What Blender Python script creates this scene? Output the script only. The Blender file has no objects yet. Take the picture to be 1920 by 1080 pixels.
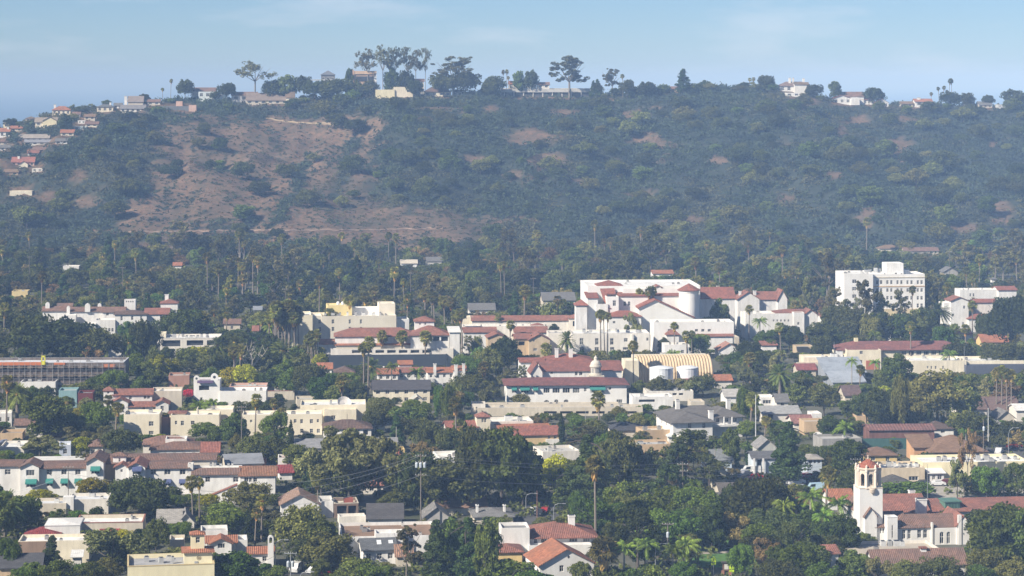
import bpy, math, random
import numpy as np
from mathutils import Vector, Matrix

SC = bpy.context.scene
COL = SC.collection
F, H, YH, CX = 4500.0, 106.0, 151.0, 960.0      # lens in photo pixels, eye height, horizon row, centre column

# ------------------------------------------------------------------ camera
cam_d = bpy.data.cameras.new("camera")
cam_d.sensor_width = 36.0
cam_d.lens = F / 1920.0 * 36.0
cam_d.shift_y = -(540.0 - YH) / 1920.0
cam_d.clip_start = 1.0
cam_d.clip_end = 150000.0
cam = bpy.data.objects.new("camera", cam_d)
cam.location = (0, 0, H)
cam.rotation_euler = (math.radians(90), 0, 0)
COL.objects.link(cam)
SC.camera = cam

# ------------------------------------------------------------------ sky and sun
SUN_EL = math.radians(36)
TO_SUN = Vector((-0.80 * math.cos(SUN_EL), -0.60 * math.cos(SUN_EL), math.sin(SUN_EL)))
world = bpy.data.worlds.new("World")
SC.world = world
world.use_nodes = True
wn = world.node_tree
wn.nodes.clear()
w_out = wn.nodes.new("ShaderNodeOutputWorld")
w_bg = wn.nodes.new("ShaderNodeBackground")
w_bg.inputs[1].default_value = 0.066
w_sky = wn.nodes.new("ShaderNodeTexSky")
w_sky.sky_type = 'NISHITA'
w_sky.sun_disc = False
w_sky.sun_elevation = SUN_EL
w_sky.sun_rotation = math.atan2(TO_SUN.x, TO_SUN.y)
w_sky.altitude = 2000
w_sky.air_density = 0.8
w_sky.dust_density = 1.0
w_sky.ozone_density = 6.5
# thin high cloud, laid out by sky direction
w_tc = wn.nodes.new("ShaderNodeTexCoord")
w_map = wn.nodes.new("ShaderNodeMapping")
w_map.inputs['Scale'].default_value = (9.0, 9.0, 42.0)
w_map.inputs['Location'].default_value = (9.85, 4.7, 7.12)
w_noise = wn.nodes.new("ShaderNodeTexNoise")
w_noise.inputs['Scale'].default_value = 1.0
w_noise.inputs['Detail'].default_value = 7.0
w_noise.inputs['Roughness'].default_value = 0.55
w_ramp = wn.nodes.new("ShaderNodeValToRGB")
w_ramp.color_ramp.elements[0].position = 0.50
w_ramp.color_ramp.elements[0].color = (0, 0, 0, 1)
w_ramp.color_ramp.elements[1].position = 0.72
w_ramp.color_ramp.elements[1].color = (0.42, 0.42, 0.42, 1)
w_mix = wn.nodes.new("ShaderNodeMixRGB")
w_mix.inputs[2].default_value = (9.3, 9.4, 10.2, 1)
wn.links.new(w_tc.outputs['Generated'], w_map.inputs[0])
wn.links.new(w_map.outputs[0], w_noise.inputs['Vector'])
wn.links.new(w_noise.outputs['Fac'], w_ramp.inputs[0])
wn.links.new(w_ramp.outputs[0], w_mix.inputs[0])
wn.links.new(w_sky.outputs[0], w_mix.inputs[1])
wn.links.new(w_mix.outputs[0], w_bg.inputs[0])
wn.links.new(w_bg.outputs[0], w_out.inputs[0])

sun_d = bpy.data.lights.new("sun", 'SUN')
sun_d.energy = 5.0
sun_d.angle = math.radians(0.53)
sun_d.color = (1.0, 0.93, 0.82)
sun = bpy.data.objects.new("sun", sun_d)
sun.rotation_euler = TO_SUN.to_track_quat('Z', 'Y').to_euler()
sun.location = (-200, -200, 400)
COL.objects.link(sun)

vs = SC.view_settings
vs.view_transform = 'Standard'
vs.look = 'None'
vs.exposure = 0.64
vs.gamma = 1.0
vs.use_curve_mapping = False
SC.cycles.use_denoising = True
SC.cycles.max_bounces = 5
SC.cycles.diffuse_bounces = 3
SC.cycles.glossy_bounces = 2
SC.cycles.transmission_bounces = 2
SC.cycles.volume_bounces = 0
SC.cycles.transparent_max_bounces = 4
SC.cycles.caustics_reflective = False
SC.cycles.caustics_refractive = False

# ------------------------------------------------------------------ photo pixel <-> place
def G(py):
    """depth of flat ground seen in photo row py"""
    return F * H / (py - YH)
def W(px, py, Y):
    return Vector(((px - CX) * Y / F, Y, H - (py - YH) * Y / F))

# ------------------------------------------------------------------ scene bookkeeping
def put(o, parent=None):
    COL.objects.link(o)
    if parent is not None:
        o.parent = parent
    return o
def tag(o, label=None, cat=None, group=None, kind=None):
    if label: o["label"] = label
    if cat: o["category"] = cat
    if group: o["group"] = group
    if kind: o["kind"] = kind
    return o
def empty(name, loc, rz=0.0):
    o = bpy.data.objects.new(name, None)
    o.location = loc
    o.rotation_euler = (0, 0, rz)
    o.empty_display_size = 0.5
    return put(o)

# ------------------------------------------------------------------ materials
MATS = {}
def nodes_of(name):
    m = bpy.data.materials.new(name)
    m.use_nodes = True
    nt = m.node_tree
    b = nt.nodes["Principled BSDF"]
    return m, nt, b
def N(nt, t, **kw):
    n = nt.nodes.new(t)
    for k, v in kw.items():
        setattr(n, k, v)
    return n
def ramp(nt, fac, stops):
    r = nt.nodes.new("ShaderNodeValToRGB")
    el = r.color_ramp.elements
    while len(el) < len(stops):
        el.new(0.5)
    for e, (p, c) in zip(el, stops):
        e.position = p
        e.color = (c[0], c[1], c[2], 1)
    nt.links.new(fac, r.inputs[0])
    return r.outputs[0]
def noise(nt, vec, scale, detail=3, rough=0.5):
    n = nt.nodes.new("ShaderNodeTexNoise")
    n.inputs['Scale'].default_value = scale
    n.inputs['Detail'].default_value = detail
    n.inputs['Roughness'].default_value = rough
    if vec is not None:
        nt.links.new(vec, n.inputs['Vector'])
    return n.outputs['Fac']
def mul(c, k):
    return tuple(min(1.0, x * k) for x in c)
def mixc(nt, a, b, fac, mode='MIX'):
    m = nt.nodes.new("ShaderNodeMixRGB")
    m.blend_type = mode
    for i, v in ((0, fac), (1, a), (2, b)):
        if hasattr(v, 'links'):
            nt.links.new(v, m.inputs[i])
        elif i == 0:
            m.inputs[0].default_value = v
        else:
            m.inputs[i].default_value = (v[0], v[1], v[2], 1)
    return m.outputs[0]

def stucco(col, dirt=0.25):
    key = ('st', col, dirt)
    if key in MATS: return MATS[key]
    m, nt, b = nodes_of("stucco")
    tc = N(nt, "ShaderNodeTexCoord")
    mp = N(nt, "ShaderNodeMapping")
    mp.inputs['Scale'].default_value = (1, 1, 0.25)          # rain streaks run down the wall
    nt.links.new(tc.outputs['Object'], mp.inputs[0])
    n1 = noise(nt, mp.outputs[0], 0.9, 5, 0.6)
    n2 = noise(nt, tc.outputs['Object'], 0.16, 3)
    c1 = ramp(nt, n1, [(0.3, mul(col, 1 - dirt)), (0.62, col), (0.9, mul(col, 1.05))])
    c2 = mixc(nt, c1, (col[0] * 0.80, col[1] * 0.78, col[2] * 0.74), ramp(nt, n2, [(0.42, (0, 0, 0)), (0.72, (0.75,) * 3)]), 'MIX')
    n3 = noise(nt, mp.outputs[0], 3.1, 4, 0.7)
    c2 = mixc(nt, c2, mul(col, 0.62), ramp(nt, n3, [(0.62, (0, 0, 0)), (0.85, (0.3 + dirt,) * 3)]))
    nt.links.new(c2, b.inputs['Base Color'])
    b.inputs['Roughness'].default_value = 0.9
    b.inputs['Specular IOR Level'].default_value = 0.15
    MATS[key] = m
    return m
def tile(col, pitch=0.42):
    """barrel tiles: ribs run down the slope (u), courses across it (v); uv in metres"""
    key = ('ti', col, pitch)
    if key in MATS: return MATS[key]
    m, nt, b = nodes_of("clay_tile")
    uv = N(nt, "ShaderNodeUVMap")
    sep = N(nt, "ShaderNodeSeparateXYZ")
    nt.links.new(uv.outputs[0], sep.inputs[0])
    def wave(sock, p):
        a = N(nt, "ShaderNodeMath", operation='MULTIPLY'); a.inputs[1].default_value = 2 * math.pi / p
        s = N(nt, "ShaderNodeMath", operation='SINE')
        nt.links.new(sock, a.inputs[0]); nt.links.new(a.outputs[0], s.inputs[0])
        h = N(nt, "ShaderNodeMath", operation='MULTIPLY_ADD'); h.inputs[1].default_value = 0.5; h.inputs[2].default_value = 0.5
        nt.links.new(s.outputs[0], h.inputs[0])
        return h.outputs[0]
    rib = wave(sep.outputs[0], pitch)
    crs = wave(sep.outputs[1], 0.9)
    vor = N(nt, "ShaderNodeTexVoronoi"); vor.inputs['Scale'].default_value = 1.9
    nt.links.new(uv.outputs[0], vor.inputs['Vector'])
    base = ramp(nt, vor.outputs['Color'], [(0.15, mul(col, 0.72)), (0.5, col), (0.85, mul(col, 1.28))])
    n = noise(nt, uv.outputs[0], 0.22, 4, 0.6)
    base = mixc(nt, base, (col[0] * 0.55, col[1] * 0.75, col[2] * 0.9), ramp(nt, n, [(0.38, (0, 0, 0)), (0.68, (0.85,) * 3)]))
    n2 = noise(nt, uv.outputs[0], 0.9, 5, 0.7)
    base = mixc(nt, base, (0.10, 0.08, 0.06), ramp(nt, n2, [(0.56, (0, 0, 0)), (0.8, (0.5, 0.5, 0.5))]))
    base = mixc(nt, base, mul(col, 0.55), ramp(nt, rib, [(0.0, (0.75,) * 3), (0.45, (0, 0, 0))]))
    nt.links.new(base, b.inputs['Base Color'])
    hsum = N(nt, "ShaderNodeMath", operation='MULTIPLY_ADD'); hsum.inputs[1].default_value = 0.25
    nt.links.new(crs, hsum.inputs[0]); nt.links.new(rib, hsum.inputs[2])
    bp = N(nt, "ShaderNodeBump"); bp.inputs['Distance'].default_value = 0.12; bp.inputs['Strength'].default_value = 0.7
    nt.links.new(hsum.outputs[0], bp.inputs['Height'])
    nt.links.new(bp.outputs[0], b.inputs['Normal'])
    b.inputs['Roughness'].default_value = 0.85
    b.inputs['Specular IOR Level'].default_value = 0.2
    MATS[key] = m
    return m
def shingle(col):
    key = ('sh', col)
    if key in MATS: return MATS[key]
    m, nt, b = nodes_of("shingle")
    uv = N(nt, "ShaderNodeUVMap")
    br = N(nt, "ShaderNodeTexBrick")
    br.inputs['Scale'].default_value = 1.0
    br.inputs['Brick Width'].default_value = 0.9
    br.inputs['Row Height'].default_value = 0.42
    br.inputs['Mortar Size'].default_value = 0.035
    br.inputs['Color1'].default_value = (*mul(col, 1.15), 1)
    br.inputs['Color2'].default_value = (*mul(col, 0.8), 1)
    br.inputs['Mortar'].default_value = (*mul(col, 0.55), 1)
    nt.links.new(uv.outputs[0], br.inputs['Vector'])
    n = noise(nt, uv.outputs[0], 0.35, 5, 0.65)
    c = mixc(nt, br.outputs['Color'], mul(col, 0.65), ramp(nt, n, [(0.45, (0, 0, 0)), (0.75, (0.8,) * 3)]))
    nt.links.new(c, b.inputs['Base Color'])
    b.inputs['Roughness'].default_value = 0.9
    b.inputs['Specular IOR Level'].default_value = 0.2
    MATS[key] = m
    return m
def flat_roof(col):
    key = ('fl', col)
    if key in MATS: return MATS[key]
    m, nt, b = nodes_of("roofing_felt")
    tc = N(nt, "ShaderNodeTexCoord")
    n = noise(nt, tc.outputs['Object'], 0.25, 6, 0.7)
    c = ramp(nt, n, [(0.3, mul(col, 0.62)), (0.5, col), (0.75, mul(col, 1.12))])
    nt.links.new(c, b.inputs['Base Color'])
    b.inputs['Roughness'].default_value = 0.9
    MATS[key] = m
    return m
def paint(col, rough=0.6, metal=0.0, name="paint"):
    key = ('pa', col, rough, metal)
    if key in MATS: return MATS[key]
    m, nt, b = nodes_of(name)
    tc = N(nt, "ShaderNodeTexCoord")
    n = noise(nt, tc.outputs['Object'], 1.3, 4, 0.6)
    c = ramp(nt, n, [(0.3, mul(col, 0.8)), (0.65, col)])
    nt.links.new(c, b.inputs['Base Color'])
    b.inputs['Roughness'].default_value = rough
    b.inputs['Metallic'].default_value = metal
    MATS[key] = m
    return m
def glass():
    if 'glass' in MATS: return MATS['glass']
    m, nt, b = nodes_of("window_glass")
    oi = N(nt, "ShaderNodeObjectInfo")
    c = ramp(nt, oi.outputs['Random'], [(0.0, (0.012, 0.014, 0.018)), (0.6, (0.035, 0.04, 0.05)), (0.82, (0.11, 0.115, 0.11)), (1.0, (0.2, 0.2, 0.19))])
    nt.links.new(c, b.inputs['Base Color'])
    b.inputs['Roughness'].default_value = 0.12
    b.inputs['Specular IOR Level'].default_value = 0.5
    MATS['glass'] = m
    return m
def leafm(name, col, warm=(0.12, 0.11, 0.04), vary=0.3, patch=None):
    col = (col[0] * 2.15, col[1] * 1.9, col[2] * 1.08)
    key = ('lf', name)
    if key in MATS: return MATS[key]
    m = bpy.data.materials.new("foliage_" + name)
    m.use_nodes = True
    nt = m.node_tree
    nt.nodes.clear()
    out = N(nt, "ShaderNodeOutputMaterial")
    geo = N(nt, "ShaderNodeNewGeometry")
    oi = N(nt, "ShaderNodeObjectInfo")
    tc = N(nt, "ShaderNodeTexCoord")
    c = ramp(nt, geo.outputs['Random Per Island'], [(0.0, mul(col, 0.6)), (0.5, col), (1.0, mul(col, 1.6))])
    n = noise(nt, tc.outputs['Object'], 0.45, 3)
    c = mixc(nt, c, warm, ramp(nt, n, [(0.5, (0, 0, 0)), (0.75, (vary,) * 3)]))
    if patch:                                   # broad drifts of another growth
        c = mixc(nt, c, patch, ramp(nt, noise(nt, tc.outputs['Object'], 0.022, 5, 0.6), [(0.42, (0, 0, 0)), (0.62, (0.8,) * 3)]))
    hs = N(nt, "ShaderNodeHueSaturation")
    mr = N(nt, "ShaderNodeMapRange"); mr.inputs[3].default_value = 0.475; mr.inputs[4].default_value = 0.525
    nt.links.new(oi.outputs['Random'], mr.inputs[0])
    mv = N(nt, "ShaderNodeMapRange"); mv.inputs[3].default_value = 0.65; mv.inputs[4].default_value = 1.5
    fr = N(nt, "ShaderNodeMath", operation='FRACT')
    fm = N(nt, "ShaderNodeMath", operation='MULTIPLY'); fm.inputs[1].default_value = 7.31
    nt.links.new(oi.outputs['Random'], fm.inputs[0]); nt.links.new(fm.outputs[0], fr.inputs[0]); nt.links.new(fr.outputs[0], mv.inputs[0])
    nt.links.new(mr.outputs[0], hs.inputs['Hue']); nt.links.new(mv.outputs[0], hs.inputs['Value'])
    nt.links.new(c, hs.inputs['Color'])
    d = N(nt, "ShaderNodeBsdfDiffuse"); t = N(nt, "ShaderNodeBsdfTranslucent"); mx = N(nt, "ShaderNodeMixShader")
    mx.inputs[0].default_value = 0.32
    nt.links.new(hs.outputs[0], d.inputs[0]); nt.links.new(hs.outputs[0], t.inputs[0])
    nt.links.new(d.outputs[0], mx.inputs[1]); nt.links.new(t.outputs[0], mx.inputs[2])
    nt.links.new(mx.outputs[0], out.inputs[0])
    MATS[key] = m
    return m
def bark(col):
    return paint(col, 0.95, name="bark")

# ------------------------------------------------------------------ mesh collector
class MB:
    def __init__(s):
        s.v, s.f, s.m, s.uv, s.mats = [], [], [], [], []
    def mi(s, mat):
        if mat not in s.mats: s.mats.append(mat)
        return s.mats.index(mat)
    def poly(s, pts, mat, uv=None):
        i = len(s.v)
        s.v += [tuple(p) for p in pts]
        s.f.append(tuple(range(i, i + len(pts))))
        s.m.append(s.mi(mat))
        s.uv += uv if uv else [(p[0] + p[1], p[2]) for p in pts]
    def slope(s, pts, mat):
        """a roof plane: uv in metres, u level along the plane, v up it"""
        p = [Vector(q) for q in pts]
        n = (p[1] - p[0]).cross(p[2] - p[0])
        if n.length < 1e-9: n = Vector((0, 0, 1))
        n.normalize()
        u = Vector((0, 0, 1)).cross(n)
        u = u.normalized() if u.length > 1e-4 else Vector((1, 0, 0))
        v = n.cross(u)
        s.poly(pts, mat, [(q.dot(u), q.dot(v)) for q in p])
    def box(s, x0, x1, y0, y1, z0, z1, mat, bottom=False, top=True):
        a = [(x0, y0), (x1, y0), (x1, y1), (x0, y1)]
        for k in range(4):
            p, q = a[k], a[(k + 1) % 4]
            s.poly([(*p, z0), (*q, z0), (*q, z1), (*p, z1)], mat)
        if top: s.poly([(*p, z1) for p in a], mat)
        if bottom: s.poly([(*p, z0) for p in a[::-1]], mat)
    def prism(s, pts, z0, z1, mat, cap=None):
        n = len(pts)
        for k in range(n):
            p, q = pts[k], pts[(k + 1) % n]
            s.poly([(*p, z0), (*q, z0), (*q, z1), (*p, z1)], mat)
        s.poly([(*p, z1) for p in pts], cap or mat)
    def lathe(s, cx, cy, prof, mat, n=14, a0=0.0):
        """prof: (radius, z) from bottom to top"""
        for (r0, z0), (r1, z1) in zip(prof, prof[1:]):
            for k in range(n):
                a, b = a0 + 2 * math.pi * k / n, a0 + 2 * math.pi * (k + 1) / n
                p = [(cx + r0 * math.cos(a), cy + r0 * math.sin(a), z0), (cx + r0 * math.cos(b), cy + r0 * math.sin(b), z0),
                     (cx + r1 * math.cos(b), cy + r1 * math.sin(b), z1), (cx + r1 * math.cos(a), cy + r1 * math.sin(a), z1)]
                if r1 < 1e-4: p = p[:3]
                elif r0 < 1e-4: p = [p[0], p[2], p[3]]
                s.slope(p, mat)
    def tube(s, pts, radii, mat, n=6):
        pts = [Vector(p) for p in pts]
        rings = []
        for k, p in enumerate(pts):
            d = (pts[min(k + 1, len(pts) - 1)] - pts[max(k - 1, 0)])
            d.normalize()
            a = d.orthogonal().normalized() if abs(d.z) < 0.99 else Vector((1, 0, 0))
            b = d.cross(a)
            r = radii[k] if hasattr(radii, '__len__') else radii
            rings.append([p + (a * math.cos(2 * math.pi * j / n) + b * math.sin(2 * math.pi * j / n)) * r for j in range(n)])
        base = len(s.v)
        for ring in rings:
            s.v += [tuple(q) for q in ring]
        for k in range(len(rings) - 1):
            for j in range(n):
                a, b = base + k * n + j, base + k * n + (j + 1) % n
                s.f.append((a, b, b + n, a + n)); s.m.append(s.mi(mat))
                s.uv += [(0, 0)] * 4
    def mesh(s, name):
        me = bpy.data.meshes.new(name)
        me.from_pydata(s.v, [], s.f)
        for mt in s.mats: me.materials.append(mt)
        me.polygons.foreach_set("material_index", s.m)
        ul = me.uv_layers.new(name="UVMap")
        ul.data.foreach_set("uv", [c for t in s.uv for c in t])
        me.update()
        return me
    def build(s, name, parent=None, loc=None):
        o = bpy.data.objects.new(name, s.mesh(name))
        if loc is not None: o.location = loc
        return put(o, parent)

def np_mesh(name, verts, nper, mats, midx=None):
    """many loose polygons of nper corners each, from an (n*nper,3) array"""
    nv = len(verts)
    nf = nv // nper
    me = bpy.data.meshes.new(name)
    me.vertices.add(nv); me.loops.add(nv); me.polygons.add(nf)
    me.vertices.foreach_set("co", np.ascontiguousarray(verts, np.float32).ravel())
    me.loops.foreach_set("vertex_index", np.arange(nv, dtype=np.int32))
    me.polygons.foreach_set("loop_start", np.arange(0, nv, nper, dtype=np.int32))
    for mt in mats: me.materials.append(mt)
    if midx is not None:
        me.polygons.foreach_set("material_index", np.asarray(midx, np.int32))
    me.update(calc_edges=True)
    return me

def vnoise(x, y, seed=0):
    """smooth value noise on arrays, 0..1"""
    x = np.asarray(x, float); y = np.asarray(y, float)
    xi, yi = np.floor(x).astype(np.int64), np.floor(y).astype(np.int64)
    fx, fy = x - xi, y - yi
    fx = fx * fx * (3 - 2 * fx); fy = fy * fy * (3 - 2 * fy)
    def h(a, b):
        t = (a * 374761393 + b * 668265263 + seed * 982451653) & 0x7fffffff
        t = ((t ^ (t >> 13)) * 1274126177) & 0x7fffffff
        return ((t ^ (t >> 16)) & 0xffff) / 65535.0
    return (h(xi, yi) * (1 - fx) + h(xi + 1, yi) * fx) * (1 - fy) + (h(xi, yi + 1) * (1 - fx) + h(xi + 1, yi + 1) * fx) * fy
def fbm(x, y, seed=0, o=4):
    s, a, t = 0.0, 0.5, 0.0
    for k in range(o):
        s = s + a * vnoise(np.asarray(x) * 2 ** k, np.asarray(y) * 2 ** k, seed + k); t += a; a *= 0.5
    return s / t
# ------------------------------------------------------------------ the land
RIDGE = [(-600, 330), (-200, 275), (0, 243), (60, 226), (110, 212), (180, 203), (250, 197), (300, 192), (370, 190), (450, 192), (560, 190), (620, 184),
         (690, 184), (780, 180), (860, 180), (940, 178), (1040, 182), (1120, 184), (1180, 178), (1260, 172), (1330, 168), (1420, 169),
         (1480, 171), (1540, 184), (1590, 194), (1660, 198), (1740, 202), (1830, 201), (1920, 200), (2200, 205), (2800, 240)]
YFOOT, YCREST = 1420.0, 1850.0
_rx = np.array([(p[0] - CX) * YCREST / F for p in RIDGE])
_rz = np.array([H - (p[1] - YH) * YCREST / F for p in RIDGE])
def terrain(X, Y):
    X = np.asarray(X, float); Y = np.asarray(Y, float)
    zc = np.interp(X, _rx, _rz)
    yf = YFOOT + 40 * (fbm(X / 160, 0 * X + 3.1, 5) - 0.5) * 2
    t = np.clip((Y - yf) / (YCREST - yf), 0, 1)
    s = 0.72 * t + 0.28 * (t * t * (3 - 2 * t))
    s = np.where(t < 0.06, t * t / 0.12 * 0.98, s)
    gul = (fbm(X / 75 + 0.35 * (Y / 60), Y / 190, 11, 3) - 0.5) * 38 + (fbm(X / 26, Y / 34, 17, 3) - 0.5) * 11 + (fbm(X / 11, Y / 120, 19, 2) - 0.5) * 7
    z = zc * s + gul * np.sin(math.pi * np.clip(t, 0, 1)) ** 0.8
    back = np.maximum(Y - YCREST, 0)
    z = z - 0.02 * back - 0.00012 * np.maximum(back - 120, 0) ** 2
    return np.where(t <= 0, -1.2, np.maximum(z, -1.2 - 0 * z))
def hit(px, py):
    """first place where the view through a photo pixel meets the hill"""
    Y = np.arange(1380.0, 2300.0, 2.0)
    X = (px - CX) * Y / F
    Z = H - (py - YH) * Y / F
    d = np.nonzero(Z <= terrain(X, Y))[0]
    k = d[0] if len(d) else int(np.argmin(Z - terrain(X, Y)))
    return Vector((float(X[k]), float(Y[k]), float(terrain(X[k], Y[k]))))

def grid_mesh(name, xs, ys, zf, mat):
    XX, YY = np.meshgrid(xs, ys)
    ZZ = zf(XX, YY)
    nx, ny = len(xs), len(ys)
    v = np.stack([XX.ravel(), YY.ravel(), ZZ.ravel()], 1)
    i = np.arange((ny - 1) * (nx - 1))
    r, c = i // (nx - 1), i % (nx - 1)
    a = r * nx + c
    f = np.stack([a, a + 1, a + nx + 1, a + nx], 1)
    me = bpy.data.meshes.new(name)
    me.from_pydata(v.tolist(), [], f.tolist())
    me.polygons.foreach_set("use_smooth", [True] * len(f))
    me.materials.append(mat)
    me.update()
    return me

def ground_mat():
    m, nt, b = nodes_of("town_ground")
    tc = N(nt, "ShaderNodeTexCoord")
    n = noise(nt, tc.outputs['Object'], 0.03, 6, 0.65)
    n2 = noise(nt, tc.outputs['Object'], 0.5, 4, 0.6)
    c = ramp(nt, n, [(0.3, (0.045, 0.055, 0.028)), (0.45, (0.09, 0.085, 0.055)), (0.55, (0.16, 0.145, 0.12)), (0.7, (0.07, 0.07, 0.065))])
    c = mixc(nt, c, (0.05, 0.06, 0.03), n2)
    nt.links.new(c, b.inputs['Base Color'])
    b.inputs['Roughness'].default_value = 1.0
    return m
def hill_mat():
    m, nt, b = nodes_of("dry_slope")
    tc = N(nt, "ShaderNodeTexCoord")
    n = noise(nt, tc.outputs['Object'], 0.035, 8, 0.68)
    n2 = noise(nt, tc.outputs['Object'], 0.3, 6, 0.75)
    c = ramp(nt, n, [(0.3, (0.075, 0.064, 0.046)), (0.46, (0.150, 0.098, 0.068)), (0.6, (0.205, 0.132, 0.09)), (0.75, (0.28, 0.185, 0.12))])
    c = mixc(nt, c, (0.07, 0.07, 0.045), ramp(nt, n2, [(0.45, (0, 0, 0)), (0.60, (0.85,) * 3)]))
    at = N(nt, "ShaderNodeAttribute"); at.attribute_name = "cover"
    cov = ramp(nt, n2, [(0.35, (0.024, 0.036, 0.028)), (0.65, (0.052, 0.058, 0.042))])
    c = mixc(nt, c, cov, at.outputs['Fac'])
    nt.links.new(c, b.inputs['Base Color'])
    b.inputs['Roughness'].default_value = 1.0
    b.inputs['Specular IOR Level'].default_value = 0.05
    return m
def flatmat(name, col, scale=0.4, amp=0.25):
    m, nt, b = nodes_of(name)
    tc = N(nt, "ShaderNodeTexCoord")
    n = noise(nt, tc.outputs['Object'], scale, 6, 0.65)
    c = ramp(nt, n, [(0.3, mul(col, 1 - amp)), (0.7, mul(col, 1 + amp * 0.5))])
    nt.links.new(c, b.inputs['Base Color'])
    b.inputs['Roughness'].default_value = 0.95
    return m

gm = MB()
gmat = ground_mat()
gm.poly([(-6000, -400, 0), (6000, -400, 0), (6000, 2700, 0), (-6000, 2700, 0)], gmat)
tag(gm.build("ground"), kind="structure")
sea_m, snt, sb = nodes_of("sea_water")
sb.inputs['Base Color'].default_value = (0.03, 0.075, 0.11, 1)
sb.inputs['Roughness'].default_value = 0.25
stc = N(snt, "ShaderNodeTexCoord")
sbump = N(snt, "ShaderNodeBump"); sbump.inputs['Strength'].default_value = 0.4; sbump.inputs['Distance'].default_value = 1.0
snt.links.new(noise(snt, stc.outputs['Object'], 0.05, 5), sbump.inputs['Height'])
snt.links.new(sbump.outputs[0], sb.inputs['Normal'])
sm = MB()
sm.poly([(-40000, 2700, -0.4), (40000, 2700, -0.4), (40000, 90000, -0.4), (-40000, 90000, -0.4)], sea_m)
tag(sm.build("sea"), kind="structure")
hm = hill_mat()
xs = np.arange(-1000, 1001, 5.0)
ys = np.concatenate([np.arange(1370, 1900, 4.0), np.arange(1900, 2660, 12.0)])
hill = put(bpy.data.objects.new("hill", grid_mesh("hill", xs, ys, terrain, hm)))
tag(hill, kind="structure")

def ribbon(name, pix, width_px, mat, lift=0.25):
    """a path cut along the slope through photo pixels"""
    m = MB()
    fine = []
    for (a, b) in zip(pix, pix[1:]):
        k = max(2, int(abs(b[0] - a[0]) / 8))
        fine += [(a[0] + (b[0] - a[0]) * i / k, a[1] + (b[1] - a[1]) * i / k) for i in range(k)]
    fine.append(pix[-1])
    rows = []
    for px, py in fine:
        c = hit(px, py)
        row = []
        for dy in (-width_px, width_px):
            y = c.y - dy
            row.append((c.x, y, float(terrain(c.x, y)) + lift))
        rows.append(row)
    for a, b in zip(rows, rows[1:]):
        m.poly([a[0], b[0], b[1], a[1]], mat)
    return tag(m.build(name), kind="structure")
dirt = flatmat("bare_dirt", (0.25, 0.175, 0.125), 0.15, 0.4)
ribbon("path", [(140, 437), (260, 436), (420, 434), (560, 433), (700, 432), (830, 430)], 1.3, dirt)
ribbon("path", [(498, 222), (540, 230), (600, 233), (640, 237)], 1.8, flatmat("sandy_cut", (0.33, 0.25, 0.155), 0.3, 0.4))

# dry, open places on the slope, as photo ellipses: x, y, rx, ry
BARE = [(920, 206, 14, 11), (1058, 212, 34, 7), (1128, 188, 26, 5), (1190, 214, 36, 10), (1000, 258, 50, 16), (1036, 300, 46, 16),
        (1060, 322, 22, 9), (1470, 374, 17, 12), (1682, 276, 36, 16), (1692, 298, 11, 16), (1580, 245, 13, 13), (1610, 226, 22, 8),
        (1700, 224, 26, 5), (1290, 208, 20, 6), (1230, 204, 14, 6), (1520, 192, 22, 8), (980, 330, 60, 12), (900, 300, 40, 9),
        (1620, 405, 18, 22), (1880, 400, 24, 18), (1870, 268, 26, 7), (1270, 412, 60, 8), (1085, 342, 24, 9), (800, 225, 12, 6),
        (1210, 260, 30, 12), (1415, 384, 9, 6), (150, 330, 18, 10), (95, 372, 20, 14), (170, 380, 30, 10), (300, 330, 20, 8),
        (640, 400, 60, 30), (760, 430, 70, 20), (760, 470, 60, 12), (830, 205, 60, 5), (1240, 270, 40, 10), (1800, 425, 40, 10),
        (330, 455, 80, 14), (280, 460, 40, 12), (950, 415, 60, 9), (1350, 300, 24, 7), (1210, 365, 36, 7), (1560, 330, 22, 7)]
DRYPOLY = [(262, 262), (330, 222), (480, 216), (590, 236), (660, 205), (716, 190), (722, 240), (700, 320), (694, 370), (760, 396), (960, 408),
           (930, 456), (600, 476), (480, 466), (450, 380), (380, 440), (240, 462), (200, 428), (285, 350), (300, 300)]
def in_poly(px, py, poly):
    c = np.zeros(np.shape(px), bool)
    n = len(poly)
    for i in range(n):
        (x0, y0), (x1, y1) = poly[i], poly[(i + 1) % n]
        cond = ((y0 > py) != (y1 > py))
        with np.errstate(divide='ignore', invalid='ignore'):
            xi = (x1 - x0) * (py - y0) / (y1 - y0 if y1 != y0 else 1e-9) + x0
        c ^= cond & (px < xi)
    return c
HOUSE_BANDS = [(1462, 1520, 172), (1562, 1620, 195), (1612, 1640, 197), (1641, 1666, 200), (1716, 1748, 200), (1836, 1860, 203), (1872, 1915, 203), (941, 1112, 182), (955, 1006, 166),
               (704, 774, 183), (796, 846, 181), (661, 706, 164), (602, 628, 160), (740, 795, 164), (360, 418, 184), (434, 482, 190), (462, 552, 196), (298, 368, 207), (226, 272, 211), (233, 268, 204),
               (182, 212, 210), (98, 132, 216), (66, 106, 238), (36, 92, 266), (46, 98, 272), (-10, 18, 258), (-8, 16, 273), (114, 138, 256), (138, 162, 244), (-6, 64, 312), (18, 60, 365), (6, 18, 240), (48, 66, 229), (136, 150, 220), (158, 178, 225), (146, 160, 232), (20, 42, 247), (0, 20, 283), (62, 84, 287), (52, 72, 292), (8, 34, 329), (60, 80, 322), (104, 126, 270),
               (160, 184, 238), (214, 228, 204), (276, 300, 198), (850, 866, 180), (1008, 1030, 166), (1474, 1500, 181), (1690, 1712, 201), (1808, 1828, 203), (1258, 1276, 174)]
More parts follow.
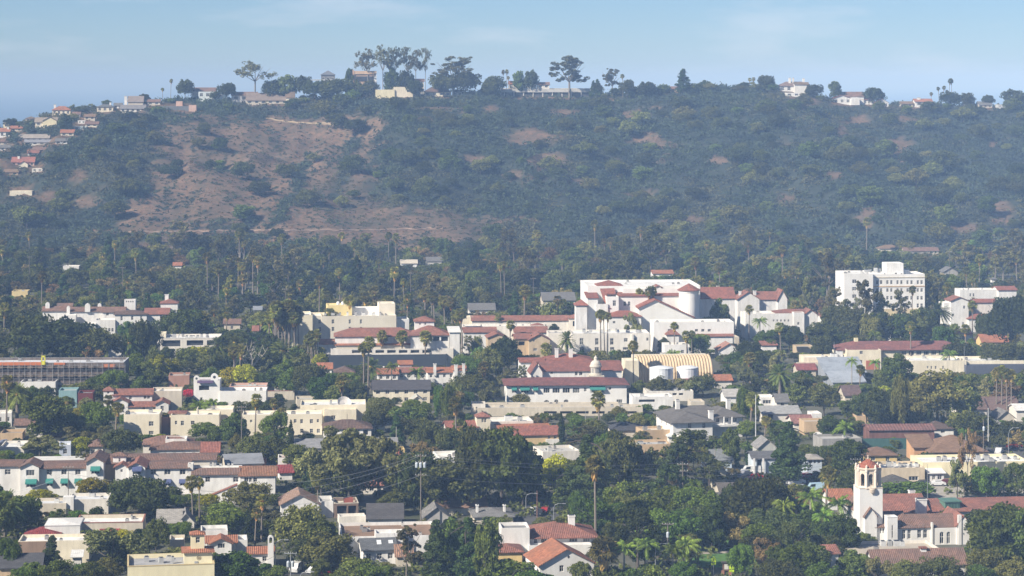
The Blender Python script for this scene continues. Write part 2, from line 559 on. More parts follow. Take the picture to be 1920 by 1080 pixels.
def scrub_density(X, Y):
    Z = terrain(X, Y)
    px = CX + F * X / Y
    py = YH + F * (H - Z) / Y
    n = fbm(X / 34, Y / 44, 23, 4)
    d = 1.2 + 2.0 * (n - 0.44)
    wob = (fbm(X / 14, Y / 18, 31, 3) - 0.5)
    bare = np.zeros_like(d)
    for (x, y, rx, ry) in BARE:
        q = ((px - x) / (rx * 0.95)) ** 2 + ((py - y) / ry) ** 2 + wob * 3.2
        bare = np.maximum(bare, np.clip(1.45 - q, 0, 1))
    for (x, y, rx, ry) in ((1680, 274, 30, 14), (1692, 298, 11, 17), (1580, 245, 12, 13), (1470, 374, 15, 11), (920, 206, 12, 9), (1030, 302, 30, 8), (1880, 398, 18, 14)):   # bare scars
        bare = np.maximum(bare, np.clip(1.6 - ((px - x) / rx) ** 2 - ((py - y) / ry) ** 2 - wob * 1.2, 0, 1))
    d = d * (1 - 0.99 * bare)
    jx, jy = wob * 90 + (fbm(X / 5, Y / 7, 37, 2) - 0.5) * 46, wob * 50 + (fbm(X / 5, Y / 7, 38, 2) - 0.5) * 30
    soft = sum(in_poly(px + jx + ox, py + jy + oy, DRYPOLY).astype(float) for ox, oy in ((0, 0), (45, 0), (-45, 0), (0, 26), (0, -26), (32, 18), (-32, 18), (32, -18), (-32, -18))) / 9
    strip = ((np.abs(px - 648 + (py - 320) * 0.3) < 9) & (py > 255) & (py < 385)) | ((np.abs(px - 560 + (py - 330) * 0.5 + wob * 60) < 8) & (py > 290))
    soft = np.where(strip, 0.15, soft)
    dry = soft > 0.3 + 0.5 * fbm(X / 7, Y / 9, 43, 2)
    dd = 0.24 + 0.8 * np.clip((fbm(X / 9, Y / 42, 41, 4) - 0.46) * 6, 0, 1) + 0.5 * np.clip((fbm(X / 40, Y / 50, 47, 2) - 0.54) * 6, 0, 1)
    d = d * (1 - soft) + dd * soft
    road = (np.abs(py - 434.5) < 4.0) & (px > 130) & (px < 840)
    cut = (np.abs(py - 231) < 6) & (px > 495) & (px < 645)
    d = np.where(road | cut, d * 0.22, d)
    for (x0, x1, yb) in HOUSE_BANDS:             # gardens kept clear before the houses
        d = np.where((px > x0 - 3) & (px < x1 + 3) & (py > yb - 14) & (py < yb + 4), 0.0, d)
    return d, px, py, dry

def leaves(rng, centres, radii, n_each, size, squash=0.8, up=0.15, jitter=0.75):
    """leaf-sized diamonds over the outside of clumps; returns (n*4,3)"""
    C = np.repeat(np.asarray(centres, float), n_each, 0)
    R = np.repeat(np.asarray(radii, float), n_each)
    n = len(C)
    d = rng.normal(size=(n, 3)); d[:, 2] += up
    d /= np.linalg.norm(d, axis=1)[:, None]
    rr = R * (0.72 + 0.38 * rng.random(n))
    P = C + d * rr[:, None] * np.array([1, 1, squash])
    nrm = d + jitter * rng.normal(size=(n, 3)); nrm /= np.linalg.norm(nrm, axis=1)[:, None]
    t = np.cross(nrm, rng.normal(size=(n, 3))); t /= np.linalg.norm(t, axis=1)[:, None] + 1e-9
    b = np.cross(nrm, t)
    s = (size * (0.6 + 0.8 * rng.random(n)))[:, None]
    q = np.stack([P - t * s, P - b * s * 0.62, P + t * s, P + b * s * 0.62], 1)
    return q.reshape(-1, 3)

def scatter_shrubs(name, P, R, Hh, n_leaf, size, mat, seed):
    rng = np.random.default_rng(seed)
    n = len(P)
    d = rng.normal(size=(n, n_leaf, 3)); d[:, :, 2] = np.abs(d[:, :, 2]) + 0.1
    d /= np.linalg.norm(d, axis=2)[:, :, None]
    # each shrub has three or four lobes
    lob = rng.normal(size=(n, 4, 3)) * np.array([0.45, 0.45, 0.22])
    pick = rng.integers(0, 4, size=(n, n_leaf))
    L = np.take_along_axis(lob, pick[:, :, None].repeat(3, 2), 1)
    L[:, :, 2] = np.abs(L[:, :, 2])
    Q = L + d * (0.5 + 0.18 * rng.random((n, n_leaf, 1)))
    Q = Q * np.stack([R, R, Hh], 1)[:, None, :] + P[:, None, :]
    nrm = d + 0.55 * rng.normal(size=d.shape); nrm /= np.linalg.norm(nrm, axis=2)[:, :, None]
    t = np.cross(nrm, rng.normal(size=d.shape)); t /= np.linalg.norm(t, axis=2)[:, :, None] + 1e-9
    b = np.cross(nrm, t)
    s = (size * (0.65 + 0.7 * rng.random((n, n_leaf)))) * np.clip(R / 2.2, 0.7, 1.6)[:, None]
    s = s[:, :, None]
    q = np.stack([Q - t * s, Q - b * s * 0.7, Q + t * s, Q + b * s * 0.7], 2).reshape(-1, 3)
    o = put(bpy.data.objects.new(name, np_mesh(name, q, 4, [mat])))
    return o

rng = np.random.default_rng(7)
# low green growth covers the soil wherever the brush is thick
_co = np.empty(len(hill.data.vertices) * 3); hill.data.vertices.foreach_get("co", _co); _co = _co.reshape(-1, 3)
_d, _, _, _dry = scrub_density(_co[:, 0], np.maximum(_co[:, 1], 1380))
_d = np.where(_dry, 0.3 + (_d - 0.3) * 0.18, _d)
_at = hill.data.attributes.new("cover", 'FLOAT', 'POINT')
_at.data.foreach_set("value", np.clip((_d - 0.30) * 1.6, 0, 1).astype(np.float32))
def hill_points(n, seed, ymin=1385, ymax=1905):
    r = np.random.default_rng(seed)
    Y = r.uniform(ymin, ymax, n)
    X = r.uniform(-1, 1, n) * (0.2133 * Y * 1.05)
    return X, Y, r
# chaparral cover
X, Y, r = hill_points(30000, 3, 1390, 1880)
d, px, py, dry = scrub_density(X, Y)
keep = r.random(len(X)) < np.clip(d, 0, 1)
X, Y, dry = X[keep], Y[keep], dry[keep]
Z = terrain(X, Y)
R = np.where(dry, r.uniform(0.7, 1.9, len(X)), (1.3 + 4.2 * r.random(len(X)) ** 2.2) * (0.75 + 0.6 * fbm(X / 25, Y / 30, 91, 2)))
P = np.stack([X, Y, Z - 0.2], 1)
half = fbm(X / 60, Y / 80, 71, 3) + 0.10 * (r.random(len(X)) - 0.5)
CHAP_D = leafm("chaparral", (0.024, 0.038, 0.034), (0.075, 0.072, 0.04), 0.35, (0.042, 0.058, 0.050))
CHAP_S = leafm("sage_scrub", (0.046, 0.056, 0.046), (0.12, 0.095, 0.06), 0.3, (0.040, 0.056, 0.044))
lo = half < 0.56
tag(scatter_shrubs("chaparral", P[lo], R[lo], R[lo] * 0.95, 31, 0.52, CHAP_D, 5), "dark green chaparral brush covering the hillside", "chaparral", kind="stuff")
tag(scatter_shrubs("sage_scrub", P[~lo], R[~lo] * 0.9, R[~lo] * 0.75, 28, 0.46, CHAP_S, 6), "grey green sage scrub mixed through the hillside brush", "scrub", kind="stuff")
# dry grass tufts on the open slope
X, Y, r = hill_points(26000, 9, 1400, 1880)
d, px, py, dry = scrub_density(X, Y)
k = (d < 0.30)
X, Y = X[k], Y[k]
P = np.stack([X, Y, terrain(X, Y) - 0.1], 1)
R = r.uniform(0.5, 1.3, len(X))
tag(scatter_shrubs("dry_grass", P, R, R * 0.55, 7, 0.5, leafm("dry_grass", (0.115, 0.088, 0.072), (0.13, 0.10, 0.065), 0.5), 12),
    "tan and pinkish dry grass on the open slope", "grass", kind="stuff")
# ------------------------------------------------------------------ tree kinds: (crown mesh, trunk mesh, joined mesh, width, height)
PROTO = {}
def limb_tree(mb, rng, top, spread, r0, n_limb, mat, start=0.35, lean=0.0):
    base = Vector((0, 0, -0.3)); fork = Vector((lean, 0, top * start))
    mb.tube([base, Vector((lean * 0.4, 0, top * start * 0.5)), fork], [r0 * 1.25, r0 * 0.95, r0 * 0.85], mat, 7)
    for k in range(n_limb):
        a = 2 * math.pi * (k + rng.random() * 0.6) / n_limb
        e = Vector((math.cos(a) * spread * (0.55 + 0.4 * rng.random()), math.sin(a) * spread * (0.55 + 0.4 * rng.random()), top * (0.62 + 0.28 * rng.random())))
        mid = fork.lerp(e, 0.5) + Vector((rng.normal() * 0.3, rng.normal() * 0.3, 0.3))
        mb.tube([fork + Vector((0, 0, -0.2)), mid, e], [r0 * 0.6, r0 * 0.38, r0 * 0.12], mat, 5)

def crown_clumps(kind, rng, w, h):
    R = w / 2
    c, rad = [], []
    if kind == 'dome':
        while len(c) < 46:
            p = rng.normal(size=3); p /= np.linalg.norm(p)
            if p[2] < -0.35: continue
            k = 0.50 + 0.40 * rng.random()
            q = p * np.array([R, R, h * 0.40]) * k + np.array([0, 0, h * 0.58])
            c.append(q); rad.append(R * (0.13 + 0.20 * rng.random()))
        for _ in range(10):
            p = rng.normal(size=3) * np.array([R * 0.3, R * 0.3, h * 0.12]) + np.array([0, 0, h * 0.52]); c.append(p); rad.append(R * 0.34)
    elif kind == 'round':
        while len(c) < 42:
            p = rng.normal(size=3); p /= np.linalg.norm(p)
            if p[2] < -0.75: continue
            k = 0.52 + 0.36 * rng.random()
            c.append(p * np.array([R, R, h * 0.46]) * k + np.array([0, 0, h * 0.54])); rad.append(R * (0.13 + 0.20 * rng.random()))
        for _ in range(8):
            c.append(rng.normal(size=3) * np.array([R * 0.3, R * 0.3, h * 0.15]) + np.array([0, 0, h * 0.52])); rad.append(R * 0.36)
    elif kind == 'loose':
        n_b = 9
        for b in range(n_b):
            a = 2 * math.pi * b / n_b + rng.normal() * 0.3
            rr = R * (0.25 + 0.6 * rng.random()); z = h * (0.38 + 0.52 * rng.random())
            cc = np.array([math.cos(a) * rr, math.sin(a) * rr, z])
            for _ in range(5):
                c.append(cc + rng.normal(size=3) * np.array([R * 0.17, R * 0.17, h * 0.055])); rad.append(R * (0.13 + 0.12 * rng.random()))
    elif kind == 'euc':
        n_b = 19
        for b in range(n_b):
            a = rng.random() * 2 * math.pi
            z = h * (0.40 + 0.56 * (b + rng.random()) / n_b)
            rr = R * (0.95 - 0.55 * (z / h - 0.4)) * (0.15 + 0.8 * rng.random())
            cc = np.array([math.cos(a) * rr, math.sin(a) * rr, z])
            for _ in range(5):
                c.append(cc + rng.normal(size=3) * np.array([R * 0.14, R * 0.14, h * 0.024])); rad.append(R * (0.07 + 0.09 * rng.random()))
    elif kind == 'gum':
        for b in range(16):
            a = rng.random() * 2 * math.pi
            z = h * (0.60 + 0.36 * rng.random() ** 0.8)
            rr = R * (0.2 + 0.75 * rng.random())
            cc = np.array([math.cos(a) * rr, math.sin(a) * rr, z - h * 0.07 * rr / R])
            for _ in range(6):
                c.append(cc + rng.normal(size=3) * np.array([R * 0.17, R * 0.17, h * 0.022])); rad.append(R * (0.07 + 0.10 * rng.random()))
    elif kind == 'conifer':
        for b in range(60):
            t = (b + rng.random()) / 60
            z = h * (0.12 + 0.84 * t)
            rr = R * (1.02 - t) ** 0.8 * (0.35 + 0.55 * rng.random())
            a = rng.random() * 2 * math.pi
            c.append(np.array([math.cos(a) * rr, math.sin(a) * rr, z])); rad.append(R * (0.30 - 0.18 * t) * (0.8 + 0.5 * rng.random()))
    elif kind == 'pine':
        for b in range(11):
            t = b / 11
            z = h * (0.32 + 0.62 * t) ; a = rng.random() * 6.28
            rr = R * (0.75 - 0.45 * t) * rng.random() ** 0.5
            cc = np.array([math.cos(a) * rr, math.sin(a) * rr, z])
            for _ in range(5):
                c.append(cc + rng.normal(size=3) * np.array([R * 0.26, R * 0.26, h * 0.022])); rad.append(R * (0.15 + 0.09 * rng.random()))
    elif kind == 'column':
        for b in range(46):
            t = (b + rng.random()) / 46
            z = h * (0.05 + 0.92 * t)
            env = min(1, 4 * t + 0.45) * min(1, (1.03 - t) * 2.4)
            a = rng.random() * 6.28
            c.append(np.array([math.cos(a) * R * 0.45 * env, math.sin(a) * R * 0.45 * env, z])); rad.append(R * 0.52 * env + 0.05)
    return np.array(c), np.array(rad)

def make_kind(kind, shape, w, h, leafcol, n_leaf, size, barkcol, r0=0.22, variants=3, warm=(0.12, 0.11, 0.04), vary=0.3, squash=0.8, start=0.35, n_limb=6):
    lm = leafm(kind, leafcol, warm, vary)
    bm_ = bark(barkcol)
    PROTO[kind] = []
    for v in range(variants):
        rng = np.random.default_rng(abs(hash_s(kind)) % 10000 + v)
        c, rad = crown_clumps(shape, rng, w, h)
        n_each = max(1, int(n_leaf / len(c)))
        q = leaves(rng, c, rad, n_each, size, squash)
        crown = np_mesh(kind + "_crown", q, 4, [lm])
        t = MB()
        limb_tree(t, rng, h, w / 2, r0, n_limb, bm_, start)
        trunk = t.mesh(kind + "_trunk")
        # joined copy for far trees
        j = MB(); limb_tree(j, np.random.default_rng(v), h, w / 2, r0, n_limb, bm_, start)
        nf = len(j.f)
        vv = np.array(j.v, float)
        me = bpy.data.meshes.new(kind)
        faces = j.f
        qq = q.reshape(-1, 4, 3)[::2]; ce = qq.mean(1, keepdims=True); q = (ce + (qq - ce) * 1.35).reshape(-1, 3)
        nq = len(q) // 4
        allv = np.concatenate([vv, q])
        lt = np.concatenate([np.full(nf, 4), np.full(nq, 4)])
        idx = np.concatenate([np.array(faces).ravel(), len(vv) + np.arange(len(q))])
        me.vertices.add(len(allv)); me.loops.add(len(idx)); me.polygons.add(nf + nq)
        me.vertices.foreach_set("co", allv.astype(np.float32).ravel())
        me.loops.foreach_set("vertex_index", idx.astype(np.int32))
        me.polygons.foreach_set("loop_start", np.arange(0, len(idx), 4, dtype=np.int32))
        me.materials.append(bm_); me.materials.append(lm)
        me.polygons.foreach_set("material_index", np.concatenate([np.zeros(nf), np.ones(nq)]).astype(np.int32))
        me.update(calc_edges=True)
        PROTO[kind].append((crown, trunk, me, w, h))
def hash_s(s):
    k = 7
    for ch in s: k = (k * 31 + ord(ch)) & 0xffffff
    return k

make_kind('live_oak', 'dome', 12, 9, (0.032, 0.043, 0.024), 8060, 0.29, (0.09, 0.075, 0.06))
make_kind('shade_tree', 'round', 9, 10, (0.052, 0.074, 0.030), 8060, 0.26, (0.10, 0.085, 0.07), warm=(0.10, 0.12, 0.03))
make_kind('laurel_fig', 'round', 11, 10, (0.048, 0.080, 0.024), 9300, 0.26, (0.16, 0.14, 0.12), warm=(0.12, 0.14, 0.035))
make_kind('olive_tree', 'loose', 9, 8, (0.085, 0.098, 0.065), 6510, 0.22, (0.09, 0.08, 0.065))
make_kind('pepper_tree', 'dome', 11, 10, (0.072, 0.084, 0.040), 7130, 0.27, (0.10, 0.08, 0.06), warm=(0.11, 0.10, 0.045), vary=0.35)
make_kind('golden_tree', 'round', 9, 9, (0.15, 0.165, 0.025), 7130, 0.24, (0.10, 0.08, 0.06), warm=(0.07, 0.11, 0.02), vary=0.6)
make_kind('eucalyptus', 'euc', 12, 20, (0.072, 0.080, 0.052), 8060, 0.26, (0.20, 0.175, 0.145), r0=0.30, start=0.38, n_limb=7, warm=(0.12, 0.10, 0.06), vary=0.4)
make_kind('blue_gum', 'gum', 15, 26, (0.070, 0.074, 0.056), 4600, 0.30, (0.24, 0.21, 0.18), r0=0.34, start=0.5, n_limb=7, warm=(0.10, 0.09, 0.06), vary=0.3)
make_kind('conifer', 'conifer', 9, 17, (0.026, 0.044, 0.024), 9300, 0.29, (0.08, 0.06, 0.05), r0=0.34, start=0.9, n_limb=3)
make_kind('pine_tree', 'pine', 11, 15, (0.032, 0.046, 0.026), 7130, 0.27, (0.10, 0.08, 0.065), r0=0.3, start=0.55, n_limb=8)
make_kind('cypress', 'column', 2.6, 11, (0.024, 0.042, 0.022), 4030, 0.19, (0.08, 0.06, 0.05), r0=0.14, variants=2, start=0.9, n_limb=2)
make_kind('brown_tree', 'loose', 9, 9, (0.105, 0.088, 0.062), 5580, 0.21, (0.12, 0.10, 0.08), warm=(0.14, 0.10, 0.07))
make_kind('bougainvillea', 'dome', 6, 3.4, (0.30, 0.03, 0.10), 2790, 0.18, (0.09, 0.075, 0.06), variants=1, r0=0.1, warm=(0.06, 0.09, 0.03), vary=0.5)
make_kind('bush', 'dome', 5, 3.0, (0.046, 0.070, 0.024), 2790, 0.19, (0.09, 0.075, 0.06), variants=3, r0=0.1)

PALM_H = {'fan_palm': (8.0, 12.0, 16.0, 20.0, 25.0), 'date_palm': (5.5, 8.0, 11.0), 'queen_palm': (6.0, 9.0, 13.0)}
def palm_mesh(kind, v):
    rng = np.random.default_rng(hash_s(kind) % 9999 + v)
    green = {'fan_palm': (0.095, 0.105, 0.048), 'date_palm': (0.055, 0.075, 0.032), 'queen_palm': (0.075, 0.12, 0.035)}[kind]
    lm = leafm(kind, green, (0.16, 0.13, 0.06), 0.25)
    dead = leafm('dead_frond', (0.20, 0.14, 0.085), (0.12, 0.08, 0.05), 0.4)
    bm_ = bark((0.22, 0.185, 0.15) if kind != 'queen_palm' else (0.32, 0.29, 0.25))
    crown, skirt, trunk = MB(), MB(), MB()
    if kind == 'fan_palm':
        h = PALM_H[kind][v]
        bend = rng.normal(size=2) * 0.35
        pts = [(bend[0] * t * t, bend[1] * t * t, -0.3 + t * (h - 1.4)) for t in (0, 0.25, 0.5, 0.75, 1)]
        trunk.tube(pts, [0.42, 0.3, 0.26, 0.24, 0.27], bm_, 7)
        top = Vector(pts[-1])
        for k in range(74):
            a = rng.random() * 6.283; el = math.radians(rng.uniform(-48, 82))
            d = Vector((math.cos(a) * math.cos(el), math.sin(a) * math.cos(el), math.sin(el)))
            L = rng.uniform(0.9, 1.45)
            hub = top + d * L + Vector((0, 0, -0.1))
            side = d.cross(Vector((0, 0, 1))).normalized(); up = side.cross(d)
            tilt = rng.normal() * 0.5
            side = (side * math.cos(tilt) + up * math.sin(tilt))
            for j in range(6):
                t0 = (-1.15 + 2.3 * j / 6); t1 = t0 + 0.40
                r = rng.uniform(1.0, 1.35)
                p0 = hub
                m0 = hub + (d * math.cos(t0) + side * math.sin(t0)) * r * 0.75
                m1 = hub + (d * math.cos(t1) + side * math.sin(t1)) * r * 0.75
                tip = hub + (d * math.cos((t0 + t1) / 2) + side * math.sin((t0 + t1) / 2)) * r * 1.15 + Vector((0, 0, -0.32))
                crown.poly([p0, m0, tip, m1], lm)
            crown.poly([top, top + side * 0.05 + d * L, hub], lm)
        for k in range(60):
            a = rng.random() * 6.283; z = rng.uniform(-2.8, -0.25)
            r = 0.35 + 1.0 * (1 + z / 3.2) * rng.random()
            p = top + Vector((math.cos(a) * r, math.sin(a) * r, z)); t = Vector((-math.sin(a), math.cos(a), 0))
            skirt.poly([p + Vector((0, 0, 0.7)), p - t * 0.45, p + Vector((math.cos(a) * 0.1, math.sin(a) * 0.1, -0.9)), p + t * 0.45], dead)
        return crown, skirt, trunk, 5.4, h + 0.9
    n, L0, h, droop, elmin = (74, 3.9, PALM_H[kind][v], 1.5, -42) if kind == 'date_palm' else (26, 3.4, PALM_H[kind][v], 2.1, -5)
    tr = 0.45 if kind == 'date_palm' else 0.20
    trunk.tube([(0, 0, -0.3), (0.05, 0, h * 0.5), (0, 0, h - 1.2)], [tr * 1.2, tr, tr * 0.95], bm_, 8)
    top = Vector((0, 0, h - 1.2))
    if kind == 'date_palm':
        skirt.lathe(0, 0, [(tr, h - 2.6), (tr * 1.7, h - 1.9), (tr * 1.9, h - 1.3), (tr * 1.0, h - 0.8)], dead, 10)
    else:
        skirt.lathe(0, 0, [(tr, h - 1.5), (tr * 1.2, h - 0.7), (tr * 0.6, h - 0.1)], lm, 8)
    for k in range(n):
        a = rng.random() * 6.283; el = math.radians(rng.uniform(elmin, 78))
        L = L0 * rng.uniform(0.8, 1.1)
        hd = Vector((math.cos(a), math.sin(a), 0)); sd = Vector((-math.sin(a), math.cos(a), 0))
        seg = 9
        pts = []
        for j in range(seg + 1):
            t = j / seg
            pts.append(top + hd * (L * t * math.cos(el) + 0.1) + Vector((0, 0, L * t * math.sin(el) - droop * t * t * (0.45 + 0.55 * math.cos(el)))))
        for j in range(1, seg):
            p, q = pts[j], pts[j + 1]
            fw = (q - p).normalized()
            wl = (0.62 if kind == 'date_palm' else 0.75) * math.sin(math.pi * (j + 1.0) / (seg + 2)) + 0.12
            for s_ in (-1, 1):
                out = (sd * s_ + fw * 0.55 + Vector((0, 0, -0.25 if kind == 'date_palm' else -0.9))).normalized()
                crown.poly([p, p.lerp(q, 0.55), p.lerp(q, 0.3) + out * wl], lm)
                crown.poly([p.lerp(q, 0.5), q, p.lerp(q, 0.8) + out * wl * rng.uniform(0.8, 1.1)], lm)
    return crown, skirt, trunk, (7.4 if kind == 'date_palm' else 6.2), (h + 1.6 if kind == 'date_palm' else h + 0.9)
for kind in ('fan_palm', 'date_palm', 'queen_palm'):
    PROTO[kind] = []
    for v in range(len(PALM_H[kind])):
        c, s, t, w, h = palm_mesh(kind, v)
        j = MB()
        for part in (c, s, t):
            off = len(j.v)
            j.v += part.v; j.f += [tuple(i + off for i in f) for f in part.f]
            j.m += [j.mi(part.mats[m]) for m in part.m]; j.uv += part.uv
        PROTO[kind].append((c.mesh(kind + "_crown"), t.mesh(kind + "_trunk"), j.mesh(kind), w, h, s.mesh(kind + "_skirt")))

KIND_WORDS = {'live_oak': ('dark green broad live oak', 'tree'), 'shade_tree': ('mid green rounded shade tree', 'tree'), 'laurel_fig': ('bright green dense laurel fig', 'tree'),
              'olive_tree': ('grey green loose olive tree', 'tree'), 'pepper_tree': ('dull olive spreading pepper tree', 'tree'), 'golden_tree': ('yellow green rounded tree', 'tree'),
              'eucalyptus': ('tall open eucalyptus', 'tree'), 'conifer': ('dark pointed conifer', 'tree'), 'blue_gum': ('tall bare stemmed blue gum', 'tree'), 'pine_tree': ('dark layered pine', 'tree'),
              'cypress': ('narrow dark cypress', 'tree'), 'brown_tree': ('brownish thin crowned tree', 'tree'), 'bougainvillea': ('magenta flowering bougainvillea', 'shrub'),
              'bush': ('low green bush', 'shrub'), 'fan_palm': ('brown skirted fan palm', 'palm'), 'date_palm': ('stout feathery date palm', 'palm'),
              'queen_palm': ('slender drooping queen palm', 'palm')}
TREES = []          # (x, y, crown radius, kind) of all placed trees
trng = random.Random(5)
def tree_at(kind, loc, width, height, label=None, group=None, parts=True, rot=None):
    if 'palm' in kind: p = min(PROTO[kind], key=lambda q: abs(math.log((q[4] / q[3]) / (height / width))))
    else: p = trng.choice(PROTO[kind])
    sx, sz = width / p[3], height / p[4]
    rz = trng.random() * 6.283 if rot is None else rot
    lean = trng.uniform(-0.02, 0.02)
    TREES.append((loc[0], loc[1], width / 2, kind))
    if parts:
        o = empty(kind, loc, rz)
        o.rotation_euler = (lean, lean, rz)
        o.scale = (sx, sx * trng.uniform(0.92, 1.08), sz)
        put(bpy.data.objects.new("crown", p[0]), o)
        put(bpy.data.objects.new("trunk", p[1]), o)
        if len(p) > 5: put(bpy.data.objects.new("dead_fronds", p[5]), o)
    else:
        o = bpy.data.objects.new(kind, p[2])
        o.location = loc; o.rotation_euler = (lean, lean, rz); o.scale = (sx, sx * trng.uniform(0.92, 1.08), sz)
        put(o)
    tag(o, label, KIND_WORDS[kind][1], group)
    return o
LABEL_LATER = []
def T(kind, px, ytop, ybase, wpx=None, label=None, parts=None):
    """a tree from photo pixels: its column, top row, the row where it meets the ground, its width"""
    Y = G(ybase)
    s = F / Y
    h = (ybase - ytop) / s
    p = PROTO[kind][0]
    w = wpx / s if wpx else h * p[3] / p[4]
    loc = Vector(((px - CX) / s, Y, 0))
    o = tree_at(kind, loc, w, h, label, None, parts if parts is not None else Y < 1000)
    if not label: LABEL_LATER.append((o, kind))
    return o
def T_hill(kind, px, ybase, ytop, wpx, label=None, group=None):
    c = hit(px, ybase)
    s = F / c.y
    h = max(2.0, H - (ytop - YH) / s - c.z + 0.4)          # its top reaches the row seen, wherever the slope puts its foot
    o = tree_at(kind, c - Vector((0, 0, 0.4)), wpx / s, h, label, group, False)
    return o
# ------------------------------------------------------------------ buildings
WHITE, OFFW, CREAM, PALEY = (0.78, 0.765, 0.735), (0.74, 0.70, 0.63), (0.76, 0.69, 0.54), (0.78, 0.70, 0.47)
YELLOW, TAN, BEIGE, GREYW = (0.70, 0.53, 0.24), (0.56, 0.41, 0.26), (0.60, 0.54, 0.44), (0.50, 0.50, 0.49)
BLUEW, ORANGE, PINK = (0.50, 0.58, 0.66), (0.58, 0.34, 0.18), (0.62, 0.40, 0.33)
RED, REDB, BROWN, DKBROWN = (0.32, 0.14, 0.10), (0.335, 0.13, 0.092), (0.25, 0.148, 0.11), (0.175, 0.11, 0.085)
MAROON, ORTILE = (0.28, 0.06, 0.055), (0.42, 0.17, 0.095)
SGREY, SDARK, SBROWN, SBLUE = (0.17, 0.165, 0.16), (0.085, 0.085, 0.09), (0.22, 0.15, 0.10), (0.26, 0.28, 0.31)
FWHITE, FGREY, FDARK, FBROWN = (0.70, 0.69, 0.66), (0.40, 0.39, 0.37), (0.20, 0.20, 0.20), (0.25, 0.17, 0.11)
GREEN_AW, BLUE_AW, DARKM = (0.03, 0.20, 0.17), (0.07, 0.09, 0.20), (0.04, 0.045, 0.055)

PROTECT = []         # (x0, x1, y0, y1, depth): photo rectangles in which this building shows
FOOT = []            # (cx, cy, halfw, halfd, yaw)
PLACES = []          # (x, y, phrase) for saying what a tree stands beside
UNIT = {}
def unit_window(style):
    if style in UNIT: return UNIT[style]
    m = MB()
    fr = paint((0.62, 0.6, 0.56) if style != 'dark' else (0.10, 0.08, 0.06), 0.5, name="window_frame")
    g = glass()
    t = 0.075
    # frame bars stand 6 cm proud of the pane; unit square in x,z, outward is -y
    m.poly([(t, 0, t), (1 - t, 0, t), (1 - t, 0, 1 - t), (t, 0, 1 - t)], g)
    bars = [(0, 1, 0, t), (0, 1, 1 - t, 1), (0, t, t, 1 - t), (1 - t, 1, t, 1 - t)]
    if style in ('plain', 'dark'): bars.append((0.47, 0.53, t, 1 - t))
    if style == 'wide': bars += [(0.31, 0.35, t, 1 - t), (0.65, 0.69, t, 1 - t)]
    if style in ('plain',): bars.append((t, 1 - t, 0.55, 0.60))
    for (a, b, c, d) in bars:
        m.box(a, b, -0.06, 0.01, c, d, fr, bottom=True)
    UNIT[style] = m.mesh("window")
    return UNIT[style]

